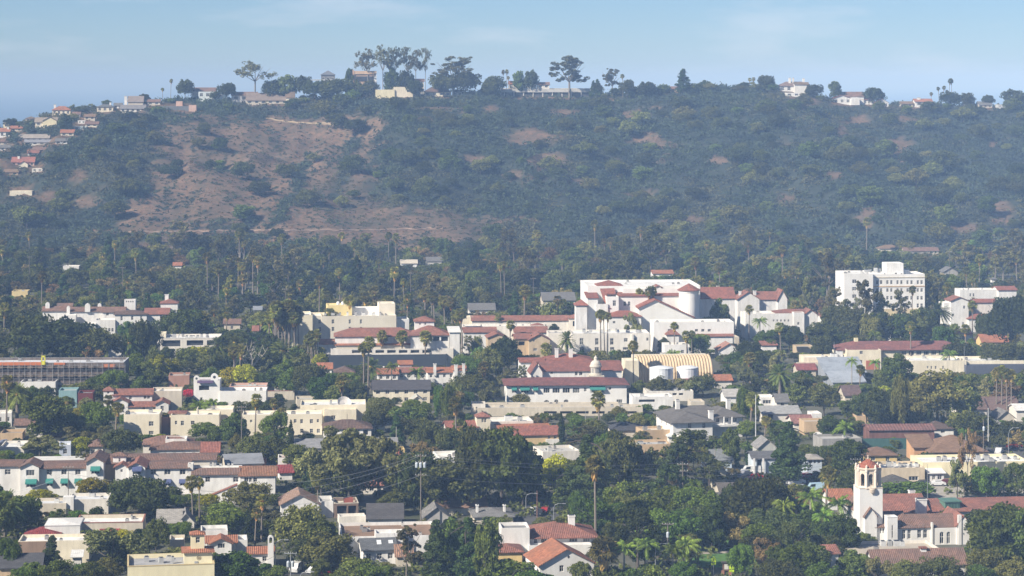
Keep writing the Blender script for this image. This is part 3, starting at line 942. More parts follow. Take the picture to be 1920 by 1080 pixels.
class Bld:
    """one building: an Empty at its base; its blocks are given in photo pixels and stand at local depth ly"""
    def __init__(s, name, label, cat, xref, yb, yaw=6.0, near=None, z0=0.0, Y=None):
        s.Y0 = Y if Y else G(yb)
        s.s = F / s.Y0
        s.X0 = (xref - CX) / s.s
        s.yaw = math.radians(yaw)
        s.c, s.sn = math.cos(s.yaw), math.sin(s.yaw)
        s.z0 = z0
        s.root = empty(name, (s.X0, s.Y0, z0), s.yaw)
        tag(s.root, label, cat)
        s.first = True
        PLACES.append((s.X0, s.Y0, near or ("the " + label)))
    def lx(s, px, ly=0.0):
        k = px - CX
        return (k * (s.Y0 + ly * s.c) - F * (s.X0 - ly * s.sn)) / (F * s.c - k * s.sn)
    def depth(s, lx, ly):
        return s.Y0 + lx * s.sn + ly * s.c
    def lz(s, py, lx=0.0, ly=0.0):
        return H - (py - YH) * s.depth(lx, ly) / F - s.z0
    def part(s, mb, name):
        return mb.build(name, s.root)
    def win(s, x0, x1, z0, z1, y, style='plain', face='f', arch=False):
        o = bpy.data.objects.new("window", unit_window(style))
        if face == 'f':
            o.location = (x0, y, z0); o.scale = (x1 - x0, 1, z1 - z0)
        else:                                   # a west wall: x is fixed (y), the span runs back from x1 to x0
            o.location = (y, x1, z0); o.rotation_euler = (0, 0, -math.pi / 2); o.scale = (x1 - x0, 1, z1 - z0)
        return put(o, s.root)
    def awning(s, x0, x1, ztop, y, col, drop=1.0, out=1.1):
        m = MB(); mt = paint(col, 0.8, name="awning_cloth")
        a, b = (x0, y, ztop), (x1, y, ztop)
        c, d = (x1, y - out, ztop - drop), (x0, y - out, ztop - drop)
        m.poly([d, c, b, a], mt); m.poly([a, (x0, y, ztop - drop), d], mt); m.poly([b, c, (x1, y, ztop - drop)], mt)
        m.poly([d, (x0, y - out, ztop - drop - 0.25), (x1, y - out, ztop - drop - 0.25), c], mt)
        return s.part(m, "awning")
    def block(s, x0, x1, yt, ly=0.0, dep=10.0, wall=WHITE, roof='flat', rcol=FGREY, rise=None, yr=None, ybot=None, wins=(), grid=None, left=None,
              over=0.5, yv=None, coping=None, rmat=None, dirt=0.25, foot=True, protect=True, style='plain', x_at=None):
        a, b = s.lx(x0, ly), s.lx(x1, ly)
        xc = (a + b) / 2
        zt = s.lz(yt, xc, ly)
        zb = -0.3 if ybot is None else s.lz(ybot, xc, ly)
        wm = stucco(wall, dirt)
        ye = ly + dep
        # ---- openings
        holes = []
        for w in wins:
            wx0, wx1, wy0, wy1 = w[:4]
            opt = w[4] if len(w) > 4 else ''
            la, lb = s.lx(wx0, ly), s.lx(wx1, ly)
            m_ = (la + lb) / 2
            holes.append((la, lb, s.lz(wy1, m_, ly), s.lz(wy0, m_, ly), opt))
        if grid:
            nc, nr = grid[:2]
            ww, hh = (grid[2], grid[3]) if len(grid) > 3 else (1.1, 1.3)
            zfl = max(zb, 0.0)
            for r in range(nr):
                fz = zfl + (zt - zfl) * (r + 0.55) / nr
                for k in range(nc):
                    fx = a + (b - a) * (k + 0.5) / nc
                    holes.append((fx - ww / 2, fx + ww / 2, fz - hh / 2, fz + hh / 2, ''))
        holes = [h for h in holes if h[0] > a + 0.05 and h[1] < b - 0.05 and h[2] > zb + 0.05 and h[3] < zt - 0.03]
        par = 0.7 if roof == 'flat' else 0.0
        m = MB()
        s.face(m, [(a, ly), (b, ly)], zb, zt, holes, wm)
        lh = []
        if left:
            nc, nr = left[:2]
            zfl = max(zb, 0.0)
            for r in range(nr):
                fz = zfl + (zt - zfl) * (r + 0.55) / nr
                for k in range(nc):
                    fy = ly + dep * (k + 0.5) / nc
                    lh.append((fy - 0.5, fy + 0.5, fz - 0.6, fz + 0.6, ''))
        s.face(m, [(a, ye), (a, ly)], zb, zt, [(dep - (h[1] - ly), dep - (h[0] - ly), h[2], h[3], '') for h in lh], wm, local=True)
        m.poly([(b, ly, zb), (b, ye, zb), (b, ye, zt), (b, ly, zt)], wm)
        m.poly([(b, ye, zb), (a, ye, zb), (a, ye, zt), (b, ye, zt)], wm)
        if roof == 'flat':
            t = 0.28
            rim = coping_m = stucco(coping, 0.2) if coping else wm
            o_ = 0.06 if coping else 0.0
            q = [(a - o_, ly - o_), (b + o_, ly - o_), (b + o_, ye + o_), (a - o_, ye + o_)]
            i_ = [(a + t, ly + t), (b - t, ly + t), (b - t, ye - t), (a + t, ye - t)]
            zz = zt + (0.14 if coping else 0.0)
            for k in range(4):
                p0, p1, p2, p3 = q[k], q[(k + 1) % 4], i_[(k + 1) % 4], i_[k]
                m.poly([(*p0, zz), (*p1, zz), (*p2, zz), (*p3, zz)], rim)
                m.poly([(*p3, zz), (*p2, zz), (*p2, zt - par), (*p3, zt - par)], wm)
                if coping: m.poly([(*p0, zt - 0.02), (*p1, zt - 0.02), (*p1, zz), (*p0, zz)], rim)
            s.part(m, "wall")
            rm = MB(); rm.poly([(*p, zt - par) for p in i_], flat_roof(rcol))
            s.part(rm, "roof")
            ztop = zz
            area = (b - a) * dep
            if foot and area > 60 and ybot is None:            # vents and machines on the flat roof
                r_ = random.Random(int(x0 * 13 + yt * 7))
                for _ in range(min(5, 1 + int(area / 70))):
                    vx, vy = r_.uniform(a + 1.2, b - 2.2), r_.uniform(ly + 1.2, ye - 2.0)
                    w_, d_, h_ = r_.uniform(.4, 1.5), r_.uniform(.4, 1.3), r_.uniform(.5, 1.15)
                    vm = MB(); mt = paint(r_.choice([(0.42, 0.42, 0.41), (0.6, 0.59, 0.56), (0.3, 0.29, 0.28)]), 0.5, 0.2)
                    vm.box(vx, vx + w_, vy, vy + d_, zt - par, zt - par + h_, mt)
                    vm.box(vx + w_ * .2, vx + w_ * .8, vy + d_ * .2, vy + d_ * .8, zt - par + h_, zt - par + h_ + .14, paint(DARKM, .8))
                    s.part(vm, "roof_vent")
        else:
            rmt = rmat or tile(rcol)
            if yr is not None:
                yrd = ly + (dep / 2 if roof in ('hip', 'gx', 'pyr') else (0 if roof == 'gy' else dep))
                rise = max(0.4, s.lz(yr, xc, yrd) - zt)
            elif rise is None:
                rise = (dep if roof in ('hip', 'gx', 'shed') else (b - a)) * 0.22
            rm = MB()
            o_ = over
            A, B, C, D = (a - o_, ly - o_), (b + o_, ly - o_), (b + o_, ye + o_), (a - o_, ye + o_)
            e = zt - 0.04
            th = 0.18
            wdt, dpt = (b - a), dep
            def eaves(pts):
                for p, q in zip(pts, pts[1:] + pts[:1]):
                    rm.poly([(*p, e - th), (*q, e - th), (*q, e), (*p, e)], rmt)
            if roof == 'hip':
                k = min(wdt, dpt) / 2 + o_
                if wdt >= dpt:
                    r0, r1 = (a - o_ + k, ly + dpt / 2), (b + o_ - k, ly + dpt / 2)
                    if r1[0] <= r0[0] + 0.01: r1 = r0 = ((a + b) / 2, ly + dpt / 2)
                    zz = zt + rise
                    rm.slope([(*A, e), (*B, e), (*r1, zz), (*r0, zz)] if r0 != r1 else [(*A, e), (*B, e), (*r0, zz)], rmt)
                    rm.slope([(*C, e), (*D, e), (*r0, zz), (*r1, zz)] if r0 != r1 else [(*C, e), (*D, e), (*r0, zz)], rmt)
                    rm.slope([(*B, e), (*C, e), (*r1, zz)], rmt); rm.slope([(*D, e), (*A, e), (*r0, zz)], rmt)
                else:
                    r0, r1 = ((a + b) / 2, ly - o_ + k), ((a + b) / 2, ye + o_ - k)
                    zz = zt + rise
                    rm.slope([(*A, e), (*B, e), (*r0, zz)], rmt); rm.slope([(*C, e), (*D, e), (*r1, zz)], rmt)
                    rm.slope([(*B, e), (*C, e), (*r1, zz), (*r0, zz)], rmt); rm.slope([(*D, e), (*A, e), (*r0, zz), (*r1, zz)], rmt)
                eaves([A, B, C, D]); rm.poly([(*D, e - th), (*C, e - th), (*B, e - th), (*A, e - th)], rmt)
            elif roof == 'pyr':
                ap = ((a + b) / 2, ly + dpt / 2, zt + rise)
                for p, q in ((A, B), (B, C), (C, D), (D, A)): rm.slope([(*p, e), (*q, e), ap], rmt)
                eaves([A, B, C, D]); rm.poly([(*D, e - th), (*C, e - th), (*B, e - th), (*A, e - th)], rmt)
            elif roof == 'gx':
                ym = ly + dpt / 2; zz = zt + rise
                dz = o_ * rise / (dpt / 2)
                for (f0, f1, y0) in ((a - o_, b + o_, ly - o_), (b + o_, a - o_, ye + o_)):
                    rm.slope([(f0, y0, zt - dz), (f1, y0, zt - dz), (f1, ym, zz), (f0, ym, zz)], rmt)
                    rm.poly([(f0, y0, zt - dz - th), (f1, y0, zt - dz - th), (f1, y0, zt - dz), (f0, y0, zt - dz)], rmt)
                    rm.poly([(f1, y0, zt - dz - th), (f0, y0, zt - dz - th), (f0, ym, zz - th), (f1, ym, zz - th)], rmt)
                for fx in (a - o_, b + o_):
                    rm.poly([(fx, ly - o_, zt - dz - th), (fx, ly - o_, zt - dz), (fx, ym, zz), (fx, ym, zz - th)], rmt)
                    rm.poly([(fx, ye + o_, zt - dz - th), (fx, ye + o_, zt - dz), (fx, ym, zz), (fx, ym, zz - th)], rmt)
                for fx in (a, b):
                    m.poly([(fx, ly, zt), (fx, ye, zt), (fx, ym, zz - th * 1.2)], wm)
            elif roof == 'gy':
                xm = (a + b) / 2; zz = zt + rise
                dz = o_ * rise / (wdt / 2)
                y0, y1 = ly - o_, ye + o_
                for sx, fx in ((-1, a - o_), (1, b + o_)):
                    pl = [(fx, y1, zt - dz), (fx, y0, zt - dz), (xm, y0, zz), (xm, y1, zz)]
                    rm.slope(pl if sx < 0 else pl[::-1], rmt)
                    rm.poly([(p[0], p[1], p[2] - th) for p in pl], rmt)
                    rm.poly([(fx, y0, zt - dz - th), (fx, y0, zt - dz), (xm, y0, zz), (xm, y0, zz - th)], rmt)
                    rm.poly([(fx, y0, zt - dz - th), (fx, y0, zt - dz), (fx, y1, zt - dz), (fx, y1, zt - dz - th)], rmt)
                m.poly([(a, ly, zt), (b, ly, zt), (xm, ly, zz - th * 1.2)], wm); m.poly([(b, ye, zt), (a, ye, zt), (xm, ye, zz - th * 1.2)], wm)
            elif roof == 'shed':
                zz = zt + rise
                rm.slope([(*A, e), (*B, e), (*C, zz), (*D, zz)], rmt)
                rm.poly([(*A, e - th), (*B, e - th), (*B, e), (*A, e)], rmt)
                rm.poly([(*D, zz - th), (*C, zz - th), (*B, e - th), (*A, e - th)], rmt)
                m.poly([(a, ly, zt), (a, ye, zt), (a, ye, zz - th)], wm); m.poly([(b, ly, zt), (b, ye, zt), (b, ye, zz - th)], wm)
                m.poly([(b, ye, zt), (a, ye, zt), (a, ye, zz - th), (b, ye, zz - th)], wm)
            s.part(m, "wall")
            s.part(rm, "roof")
            ztop = zt + rise
        # ---- windows
        for (h0, h1, g0, g1, opt) in holes:
            if 'o' in opt: continue
            st = 'wide' if (h1 - h0) > 1.6 * (g1 - g0) * 0.75 else style
            s.win(h0, h1, g0, g1, ly + 0.20, st)
            if 'w' in opt: s.awning(h0 - 0.15, h1 + 0.15, g1 + 0.25, ly - 0.02, GREEN_AW, (g1 - g0) * 0.5)
            if 'b' in opt: s.awning(h0 - 0.15, h1 + 0.15, g1 + 0.25, ly - 0.02, BLUE_AW, (g1 - g0) * 0.5)
        for (h0, h1, g0, g1, _) in lh:
            s.win(h0, h1, g0, g1, a + 0.20, style, face='l')
        if foot:
            mx, my = (a + b) / 2, ly + dep / 2
            FOOT.append((s.X0 + mx * s.c - my * s.sn, s.Y0 + mx * s.sn + my * s.c, (b - a) / 2, dep / 2, s.yaw))
        if protect:
            base_y = YH + F * H / s.depth(xc, ly)
            top_y = YH + F * (H - ztop - s.z0) / s.depth(xc, ye if roof == 'flat' else ly + dep / 2)
            PROTECT.append((x0, x1, min(top_y, yt), yv if yv else yt + 0.72 * (base_y - yt), s.depth(xc, ly)))
        return a, b, zt, ztop
    def face(s, m, seg, zb, zt, holes, wm, local=False):
        """a wall with real openings: cells of a grid, leaving out those in an opening, plus the reveals"""
        (ax, ay), (bx, by) = seg
        L = math.hypot(bx - ax, by - ay)
        ux, uy = (bx - ax) / L, (by - ay) / L
        nx, ny = -uy, ux                         # inward (the wall is seen from its right-hand side)
        off = ax if not local else 0.0
        P = lambda u, z, d=0.0: (ax + ux * u + nx * d, ay + uy * u + ny * d, z)
        hs = [((h[0] - off), (h[1] - off), h[2], h[3], h[4]) for h in holes]
        us = sorted({0.0, L, *[h[0] for h in hs], *[h[1] for h in hs]})
        zs = sorted({zb, zt, *[h[2] for h in hs], *[h[3] for h in hs]})
        for u0, u1 in zip(us, us[1:]):
            run = None
            for z0, z1 in zip(zs, zs[1:]):
                cu, cz = (u0 + u1) / 2, (z0 + z1) / 2
                if any(h[0] < cu < h[1] and h[2] < cz < h[3] for h in hs):
                    if run: m.poly([P(u0, run[0]), P(u1, run[0]), P(u1, run[1]), P(u0, run[1])], wm)
                    run = None
                else:
                    run = (run[0], z1) if run else (z0, z1)
            if run: m.poly([P(u0, run[0]), P(u1, run[0]), P(u1, run[1]), P(u0, run[1])], wm)
        for (h0, h1, g0, g1, opt) in hs:
            d = 0.9 if 'o' in opt else 0.24
            rv = wm
            m.poly([P(h0, g0), P(h0, g1), P(h0, g1, d), P(h0, g0, d)], rv); m.poly([P(h1, g0, d), P(h1, g1, d), P(h1, g1), P(h1, g0)], rv)
            m.poly([P(h0, g0, d), P(h1, g0, d), P(h1, g0), P(h0, g0)], rv); m.poly([P(h0, g1), P(h1, g1), P(h1, g1, d), P(h0, g1, d)], rv)
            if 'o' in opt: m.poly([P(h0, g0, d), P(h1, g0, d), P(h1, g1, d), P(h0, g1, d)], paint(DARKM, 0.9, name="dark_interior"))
            if 'a' in opt:                       # round head: fill the two upper corners
                r = (h1 - h0) / 2; cu, cz = (h0 + h1) / 2, g1 - r
                for sg in (-1, 1):
                    arc = [P(cu + sg * r * math.cos(t), cz + r * math.sin(t), 0.002) for t in [math.pi / 2 * k / 6 for k in range(7)]]
                    m.poly(([P(cu + sg * r, g1, 0.002)] + arc) if sg > 0 else ([P(cu + sg * r, g1, 0.002)] + arc)[::-1], wm)
    def box(s, name, x0, x1, yt, yb, ly, dep, mat):
        a, b = s.lx(x0, ly), s.lx(x1, ly)
        xc = (a + b) / 2
        m = MB(); m.box(a, b, ly, ly + dep, s.lz(yb, xc, ly), s.lz(yt, xc, ly), mat, bottom=True)
        return s.part(m, name)
    def chimney(s, x0, x1, yt, yb, ly, dep=1.2, col=WHITE):
        a, b = s.lx(x0, ly), s.lx(x1, ly)
        xc = (a + b) / 2; z1 = s.lz(yt, xc, ly); z0 = s.lz(yb, xc, ly)
        m = MB(); mt = stucco(col)
        m.box(a, b, ly, ly + dep, z0 - 0.8, z1 - 0.25, mt)
        m.box(a - 0.1, b + 0.1, ly - 0.1, ly + dep + 0.1, z1 - 0.25, z1, mt, bottom=True)
        m.box(a + 0.15, b - 0.15, ly + 0.15, ly + dep - 0.15, z1, z1 + 0.12, paint(DARKM, 0.9))
        return s.part(m, "chimney")
    def units(s, x0, x1, yline, ly, n, seed=0, size=1.1):
        """roof machines standing on a flat roof"""
        r = random.Random(seed + int(x0))
        for k in range(n):
            a = s.lx(x0 + (x1 - x0) * (k + 0.2 + 0.6 * r.random()) / n, ly)
            y = ly + r.uniform(0, 3)
            z = s.lz(yline, a, y)
            w, d, h = (r.uniform(0.6, 1.5) * size for _ in range(3))
            m = MB(); mt = paint((0.45, 0.45, 0.44) if r.random() < 0.6 else (0.7, 0.7, 0.68), 0.5, 0.2)
            m.box(a, a + w, y, y + d, z - 0.3, z + h * 0.7, mt)
            m.box(a + w * 0.15, a + w * 0.85, y + d * 0.15, y + d * 0.85, z + h * 0.7, z + h * 0.7 + 0.15, paint(DARKM, 0.8))
            s.part(m, "roof_vent")

def simple(name, label, cat, x0, x1, yt, yb, dep=10, wall=WHITE, roof='flat', rcol=FGREY, yaw=6.0, near=None, grid=None, wins=(), rise=None, yr=None, yv=None, left=None,
           rmat=None, over=0.5, chim=None, units=0, coping=None):
    b = Bld(name, label, cat, (x0 + x1) / 2, yb, yaw, near)
    b.block(x0, x1, yt, 0, dep, wall, roof, rcol, rise, yr, None, wins, grid, left, over, yv, coping, rmat)
    for c in (chim or []):
        b.chimney(*c[:4], c[4] if len(c) > 4 else dep * 0.5)
    if units: b.units(x0 + 4, x1 - 4, yt + 3, dep * 0.35, units)
    return b
SH = shingle
# ================================================================== the town, near to far
# ---- cream block with small tiled tower (bottom)
b = Bld("cream_block", "cream flat roofed block with small tiled tower and round emblem", "building", 320, 1130, 9, "the cream block with the tiled tower")
b.block(239, 402, 1060, 0, 12, PALEY, 'flat', (0.34, 0.34, 0.34), dirt=0.12, coping=(0.60, 0.48, 0.26))
b.block(345, 398, 1034, 3.0, 5.5, PALEY, 'hip', ORTILE, yr=1024, ybot=1058, foot=False, dirt=0.12, protect=False)
b.block(358, 383, 1001, 4.4, 2.7, PALEY, 'pyr', ORTILE, yr=994, ybot=1030, foot=False, over=0.3, dirt=0.12,
        wins=[(367, 375, 1007, 1018)])
b.units(265, 335, 1052, 5, 3, 4, 0.8)
a = b.lx(373, 3.0); zz = b.lz(1046, a, 3.0)
m = MB(); em = paint((0.34, 0.25, 0.12), 0.7)
for k in range(16):
    t0, t1 = 2 * math.pi * k / 16, 2 * math.pi * (k + 1) / 16
    P_ = lambda r, t: (a + r * math.cos(t), 2.96, zz + r * math.sin(t))
    m.poly([P_(0.36, t0), P_(0.36, t1), P_(0.46, t1), P_(0.46, t0)], em)
for (u0, u1, w0, w1) in ((-.22, -.14, -.24, .24), (-.04, .04, -.24, .24), (.14, .22, -.24, .24), (-.14, -.04, -.04, .04), (.04, .14, -.04, .04)):
    m.poly([(a + u0, 2.955, zz + w0), (a + u1, 2.955, zz + w0), (a + u1, 2.955, zz + w1), (a + u0, 2.955, zz + w1)], em)
b.part(m, "emblem")

# ---- lower-left corner
b = simple("tan_store", "tan store with painted brown shade and pale flat roof", "building", 34, 167, 1014, 1056, 8, CREAM, 'flat', FWHITE, 5, yv=1044)
b.box("painted_shade", 34, 86, 1016, 1056, -0.5, 0.48, stucco((0.30, 0.21, 0.15)))  # brown panel paints shade over one half of the tan front
b = simple("pavilion", "small pavilion with low crimson hipped roof", "building", 46, 110, 1004, 1026, 9, CREAM, 'hip', MAROON, 5, yr=988, yv=1010)
simple("white_hall", "plain white hall with white hipped roof beside crimson pavilion", "building", 84, 150, 984, 1020, 9, WHITE, 'hip', FWHITE, 5, rmat=stucco((0.74, 0.73, 0.71)), yr=976, over=0.1, yv=1008)
b = simple("low_shop", "long low beige shop with thin red tile edge behind clipped hedge", "building", 142, 268, 980, 1012, 10, BEIGE, 'flat', FWHITE, 5, coping=RED, yv=990)
m = MB(); a0, a1 = b.lx(187), b.lx(226); zz = b.lz(991)
m.slope([(a0, -1.2, zz - 0.5), (a1, -1.2, zz - 0.5), (a1, -0.02, zz), (a0, -0.02, zz)], tile(MAROON)); m.poly([(a0, -1.2, zz - 0.7), (a1, -1.2, zz - 0.7), (a1, -1.2, zz - 0.5), (a0, -1.2, zz - 0.5)], tile(MAROON))
b.part(m, "canopy")
simple("grey_workshop", "grey roofed workshop with crimson end strip beside dense dark fig", "building", 62, 124, 944, 968, 8, BEIGE, 'flat', (0.55, 0.56, 0.57), 5, yv=955)
b = simple("pale_annex", "pale flat annex with tall white stub pillar", "building", 128, 203, 936, 964, 9, OFFW, 'flat', (0.56, 0.57, 0.58), 5, yv=950)
b.box("pillar", 118, 138, 932, 964, -1.5, 2.4, stucco(WHITE))
simple("dark_cottage", "dark low cottage roof under bushes beside tan store", "building", 0, 76, 1062, 1092, 9, TAN, 'gx', SDARK, 6, rmat=SH(SDARK), rise=2.0, yv=1070)
b = Bld("white_cottage", "white cottage with red tile gable and dark paired window", "house", 414, 1042, 8)
b.block(388, 442, 1016, 2, 8, WHITE, 'gx', ORTILE, yr=1003, yv=1034)
b.block(395, 434, 1017, 0, 5, WHITE, 'gy', ORTILE, yr=1008, wins=[(408, 422, 1019, 1028)], foot=False, protect=False)
b.block(443, 464, 1012, 3, 6, WHITE, 'flat', FWHITE)
b.block(377, 427, 995, 12, 7, WHITE, 'flat', FGREY)
b = Bld("tile_cottage", "small white house with red tiles and arched bell gable", "house", 490, 1066, 6)
b.block(466, 512, 1036, 0, 7, WHITE, 'gx', ORTILE, yr=1024, wins=[(492, 500, 1043, 1052)], yv=1052)
a0, a1 = b.lx(502, -0.5), b.lx(513, -0.5)
m = MB(); wm = stucco(WHITE); mid = (a0 + a1) / 2; rr = (a1 - a0) / 2; zt = b.lz(1010, mid, -0.5); zq = b.lz(1018, mid, -0.5)
arc = lambda r, y: [(mid + r * math.cos(t), y, zt + r * math.sin(t) * 1.25) for t in [math.pi * k / 10 for k in range(11)]]
o1, i1 = arc(rr, -0.9), arc(rr * 0.5, -0.9)
o2, i2 = arc(rr, -0.3), arc(rr * 0.5, -0.3)
for k in range(10):
    m.poly([o1[k], o1[k + 1], i1[k + 1], i1[k]], wm); m.poly([i2[k], i2[k + 1], o2[k + 1], o2[k]], wm)
    m.poly([o1[k + 1], o1[k], o2[k], o2[k + 1]], wm); m.poly([i1[k], i1[k + 1], i2[k + 1], i2[k]], wm)
m.box(a0, mid - rr * 0.5, -0.9, -0.3, zq, zt, wm); m.box(mid + rr * 0.5, a1, -0.9, -0.3, zq, zt, wm); m.box(a0, a1, -0.9, -0.3, -0.3, zq, wm)
b.part(m, "bell_gable")

# ---- the long white inn with green and blue awnings
b = Bld("courtyard_inn", "long two storey white inn with brown tile roofs and green and blue awnings", "building", 200, 930, 4, "the long inn with awnings")
b.block(-30, 38, 873, 1.5, 10, WHITE, 'gx', BROWN, yr=864, wins=[(9, 20, 880, 890), (25, 38, 880, 890)], yv=900)
b.block(38, 73, 874, 0, 8, WHITE, 'gy', BROWN, yr=866, wins=[(49, 65, 881, 892), (49, 68, 900, 914, 'w')], yv=920, foot=False)
b.block(73, 162, 877, 1.2, 12, WHITE, 'gx', BROWN, yr=866, wins=[(87, 98, 880, 890), (115, 125, 880, 890), (141, 151, 880, 890), (87, 99, 899, 912, 'w'), (115, 127, 899, 912, 'w'), (141, 153, 899, 912, 'w')], yv=918)
b.block(162, 194, 865, 0.0, 12, WHITE, 'gy', BROWN, yr=856, wins=[(171, 187, 876, 889, 'w'), (171, 187, 903, 916, 'w')], yv=905, foot=False)
b.block(194, 240, 868, 4.5, 9, TAN, 'gx', BROWN, yr=858, foot=True, yv=890)
b.block(212, 236, 854, 5.0, 4, WHITE, 'pyr', BROWN, yr=847, foot=False, wins=[(222.5, 225.5, 859, 866)], over=0.4, protect=False)
b.block(216, 241, 874, 1.0, 8, WHITE, 'gy', RED, yr=868, wins=[(226, 230, 880, 885)], yv=900, foot=False)
b.block(241, 272, 874, 0.0, 10, WHITE, 'gy', RED, yr=866, wins=[(249, 265, 876, 890, 'b')], yv=898, foot=False)
b.block(272, 352, 877, 1.4, 12, WHITE, 'gx', BROWN, yr=866, wins=[(282, 293, 880, 890), (308, 320, 880, 890), (337, 348, 880, 890), (282, 293, 900, 911, 'b'), (308, 320, 900, 911, 'b'), (337, 348, 900, 911, 'b')], yv=913)
b.block(160, 403, 862, 15, 11, OFFW, 'gx', BROWN, yr=852, protect=True, yv=866)
b.block(352, 450, 888, 0.5, 13, WHITE, 'flat', (0.50, 0.49, 0.46), wins=[(385, 394, 894, 904), (437, 447, 894, 904)], yv=925)
m = MB(); a0, a1 = b.lx(361, 0.3), b.lx(450, 0.3); zz = b.lz(888, (a0 + a1) / 2, 0.3)
m.slope([(a0 - 0.4, -0.1, zz - 0.15), (a1 + 0.1, -0.1, zz - 0.15), (a1 + 0.1, 2.6, zz + 1.15), (a0 - 0.4, 2.6, zz + 1.15)], tile(BROWN)); m.poly([(a0 - 0.4, -0.1, zz - 0.35), (a1, -0.1, zz - 0.35), (a1, -0.1, zz - 0.15), (a0 - 0.4, -0.1, zz - 0.15)], tile(BROWN))
m.poly([(a1 + 0.1, 2.6, zz + 1.15), (a0 - 0.4, 2.6, zz + 1.15), (a0 - 0.4, 2.6, zz - 0.6), (a1 + 0.1, 2.6, zz - 0.6)], tile(BROWN))
b.part(m, "roof_skirt")
b.units(385, 440, 872, 6, 5, 3, 0.7)
b.block(450, 516, 890, -0.6, 9, WHITE, 'gx', (0.30, 0.15, 0.09), yr=873, wins=[(458, 466, 895, 904), (467, 472, 895, 904), (475, 482, 895, 904)], yv=912)
b.block(352, 362, 870, 1.5, 3, WHITE, 'flat', FWHITE, protect=False, foot=False)
b.box("roof_gravel", 58, 158, 862, 866, 15, 6, flat_roof((0.62, 0.60, 0.56)))
# sloping garden wall with tile coping
b = Bld("garden_wall", "white garden wall with sloping red coping", "wall", 402, 942, 4)
m = MB(); a0, a1 = b.lx(372), b.lx(445); z0, z1 = b.lz(938, a0), b.lz(908, a1)
for y in (0, 0.4):
    m.poly([(a0, y, -0.3), (a1, y, -0.3), (a1, y, z1), (a0, y, z0)], stucco(WHITE))
m.poly([(a1, 0, -0.3), (a1, 0.4, -0.3), (a1, 0.4, z1), (a1, 0, z1)], stucco(WHITE))
b.part(m, "wall")
m = MB(); m.slope([(a0, -0.15, z0), (a1, -0.15, z1), (a1, 0.55, z1 + 0.25), (a0, 0.55, z0 + 0.25)], tile(RED)); m.poly([(a0, -0.15, z0 - 0.2), (a1, -0.15, z1 - 0.2), (a1, -0.15, z1), (a0, -0.15, z0)], tile(RED))
b.part(m, "coping")
PROTECT.append((385, 420, 908, 935, 580))

# ---- centre foreground
b = Bld("workshop", "white gabled workshop with open shed bay and stacked stone yard", "building", 590, 974, 8)
b.block(527, 598, 944, 0, 10, WHITE, 'gy', SBROWN, yr=926, rmat=SH((0.30, 0.20, 0.15)), yv=965)
b.block(598, 625, 940, 2, 8, WHITE, 'flat', FGREY, yv=962)
b.block(627, 672, 944, 1, 8, (0.25, 0.18, 0.14), 'flat', BEIGE, coping=BEIGE, wins=[(632, 650, 948, 968, 'o'), (653, 668, 948, 968, 'o')], yv=970)
b.box("roof_crate", 645, 662, 934, 943, 3, 1.6, paint((0.35, 0.10, 0.07), 0.8))
b = simple("dark_gable_house", "white house with plain charcoal gable roof", "house", 690, 754, 970, 990, 9, WHITE, 'gx', SDARK, 3, rmat=SH((0.095, 0.09, 0.09)), yr=943, yv=980)
b = Bld("brown_roof_hall", "long white hall with flat brown gravel roof", "building", 730, 1046, 6)
b.block(640, 820, 1005, 0, 17, WHITE, 'flat', (0.24, 0.155, 0.10), yv=1032)
b.block(704, 760, 1000, -1.5, 5, WHITE, 'flat', FWHITE, foot=False, yv=1022)
b = Bld("skylight_house", "white house with slate grey gable and two white skylights", "house", 708, 1060, 10)
b.block(681, 742, 1029, 0, 9, WHITE, 'gx', SGREY, yr=1008, rmat=SH((0.13, 0.135, 0.14)), yv=1045, grid=(3, 1))
for x in (711, 733):
    a = b.lx(x, 2.0); m = MB(); zl = b.lz(1019, a, 2)
    m.poly([(a - .5, 1.3, zl - .5), (a + .5, 1.3, zl - .5), (a + .5, 2.9, zl + .62), (a - .5, 2.9, zl + .62)], paint((0.75, 0.77, 0.78), 0.3)); b.part(m, "skylight")
simple("grey_cottage", "small cottage with light grey gable end beside power pole", "house", 795, 842, 968, 985, 8, (0.42, 0.40, 0.38), 'gy', SGREY, 6, rmat=SH((0.22, 0.21, 0.2)), rise=2.2, yv=972)
simple("long_brown_roof", "low house with long brown shingle roof among oaks", "house", 806, 912, 950, 966, 10, BEIGE, 'gx', SBROWN, 6, rmat=SH((0.22, 0.14, 0.10)), yr=932, yv=950)
simple("grey_bungalow", "grey roofed bungalow with white ridge and two brick stubs", "house", 890, 962, 968, 990, 11, BEIGE, 'hip', SGREY, 6, rmat=SH((0.20, 0.195, 0.185)), yr=952, yv=966, chim=[(893, 897, 947, 955, 3), (944, 948, 947, 955, 3)])
b = Bld("hip_tile_house", "white house with broad red tile hipped roof and white chimney", "house", 1040, 1046, 5, "the white house with the tiled hip roof")
b.block(990, 1116, 1007, 0, 13, WHITE, 'hip', RED, yr=977, wins=[(1001, 1007, 1010, 1021), (1014, 1025, 1010, 1018), (1067, 1083, 1009, 1016), (1093, 1106, 1009, 1016)], over=0.8, yv=1028)
b.block(940, 993, 990, -1.5, 7, WHITE, 'flat', FDARK, yv=1030)
b.block(992, 1110, 1022, -3, 3, WHITE, 'flat', FWHITE, foot=False, yv=1032)
b.chimney(1066, 1078, 967, 990, 5, 1.3)
b = simple("ochre_house", "small ochre house with red tile hip roof", "house", 930, 979, 1034, 1064, 8, YELLOW, 'hip', RED, 6, yr=1020, yv=1052)
b = Bld("gable_house", "white gabled house with orange tile roof and diamond vent", "house", 1064, 1092, 14)
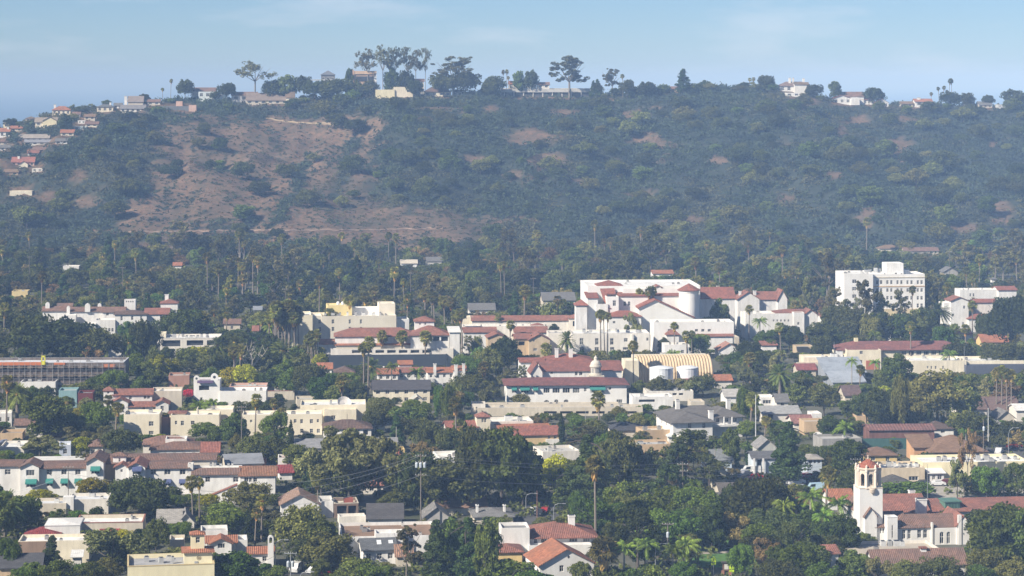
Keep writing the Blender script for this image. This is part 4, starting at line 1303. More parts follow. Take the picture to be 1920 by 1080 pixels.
b.block(1012, 1114, 1056, 0, 12, WHITE, 'gy', ORTILE, yr=1028, wins=[(1049, 1057, 1060, 1072), (1089, 1099, 1060, 1070)], yv=1078, dirt=0.12)
m = MB(); a = b.lx(1066); zz = b.lz(1044, a); dk = paint(DARKM, 0.8)
m.poly([(a, -0.03, zz - .4), (a + .3, -0.03, zz), (a, -0.03, zz + .4), (a - .3, -0.03, zz)], dk); b.part(m, "vent")
b.block(996, 1012, 1072, 3, 9, WHITE, 'flat', FWHITE, foot=False)

# ---- the school church with the belfry (lower right)
b = Bld("mission_school", "white mission school with tall belfry tower and red tile wings", "building", 1700, 1018, 7, "the mission school with the belfry")
# tower
TW = b.block(1612, 1655, 916, 0, 5.4, WHITE, 'flat', WHITE, yv=998, dirt=0.06, coping=(0.66, 0.58, 0.48))
ax, bx_, zt, _ = TW
cxm, cym = (ax + bx_) / 2, 2.7
belm = stucco((0.72, 0.61, 0.50), 0.3)
z_e = b.lz(879, cxm, 0); z_a = b.lz(861, cxm, cym)
m = MB()
ro, ri = 2.75, 2.3
hh = z_e - zt
oct_ = [(cxm + ro * math.cos(math.pi / 8 + math.pi / 4 * k), cym + ro * math.sin(math.pi / 8 + math.pi / 4 * k)) for k in range(8)]
for k in range(8):                       # eight faces, each an arched opening
    p, q = Vector((*oct_[k], 0)), Vector((*oct_[(k + 1) % 8], 0))
    d = q - p; L = d.length; d.normalize(); inn = Vector((-d.y, d.x, 0)) * -1
    inn = (Vector((cxm, cym, 0)) - (p + q) / 2).normalized()
    Pt = lambda u, z, w=0.0: tuple(p + d * u + inn * w + Vector((0, 0, z)))
    w0, w1, zb0, zc0 = L * 0.26, L * 0.74, zt + hh * 0.10, zt + hh * 0.62
    r = (w1 - w0) / 2; cu = L / 2
    m.poly([Pt(0, zt), Pt(w0, zt), Pt(w0, zc0), Pt(0, zc0)], belm); m.poly([Pt(w1, zt), Pt(L, zt), Pt(L, zc0), Pt(w1, zc0)], belm)
    m.poly([Pt(w0, zt), Pt(w1, zt), Pt(w1, zb0), Pt(w0, zb0)], belm)
    arc = [(cu + r * math.cos(t), zc0 + r * math.sin(t)) for t in [math.pi * j / 8 for j in range(9)]]
    for j in range(8):
        m.poly([Pt(*arc[j]), Pt(arc[j][0], z_e), Pt(arc[j + 1][0], z_e), Pt(*arc[j + 1])], belm)
        m.poly([Pt(*arc[j + 1]), Pt(*arc[j + 1], 0.5), Pt(*arc[j], 0.5), Pt(*arc[j])], belm)
    m.poly([Pt(0, zc0), Pt(w0, zc0), Pt(w0, z_e), Pt(0, z_e)], belm); m.poly([Pt(w1, zc0), Pt(L, zc0), Pt(L, z_e), Pt(w1, z_e)], belm)
    for w in (w0, w1): m.poly([Pt(w, zb0), Pt(w, zc0), Pt(w, zc0, 0.5), Pt(w, zb0, 0.5)], belm)
    m.poly([Pt(w0, zb0), Pt(w1, zb0), Pt(w1, zb0, 0.5), Pt(w0, zb0, 0.5)], belm)
b.part(m, "belfry")
m = MB(); m.lathe(cxm, cym, [(ro + 0.05, zt - 0.25), (ro + 0.35, zt - 0.1), (ro + 0.35, zt + 0.2), (ro + 0.05, zt + 0.45)], belm, 8, math.pi / 8); b.part(m, "cornice")
m = MB(); m.lathe(cxm, cym, [(ro, z_e - 0.5), (ro + 0.3, z_e - 0.3), (ro + 0.35, z_e), (ro - 0.2, z_e + 0.15)], belm, 8, math.pi / 8); b.part(m, "cornice")
for k in range(8):
    m = MB(); x, y = oct_[k]
    m.lathe(x, y, [(0.30, zt + 0.2), (0.26, zt + hh * 0.8), (0.36, zt + hh * 0.86), (0.30, z_e + 0.1), (0.22, z_e + 0.3), (0.28, z_e + 0.55), (0.0, z_e + 0.95)], stucco((0.74, 0.66, 0.56), 0.3), 8); b.part(m, "corner_column")
m = MB(); m.lathe(cxm, cym, [(ro + 0.05, z_e + 0.12), (ro * 0.62, z_e + (z_a - z_e) * 0.52), (0.22, z_a + 0.1), (0.0, z_a + 0.15)], tile((0.40, 0.13, 0.08), 0.36), 8, math.pi / 8); b.part(m, "tower_roof")
m = MB(); m.lathe(cxm, cym, [(0.2, z_a), (0.28, z_a + 0.25), (0.12, z_a + 0.45), (0.2, z_a + 0.7), (0.0, z_a + 1.0)], belm, 8); b.part(m, "finial")
m = MB(); m.lathe(cxm, cym, [(0.85, zt + hh * .28), (0.62, zt + hh * 0.45), (0.42, zt + hh * 0.6), (0.0, zt + hh * 0.66)], paint((0.09, 0.07, 0.045), 0.4, 0.6), 12); b.part(m, "bell")
m = MB(); m.lathe(cxm + 0.3, -0.1, [(0.0, zt - 1.5), (0.5, zt - 0.9), (0.75, zt - 0.2), (0.75, zt + 0.1)], belm, 10); b.part(m, "corbel")
# nave beside the tower and wings
b.block(1622, 1644, 966, -1.0, 16, WHITE, 'gy', BROWN, yr=951, yv=998, foot=False, over=0.3)
b.block(1643, 1700, 985, -0.5, 9, WHITE, 'gx', BROWN, yr=958, yv=998, wins=[(1650, 1652, 990, 1000), (1655, 1657, 990, 1000)])
b.block(1600, 1740, 958, 14, 14, WHITE, 'gx', RED, yr=926, yv=960)
b.block(1664, 1683, 970, -3.2, 2.6, WHITE, 'flat', WHITE, yv=1010, foot=False, coping=WHITE, wins=[(1672, 1674.5, 984, 1010)])
b.block(1683, 1796, 987, -2.4, 11, WHITE, 'gx', BROWN, yr=963, yv=1024, over=0.35, dirt=0.1,
        wins=[(1692, 1698, 993, 1011), (1701.5, 1708, 993, 1011), (1720, 1727.5, 993, 1009), (1731, 1738.5, 993, 1009)])
b.block(1747, 1750, 980, -3.3, 0.9, WHITE, 'flat', WHITE, foot=False, protect=False)
b.block(1752, 1794, 990, -3.1, 1.0, WHITE, 'flat', BROWN, foot=False, yv=1026, dirt=0.1, wins=[(1762, 1769.5, 997, 1020, 'a'), (1775, 1782, 997, 1020, 'a')])
b.block(1794, 1820, 984, -3.4, 12, WHITE, 'gy', RED, yr=966, yv=1026, foot=False, over=0.2)
b.block(1797, 1803, 966, -3.6, 0.8, WHITE, 'flat', WHITE, foot=False, protect=False)
b.block(1736, 1960, 956, 15, 17, WHITE, 'gx', RED, yr=933, yv=952)
b.block(1724, 1790, 968, 9, 6, WHITE, 'gx', RED, yr=960, yv=962, foot=False)
b.chimney(1721, 1738, 936, 966, 9.5, 2.0)
a0, a1 = b.lx(1771, 17), b.lx(1799, 17); z0, z1 = b.lz(956, a0, 17), b.lz(941, a0, 17)
m = MB(); gmx = paint((0.10, 0.20, 0.15), 0.6); m.box(a0, a1, 16.5, 21, z0, z1, gmx); m.box(a0 - 0.3, a1 + 0.3, 16.2, 21.2, z1, z1 + 0.25, gmx, bottom=True)
for k in range(5): m.box(a0 + (a1 - a0) * (k + 0.1) / 5, a0 + (a1 - a0) * (k + 0.8) / 5, 16.44, 16.5, z0 + 0.6, z1 - 0.3, paint((0.05, 0.11, 0.085), 0.4))
b.part(m, "dormer")
b.chimney(1706, 1716, 920, 932, 22, 1.5)
b = Bld("school_annex", "low tiled annex with grey flat roof before the mission school", "building", 1720, 1096, 7)
b.block(1640, 1812, 1056, 0, 7, WHITE, 'gx', BROWN, yr=1028, yv=1056, wins=[(1703, 1719, 1066, 1080, 'o')])
b.block(1600, 1780, 1042, 12.5, 17, OFFW, 'flat', (0.42, 0.37, 0.30), yv=1030)
b.block(1555, 1572, 1036, 2, 8, WHITE, 'gx', RED, rise=1.0, yv=1062)
b.units(1650, 1700, 1022, 17, 4, 2, 1.2)
m = MB(); a = b.lx(1731, 3.0); zl = b.lz(1030, a, 3); m.box(a - .6, a + .6, 2.6, 3.8, zl - 0.8, zl + 0.2, stucco(WHITE)); m.box(a - .8, a + .8, 2.4, 4.0, zl + 0.2, zl + 0.5, tile(RED), bottom=True); b.part(m, "chimney")

# ---- behind the inn, left
b = Bld("brown_hip_villa", "white villa with wide brown hipped roof behind the inn", "house", 335, 862, 5)
b.block(282, 390, 842, 0, 13, WHITE, 'hip', (0.25, 0.14, 0.10), yr=826, yv=852, grid=(6, 1, 0.9, 0.7))
b.block(268, 360, 832, 8, 9, OFFW, 'hip', (0.28, 0.155, 0.115), yr=816, yv=836)
b.block(310, 350, 823, 6, 6, WHITE, 'flat', FWHITE, foot=False, protect=False)
simple("red_shed", "small building with plain red tile roof beside the villa", "house", 378, 410, 846, 864, 9, BEIGE, 'gx', REDB, 5, yr=828, yv=850)
simple("grey_gable_hall", "hall with smooth blue grey gable roof", "building", 425, 492, 868, 895, 12, BEIGE, 'gx', SBLUE, 12, rmat=flat_roof((0.22, 0.23, 0.25)), yr=850, yv=872)
simple("red_stub_house", "small house with steep red tile roof between trees", "house", 472, 496, 874, 890, 6, OFFW, 'gx', RED, 5, yr=858, yv=876)
simple("white_lean_to", "white rendered lean-to with tall stub wall and red strip", "house", 521, 550, 858, 892, 6, WHITE, 'flat', MAROON, 5, yv=882)
simple("rock_roof_shop", "flat shop with pale gravel roof", "building", 0, 45, 838, 858, 12, OFFW, 'flat', (0.62, 0.62, 0.60), 5, yv=842)
simple("tan_corner_house", "narrow tan house with brown roof beside yellow tree", "house", 168, 193, 836, 860, 7, OFFW, 'hip', BROWN, 5, yr=824, yv=850, grid=(2, 1))
simple("low_brown_store", "low store with brown parapet beside parked vans", "building", 0, 42, 812, 826, 8, TAN, 'flat', (0.3, 0.25, 0.2), 5, yv=820)
simple("pale_gable_shop", "pale shop with low grey gable among palms", "building", 28, 64, 796, 812, 8, BEIGE, 'gx', BROWN, 5, rise=1.3, yv=800)

# ---- stepped white arcade complex
b = Bld("stucco_court", "rambling cream stucco court with flat parapets and round windows", "building", 420, 818, 4, "the cream stucco court")
b.block(232, 299, 777, 0, 11, CREAM, 'flat', OFFW, yv=812, wins=[(279, 288, 790, 799), (279, 288, 808, 815)], dirt=0.12)
b.block(320, 411, 778, 2, 9, CREAM, 'flat', OFFW, yv=806, wins=[(328, 332, 789, 796), (339, 345, 789, 798), (358, 365, 789, 796)], dirt=0.12)
b.block(300, 321, 782, 8, 6, (0.30, 0.18, 0.14), 'flat', BROWN, yv=800, foot=False)
b.block(318, 347, 774, 6, 5, CREAM, 'hip', RED, yr=770, foot=False, protect=False, ybot=782)
b.block(368, 437, 768, 12, 9, CREAM, 'flat', OFFW, yv=790, dirt=0.12)
b.block(411, 458, 799, 4, 8, CREAM, 'gx', BROWN, yr=794, yv=802, foot=False)
b.block(454, 604, 777, 1, 9, CREAM, 'flat', OFFW, yv=812, dirt=0.12,
        wins=[(469, 473, 787, 792), (493, 496, 787, 792), (505, 510, 787, 793), (551, 556, 786, 793), (563, 568, 786, 794), (581, 587, 786, 794), (594, 598, 786, 792),
              (563, 569, 804, 812), (581, 587, 804, 812), (594, 600, 804, 812)])
b.block(563, 686, 759, 14, 12, CREAM, 'flat', FWHITE, yv=782, dirt=0.12, wins=[(620, 628, 779, 787)])
b.block(608, 668, 768, 11.5, 2.5, CREAM, 'flat', FWHITE, foot=False, protect=False, wins=[(621, 629, 779, 786)])
b.block(556, 590, 768, 11.8, 2, CREAM, 'flat', FWHITE, foot=False, protect=False)
m = MB(); a = b.lx(645, 20); zl = b.lz(757, a, 20)
m.lathe(0, 0, [(0.0, 0.0), (1.4, 0.25), (2.2, 0.8)], paint((0.62, 0.58, 0.54), 0.5), 16); o = b.part(m, "satellite_dish"); o.location = (a, 20, zl); o.rotation_euler = (math.radians(50), 0, math.radians(15))
m = MB(); m.tube([(a, 20, zl - 1.5), (a, 20, zl + 0.2)], 0.12, paint((0.4, 0.4, 0.4))); b.part(m, "dish_mast")
b = Bld("brown_hip_house", "white house with stacked brown hip roofs beside the stucco court", "house", 655, 824, 6)
b.block(608, 696, 803, 0, 11, WHITE, 'hip', DKBROWN, yr=786, yv=815, wins=[(670, 674, 806, 810), (681, 690, 806, 816, 'o')])
simple("grey_low_roof", "low building with pale grey shingle roof before the stucco court", "building", 552, 622, 838, 852, 9, BEIGE, 'gx', SGREY, 5, rmat=SH((0.26, 0.26, 0.265)), yr=822, yv=838)
simple("grey_side_roof", "house end with grey shingle roof behind large grey tree", "house", 700, 744, 838, 852, 9, BEIGE, 'gx', SGREY, 5, rmat=SH((0.24, 0.24, 0.245)), yr=820, yv=840)
simple("terracotta_porch", "terracotta roofed house behind large grey tree", "house", 676, 718, 908, 926, 8, OFFW, 'gx', RED, 5, yr=892, yv=918, grid=(3, 1))
simple("red_patio", "flat red roof with ochre stub wall among trees", "house", 716, 752, 852, 870, 9, RED, 'flat', REDB, 5, yv=858)
b = simple("white_modern_house", "white modern box house with strip window", "house", 824, 884, 856, 912, 10, WHITE, 'flat', OFFW, 12, yv=890, wins=[(830, 854, 868, 875), (865, 878, 868, 880)])
# ---- left upper row
b = Bld("bell_tile_house", "white two storey house with red tile roofs and twin gables", "house", 260, 777, 6)
b.block(212, 285, 739, 6, 8, WHITE, 'gx', RED, yr=728, yv=757, wins=[(242, 247, 742, 749), (269.5, 274.5, 742, 748), (276, 281, 742, 748)])
b.block(194, 213, 732, 6, 4, WHITE, 'pyr', RED, yr=724, yv=750, wins=[(201, 205, 734, 738)], over=0.3)
b.block(210, 240, 753, 0.5, 7, WHITE, 'gy', RED, yr=746, yv=770, foot=False)
b.block(292, 316, 756, 0, 7, WHITE, 'gy', RED, yr=750, yv=772, wins=[(301, 307, 761, 771)], foot=False)
b.block(240, 292, 761, 1, 6, WHITE, 'gx', RED, yr=752, yv=772, wins=[(267, 272, 763, 771), (287, 291, 763, 771)])
b.block(285, 341, 733, 8, 10, BEIGE, 'flat', OFFW, yv=755)
b = Bld("bell_wall_house", "white house with two round topped bell walls and dark awning", "house", 400, 760, 3)
b.block(363, 412, 713, 0, 8, WHITE, 'flat', (0.14, 0.10, 0.16), yv=746, wins=[(373, 392, 723, 732, 'o')], dirt=0.1)
for (xa, xb, yt_) in ((363, 374, 704), (395, 409, 700)):
    a0, a1 = b.lx(xa), b.lx(xb); mid, rr = (a0 + a1) / 2, (a1 - a0) / 2; z0, z1 = b.lz(714), b.lz(yt_)
    m = MB(); pts = [(a0, z0)] + [(mid - rr * math.cos(t), z1 - rr + rr * math.sin(t)) for t in [math.pi * k / 8 for k in range(9)]] + [(a1, z0)]
    m.poly([(p[0], -0.02, p[1]) for p in pts][::-1], stucco(WHITE, 0.1)); m.poly([(p[0], 0.5, p[1]) for p in pts], stucco(WHITE, 0.1))
    for p, q in zip(pts, pts[1:]): m.poly([(p[0], -0.02, p[1]), (q[0], -0.02, q[1]), (q[0], 0.5, q[1]), (p[0], 0.5, p[1])], stucco(WHITE, 0.1))
    m.poly([(mid + rr * 0.4 * math.cos(t), -0.05, z1 - rr + rr * 0.4 * math.sin(t)) for t in [2 * math.pi * k / 10 for k in range(10)]], paint(DARKM, 0.8))
    b.part(m, "bell_wall")
m = MB(); a0, a1 = b.lx(370), b.lx(400); zz = b.lz(713)
m.poly([(a0, -1.0, zz - 0.8), (a1, -1.0, zz - 0.8), (a1, -0.03, zz), (a0, -0.03, zz)], paint((0.08, 0.05, 0.11), 0.7)); b.part(m, "awning")
b.block(412, 499, 733, -1, 10, WHITE, 'flat', FWHITE, yv=752, dirt=0.1)
b.block(430, 500, 724, 12, 9, PINK, 'flat', FGREY, yv=728)
simple("pinkish_store", "flat pinkish store with grey roof between round trees", "building", 316, 355, 704, 730, 9, (0.42, 0.24, 0.18), 'flat', FGREY, 5, yv=720)
simple("red_edge_store", "long flat store with thin red roof edge", "building", 498, 552, 733, 750, 9, BEIGE, 'flat', FGREY, 5, coping=RED, yv=736)
b = simple("teal_store", "teal painted store with white corner beside maroon wall", "building", 110, 144, 732, 764, 8, (0.26, 0.42, 0.44), 'flat', FGREY, 5, yv=752)
simple("maroon_store", "maroon walled store behind teal store", "building", 146, 174, 737, 770, 8, (0.16, 0.05, 0.05), 'flat', FDARK, 5, yv=762)
simple("white_flat_unit", "white flat unit before the scaffolded block", "building", 38, 104, 716, 742, 9, WHITE, 'flat', FWHITE, 4, yv=724)
simple("orange_porch", "small red roofed porch house among dense trees", "house", 146, 164, 784, 800, 6, BEIGE, 'hip', RED, 5, yr=776, yv=790)
# ---- scaffolded block
b = Bld("scaffolded_block", "three storey block under construction wrapped in metal scaffolding", "building", 110, 738, 2, "the scaffolded block")
b.block(-40, 232, 680, 1.6, 14, (0.19, 0.16, 0.145), 'flat', (0.55, 0.56, 0.58), yv=722, coping=(0.6, 0.62, 0.66), dirt=0.5,
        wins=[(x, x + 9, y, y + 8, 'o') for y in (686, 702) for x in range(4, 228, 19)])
sm_ = paint((0.38, 0.37, 0.36), 0.5, 0.4)
pl_ = paint((0.30, 0.24, 0.17), 0.9)
a0, a1 = b.lx(-38), b.lx(234)
ztop = b.lz(684)
n = 26
for k in range(n + 1):
    x = a0 + (a1 - a0) * k / n
    m = MB(); m.tube([(x, 0.2, -0.2), (x, 0.2, ztop + (0.6 if k % 3 else 1.4))], 0.055, sm_, 5); m.tube([(x, 1.2, -0.2), (x, 1.2, ztop)], 0.055, sm_, 5); b.part(m, "scaffold_pole")
for j in range(7):
    z = ztop * (j + 0.4) / 6.6
    m = MB(); m.tube([(a0, 0.15, z), (a1, 0.15, z)], 0.045, sm_, 4); b.part(m, "scaffold_rail")
    if j % 2 == 0:
        m = MB(); m.box(a0, a1, 0.25, 1.15, z - 0.6, z - 0.54, pl_, bottom=True); b.part(m, "scaffold_deck")
om = paint((0.55, 0.17, 0.06), 0.8)
for (x0, x1, y0, y1) in ((-20, 78, 679, 685), (101, 122, 680, 684), (194, 203, 683, 691), (206, 216, 683, 691)):
    b.box("orange_sheet", x0, x1, y0, y1, 1.35, 0.12, om)
ym = paint((0.72, 0.68, 0.05), 0.6)
for (x0, x1, y0, y1) in ((77, 79, 667, 684), (83, 85, 667, 684), (77, 85, 667, 670), (77, 85, 677, 684)):
    b.box("hoist_frame", x0, x1, y0, y1, 1.0, 0.5, ym)

# ---- middle distance, centre
b = Bld("green_awning_hall", "long white hall with dark red hipped roof and green window awnings", "building", 1060, 757, 3, "the white hall with green awnings")
b.block(950, 1175, 721, 0, 16, WHITE, 'hip', (0.25, 0.105, 0.088), yr=707, over=0.9, yv=756, left=(3, 2), dirt=0.08,
        wins=[(960, 968, 726, 737, 'w'), (976, 992, 726, 737, 'w'), (1000, 1008, 726, 737, 'w'), (1019, 1031, 727, 737), (1036, 1050, 727, 737), (1055, 1069, 727, 737), (1074, 1087, 727, 737),
              (1095, 1100, 727, 734), (1107, 1134, 725, 737, 'w'), (1141, 1146, 726, 731), (1039, 1047, 749, 756.2, 'a'), (1057, 1066, 749, 756.2, 'a'), (1020, 1030, 750, 756, 'a'), (1156, 1167, 749, 756)])
b = Bld("cupola_club", "red tile roofed club with stepped stone cupola and chimneys", "building", 1080, 738, 5, "the club with the stone cupola")
b.block(1016, 1166, 694, 0, 16, WHITE, 'gx', (0.29, 0.12, 0.09), yr=676, yv=705, wins=[(1032, 1037, 697, 701), (1078, 1083, 697, 704), (1086, 1092, 697, 704)])
b.block(996, 1017, 697, -2, 10, WHITE, 'gy', (0.29, 0.12, 0.09), yr=681, yv=704)
b.block(1027, 1112, 677, 15, 14, WHITE, 'hip', (0.31, 0.12, 0.085), yr=662, yv=678)
b.block(976, 1020, 678, 16, 9, WHITE, 'gx', (0.31, 0.12, 0.085), yr=670, yv=684)
b.chimney(1041, 1047, 653, 670, 18, 1.2); b.chimney(1067, 1074, 654, 670, 18, 1.3)
a = b.lx(1117, -4); z0, z1 = b.lz(706, a, -4), b.lz(668, a, -4)
m = MB(); st = stucco((0.58, 0.54, 0.46)); k = (z1 - z0)
m.box(a - 2.6, a + 2.6, -6.6, -1.4, -0.3, z0 + k * 0.08, st); b.part(m, "cupola_base")
m = MB(); m.lathe(a, -4, [(2.3, z0 + k * .08), (2.3, z0 + k * .14), (1.75, z0 + k * .16), (1.75, z0 + k * .45), (2.1, z0 + k * .48), (2.1, z0 + k * .54), (1.9, z0 + k * .56), (1.75, z0 + k * .66), (1.3, z0 + k * .76), (0.7, z0 + k * .8), (0.6, z0 + k * .9), (0.7, z0 + k * .92), (0.25, z0 + k), (0, z0 + k * 1.08)], st, 16); b.part(m, "cupola")
for j in range(8):
    t = 2 * math.pi * j / 8; m = MB(); m.poly([(a + 1.78 * math.cos(t + d), -4 + 1.78 * math.sin(t + d), z0 + k * zz) for d, zz in ((-.2, .2), (.2, .2), (.2, .42), (-.2, .42))], paint((0.25, 0.25, 0.25), 0.5)); b.part(m, "louver")
b = Bld("parking_deck", "long low concrete parking deck with open slot", "building", 1030, 780, 2, "the low parking deck")
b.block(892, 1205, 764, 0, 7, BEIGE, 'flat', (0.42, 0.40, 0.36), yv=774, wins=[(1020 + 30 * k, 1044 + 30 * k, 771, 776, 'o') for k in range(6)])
b.block(884, 910, 757, 3, 6, OFFW, 'flat', FGREY, yv=770)
b.block(905, 1160, 757, 8, 4, BEIGE, 'flat', (0.45, 0.44, 0.40), foot=True, yv=762)
simple("flat_canopy_row", "row of flat canopies with white fascias beside the parking deck", "building", 1186, 1262, 744, 768, 9, WHITE, 'flat', FWHITE, 4, yv=758, wins=[(1198, 1228, 749, 754, 'o')])
simple("flat_office_row", "flat white office row with rooftop box", "building", 1212, 1300, 733, 752, 9, OFFW, 'flat', FWHITE, 4, yv=740, units=4, wins=[(1225 + 12 * k, 1233 + 12 * k, 737, 741, 'o') for k in range(5)])
# quonset shed and tanks
b = Bld("ribbed_shed", "tan ribbed vault shed behind white tanks", "building", 1265, 730, 6, "the ribbed tan shed")
rib_m = stucco((0.60, 0.47, 0.31))
x0, x1 = b.lx(1197, 8), b.lx(1338, 8); zt = b.lz(671, (x0 + x1) / 2, 8); nr = 26
for k in range(nr):
    u0, u1 = x0 + (x1 - x0) * k / nr, x0 + (x1 - x0) * (k + 1) / nr
    m = MB()
    for j in range(6):
        p = [(u0 + (u1 - u0) * i / 4, 0.35 * math.sin(math.pi * i / 4)) for i in range(5)]
        def pt(i, q):
            t = math.pi * q / 12
            r = p[i][1]
            return (p[i][0], 8 + 8 - (8 + r) * math.cos(t), (zt - 3 + r) * math.sin(t) * 1.0 + 3 * (1 if q else 0))
        for i in range(4): m.poly([pt(i, j), pt(i + 1, j), pt(i + 1, j + 1), pt(i, j + 1)], rib_m)
    b.part(m, "roof_rib")
m = MB(); m.poly([(x0, 8.2, -0.3), (x1, 8.2, -0.3), (x1, 23, -0.3), (x1, 23, 3), (x0, 23, 3), (x0, 23, -.3)], rib_m); m.poly([(x0 - 0.05, 8, 0), (x0 - .05, 16, zt - .2), (x0 - .05, 16, 0)], stucco(CREAM)); m.box(x0, x1, 16, 24, 0, zt - 0.4, stucco(CREAM)); b.part(m, "end_wall")
b.block(1172, 1198, 676, 6, 8, CREAM, 'flat', OFFW, yv=698)
FOOT.append((b.X0, b.Y0 + 14, 15, 10, 0.1)); PROTECT.append((1172, 1338, 668, 705, b.Y0))
for (xa, xb, yt_, yb_) in ((1219, 1264, 692, 733), (1270, 1311, 691, 731)):
    Y = G(yb_); s = F / Y; r = (xb - xa) / 2 / s; hgt = (yb_ - yt_) / s
    e = empty("storage_tank", ((xa + xb) / 2 / s - CX / s, Y + r, 0))
    tag(e, "broad white cylindrical tank beside the ribbed shed" if xa < 1250 else "taller white cylindrical tank with blue shaded side by the ribbed shed", "tank")
    wt = paint((0.74, 0.76, 0.78), 0.5)
    m = MB(); m.lathe(0, 0, [(r, -0.2), (r, hgt), (r * 0.5, hgt + 0.5), (0, hgt + 0.6)], wt, 24); m.build("shell", e)
    m = MB(); m.lathe(0, 0, [(r + .02, hgt - 0.3), (r + .1, hgt - 0.2), (r + .1, hgt), (r, hgt + .1)], wt, 24); m.build("rim", e)
    PROTECT.append((xa, xb, yt_ - 3, 710, Y)); FOOT.append((e.location.x, Y + r, r, r, 0))

b = Bld("rooftop_terrace_block", "long cream apartment block with shuttered balcony doors", "building", 1130, 672, 3, "the cream apartment block")
b.block(1072, 1218, 625, 0, 14, OFFW, 'flat', FWHITE, yv=656, dirt=0.15,
        wins=[(1087, 1094, 634, 647), (1116, 1122.5, 634, 647), (1144, 1150.5, 634, 647), (1170, 1177, 634, 641), (1185, 1193, 634, 641), (1212, 1216, 633, 639),
              (1087, 1095, 651, 658), (1115, 1123, 651, 658), (1144, 1152, 651, 656), (1168, 1178, 651, 656)])
b.block(1028, 1074, 624, 6, 10, OFFW, 'flat', FGREY, yv=640)
b.block(1184, 1188, 627, -1, 1.2, OFFW, 'flat', OFFW, foot=False, protect=False)
b.units(1085, 1200, 622, 5, 7, 5, 1.0)
b = Bld("tan_gable_apartments", "ochre gabled apartments with red tile roofs", "building", 970, 676, 6)
b.block(992, 1031, 636, 0, 10, (0.58, 0.46, 0.31), 'gy', RED, yr=626, yv=664, wins=[(1000, 1002.5, 637, 641), (1011, 1025, 636, 643), (1000, 1007, 653, 658)])
b.block(966, 994, 634, 2, 9, (0.60, 0.45, 0.28), 'gx', RED, yr=625, yv=660, wins=[(972, 984, 640, 648, 'o')])
b.block(915, 950, 632, 4, 9, (0.55, 0.43, 0.29), 'gy', RED, yr=625, yv=640)
b = Bld("tiled_terrace", "low white terrace with three small red tile roofs", "building", 950, 662, 4)
b.block(868, 1022, 611, 8, 8, OFFW, 'flat', FWHITE, yv=628)
b.block(870, 930, 622, 0, 9, WHITE, 'gx', RED, yr=613, yv=628)
b.block(965, 1026, 622, 1, 9, WHITE, 'gx', RED, yr=612, yv=628)
b.block(998, 1020, 611, 8.5, 5, WHITE, 'pyr', RED, yr=605, foot=False, protect=False, ybot=618)
b = Bld("long_red_arcade", "long low arcade with red tile roof and corner pavilion", "building", 980, 640, 3, "the long red roofed arcade")
b.block(885, 1066, 600, 0, 9, OFFW, 'gx', RED, yr=591, yv=606)
b.block(1067, 1096, 596, -2, 7, OFFW, 'pyr', RED, yr=588, yv=612, wins=[(1074, 1080, 602, 612, 'o'), (1087, 1092, 602, 612, 'o')])
b.block(866, 888, 594, 3, 6, CREAM, 'flat', OFFW, yv=606)
b.block(1096, 1116, 612, -1, 4, OFFW, 'shed', OFFW, rise=0.5, rmat=stucco(OFFW), yv=618)
b = Bld("white_side_block", "tall blank white block with small red tile porch", "building", 1300, 662, 4)
b.block(1226, 1376, 604, 0, 12, WHITE, 'flat', OFFW, yv=634, wins=[(1252, 1260, 617, 624), (1303, 1309, 617, 622), (1315, 1321, 617, 622), (1327, 1333, 617, 622)], dirt=0.1)
b.block(1250, 1273, 627, -3, 3, WHITE, 'hip', RED, yr=618, foot=False, yv=645)
b.block(1292, 1374, 630, -2, 4, WHITE, 'shed', RED, rise=1.4, foot=False, yv=634)
# ---- theatre
b = Bld("theatre", "large white theatre with red tile tower and round stair turret", "building", 1205, 652, 4, "the large white theatre")
b.block(1102, 1313, 536, 14, 30, WHITE, 'flat', FWHITE, yv=600, dirt=0.08)
b.block(1120, 1167, 535, 18, 9, WHITE, 'pyr', REDB, yr=525, foot=False, protect=False, ybot=545, over=0.3)
b.block(1168, 1312, 541, 12, 3, WHITE, 'flat', FWHITE, foot=False, protect=False, dirt=0.08)
b.block(1160, 1276, 554, 8, 6, WHITE, 'shed', REDB, rise=1.0, foot=False, yv=590, dirt=0.08, wins=[(1169, 1174, 565, 573.5, 'a'), (1177, 1182, 565, 573.5, 'a')])
b.block(1228, 1240, 537.5, 12.6, 6, WHITE, 'gy', REDB, yr=535, foot=False, protect=False, ybot=545)
# raked tile slope over the side stair
ly = 5.0
for (pts) in ([(1125, 541, 13.5), (1152, 540, 13.5), (1155, 551, 11), (1137, 551, 11)], [(1125, 541, 13.4), (1137, 551, 10.9), (1146, 578, 4.6), (1136, 577, 4.6)]):
    m = MB(); q = []
    for (x, y, l) in pts:
        xx = b.lx(x, l); q.append((xx, l, b.lz(y, xx, l)))
    m.slope(q[::-1], tile(REDB)); m.slope([(p[0], p[1], p[2] - 0.3) for p in q], tile(REDB)); b.part(m, "stair_roof")
b.block(1137, 1160, 556, 4.8, 10, WHITE, 'flat', OFFW, foot=False, yv=590, dirt=0.08, wins=[(1149, 1155, 563, 574)])
b.block(1102, 1121, 558, 5, 10, WHITE, 'shed', REDB, yr=547, foot=False, yv=600, dirt=0.08)
b.block(1118, 1140, 570, 4.2, 10, WHITE, 'flat', OFFW, foot=False, protect=False)
b.block(1080, 1101, 572, 2, 6, WHITE, 'pyr', REDB, yr=561, yv=586)
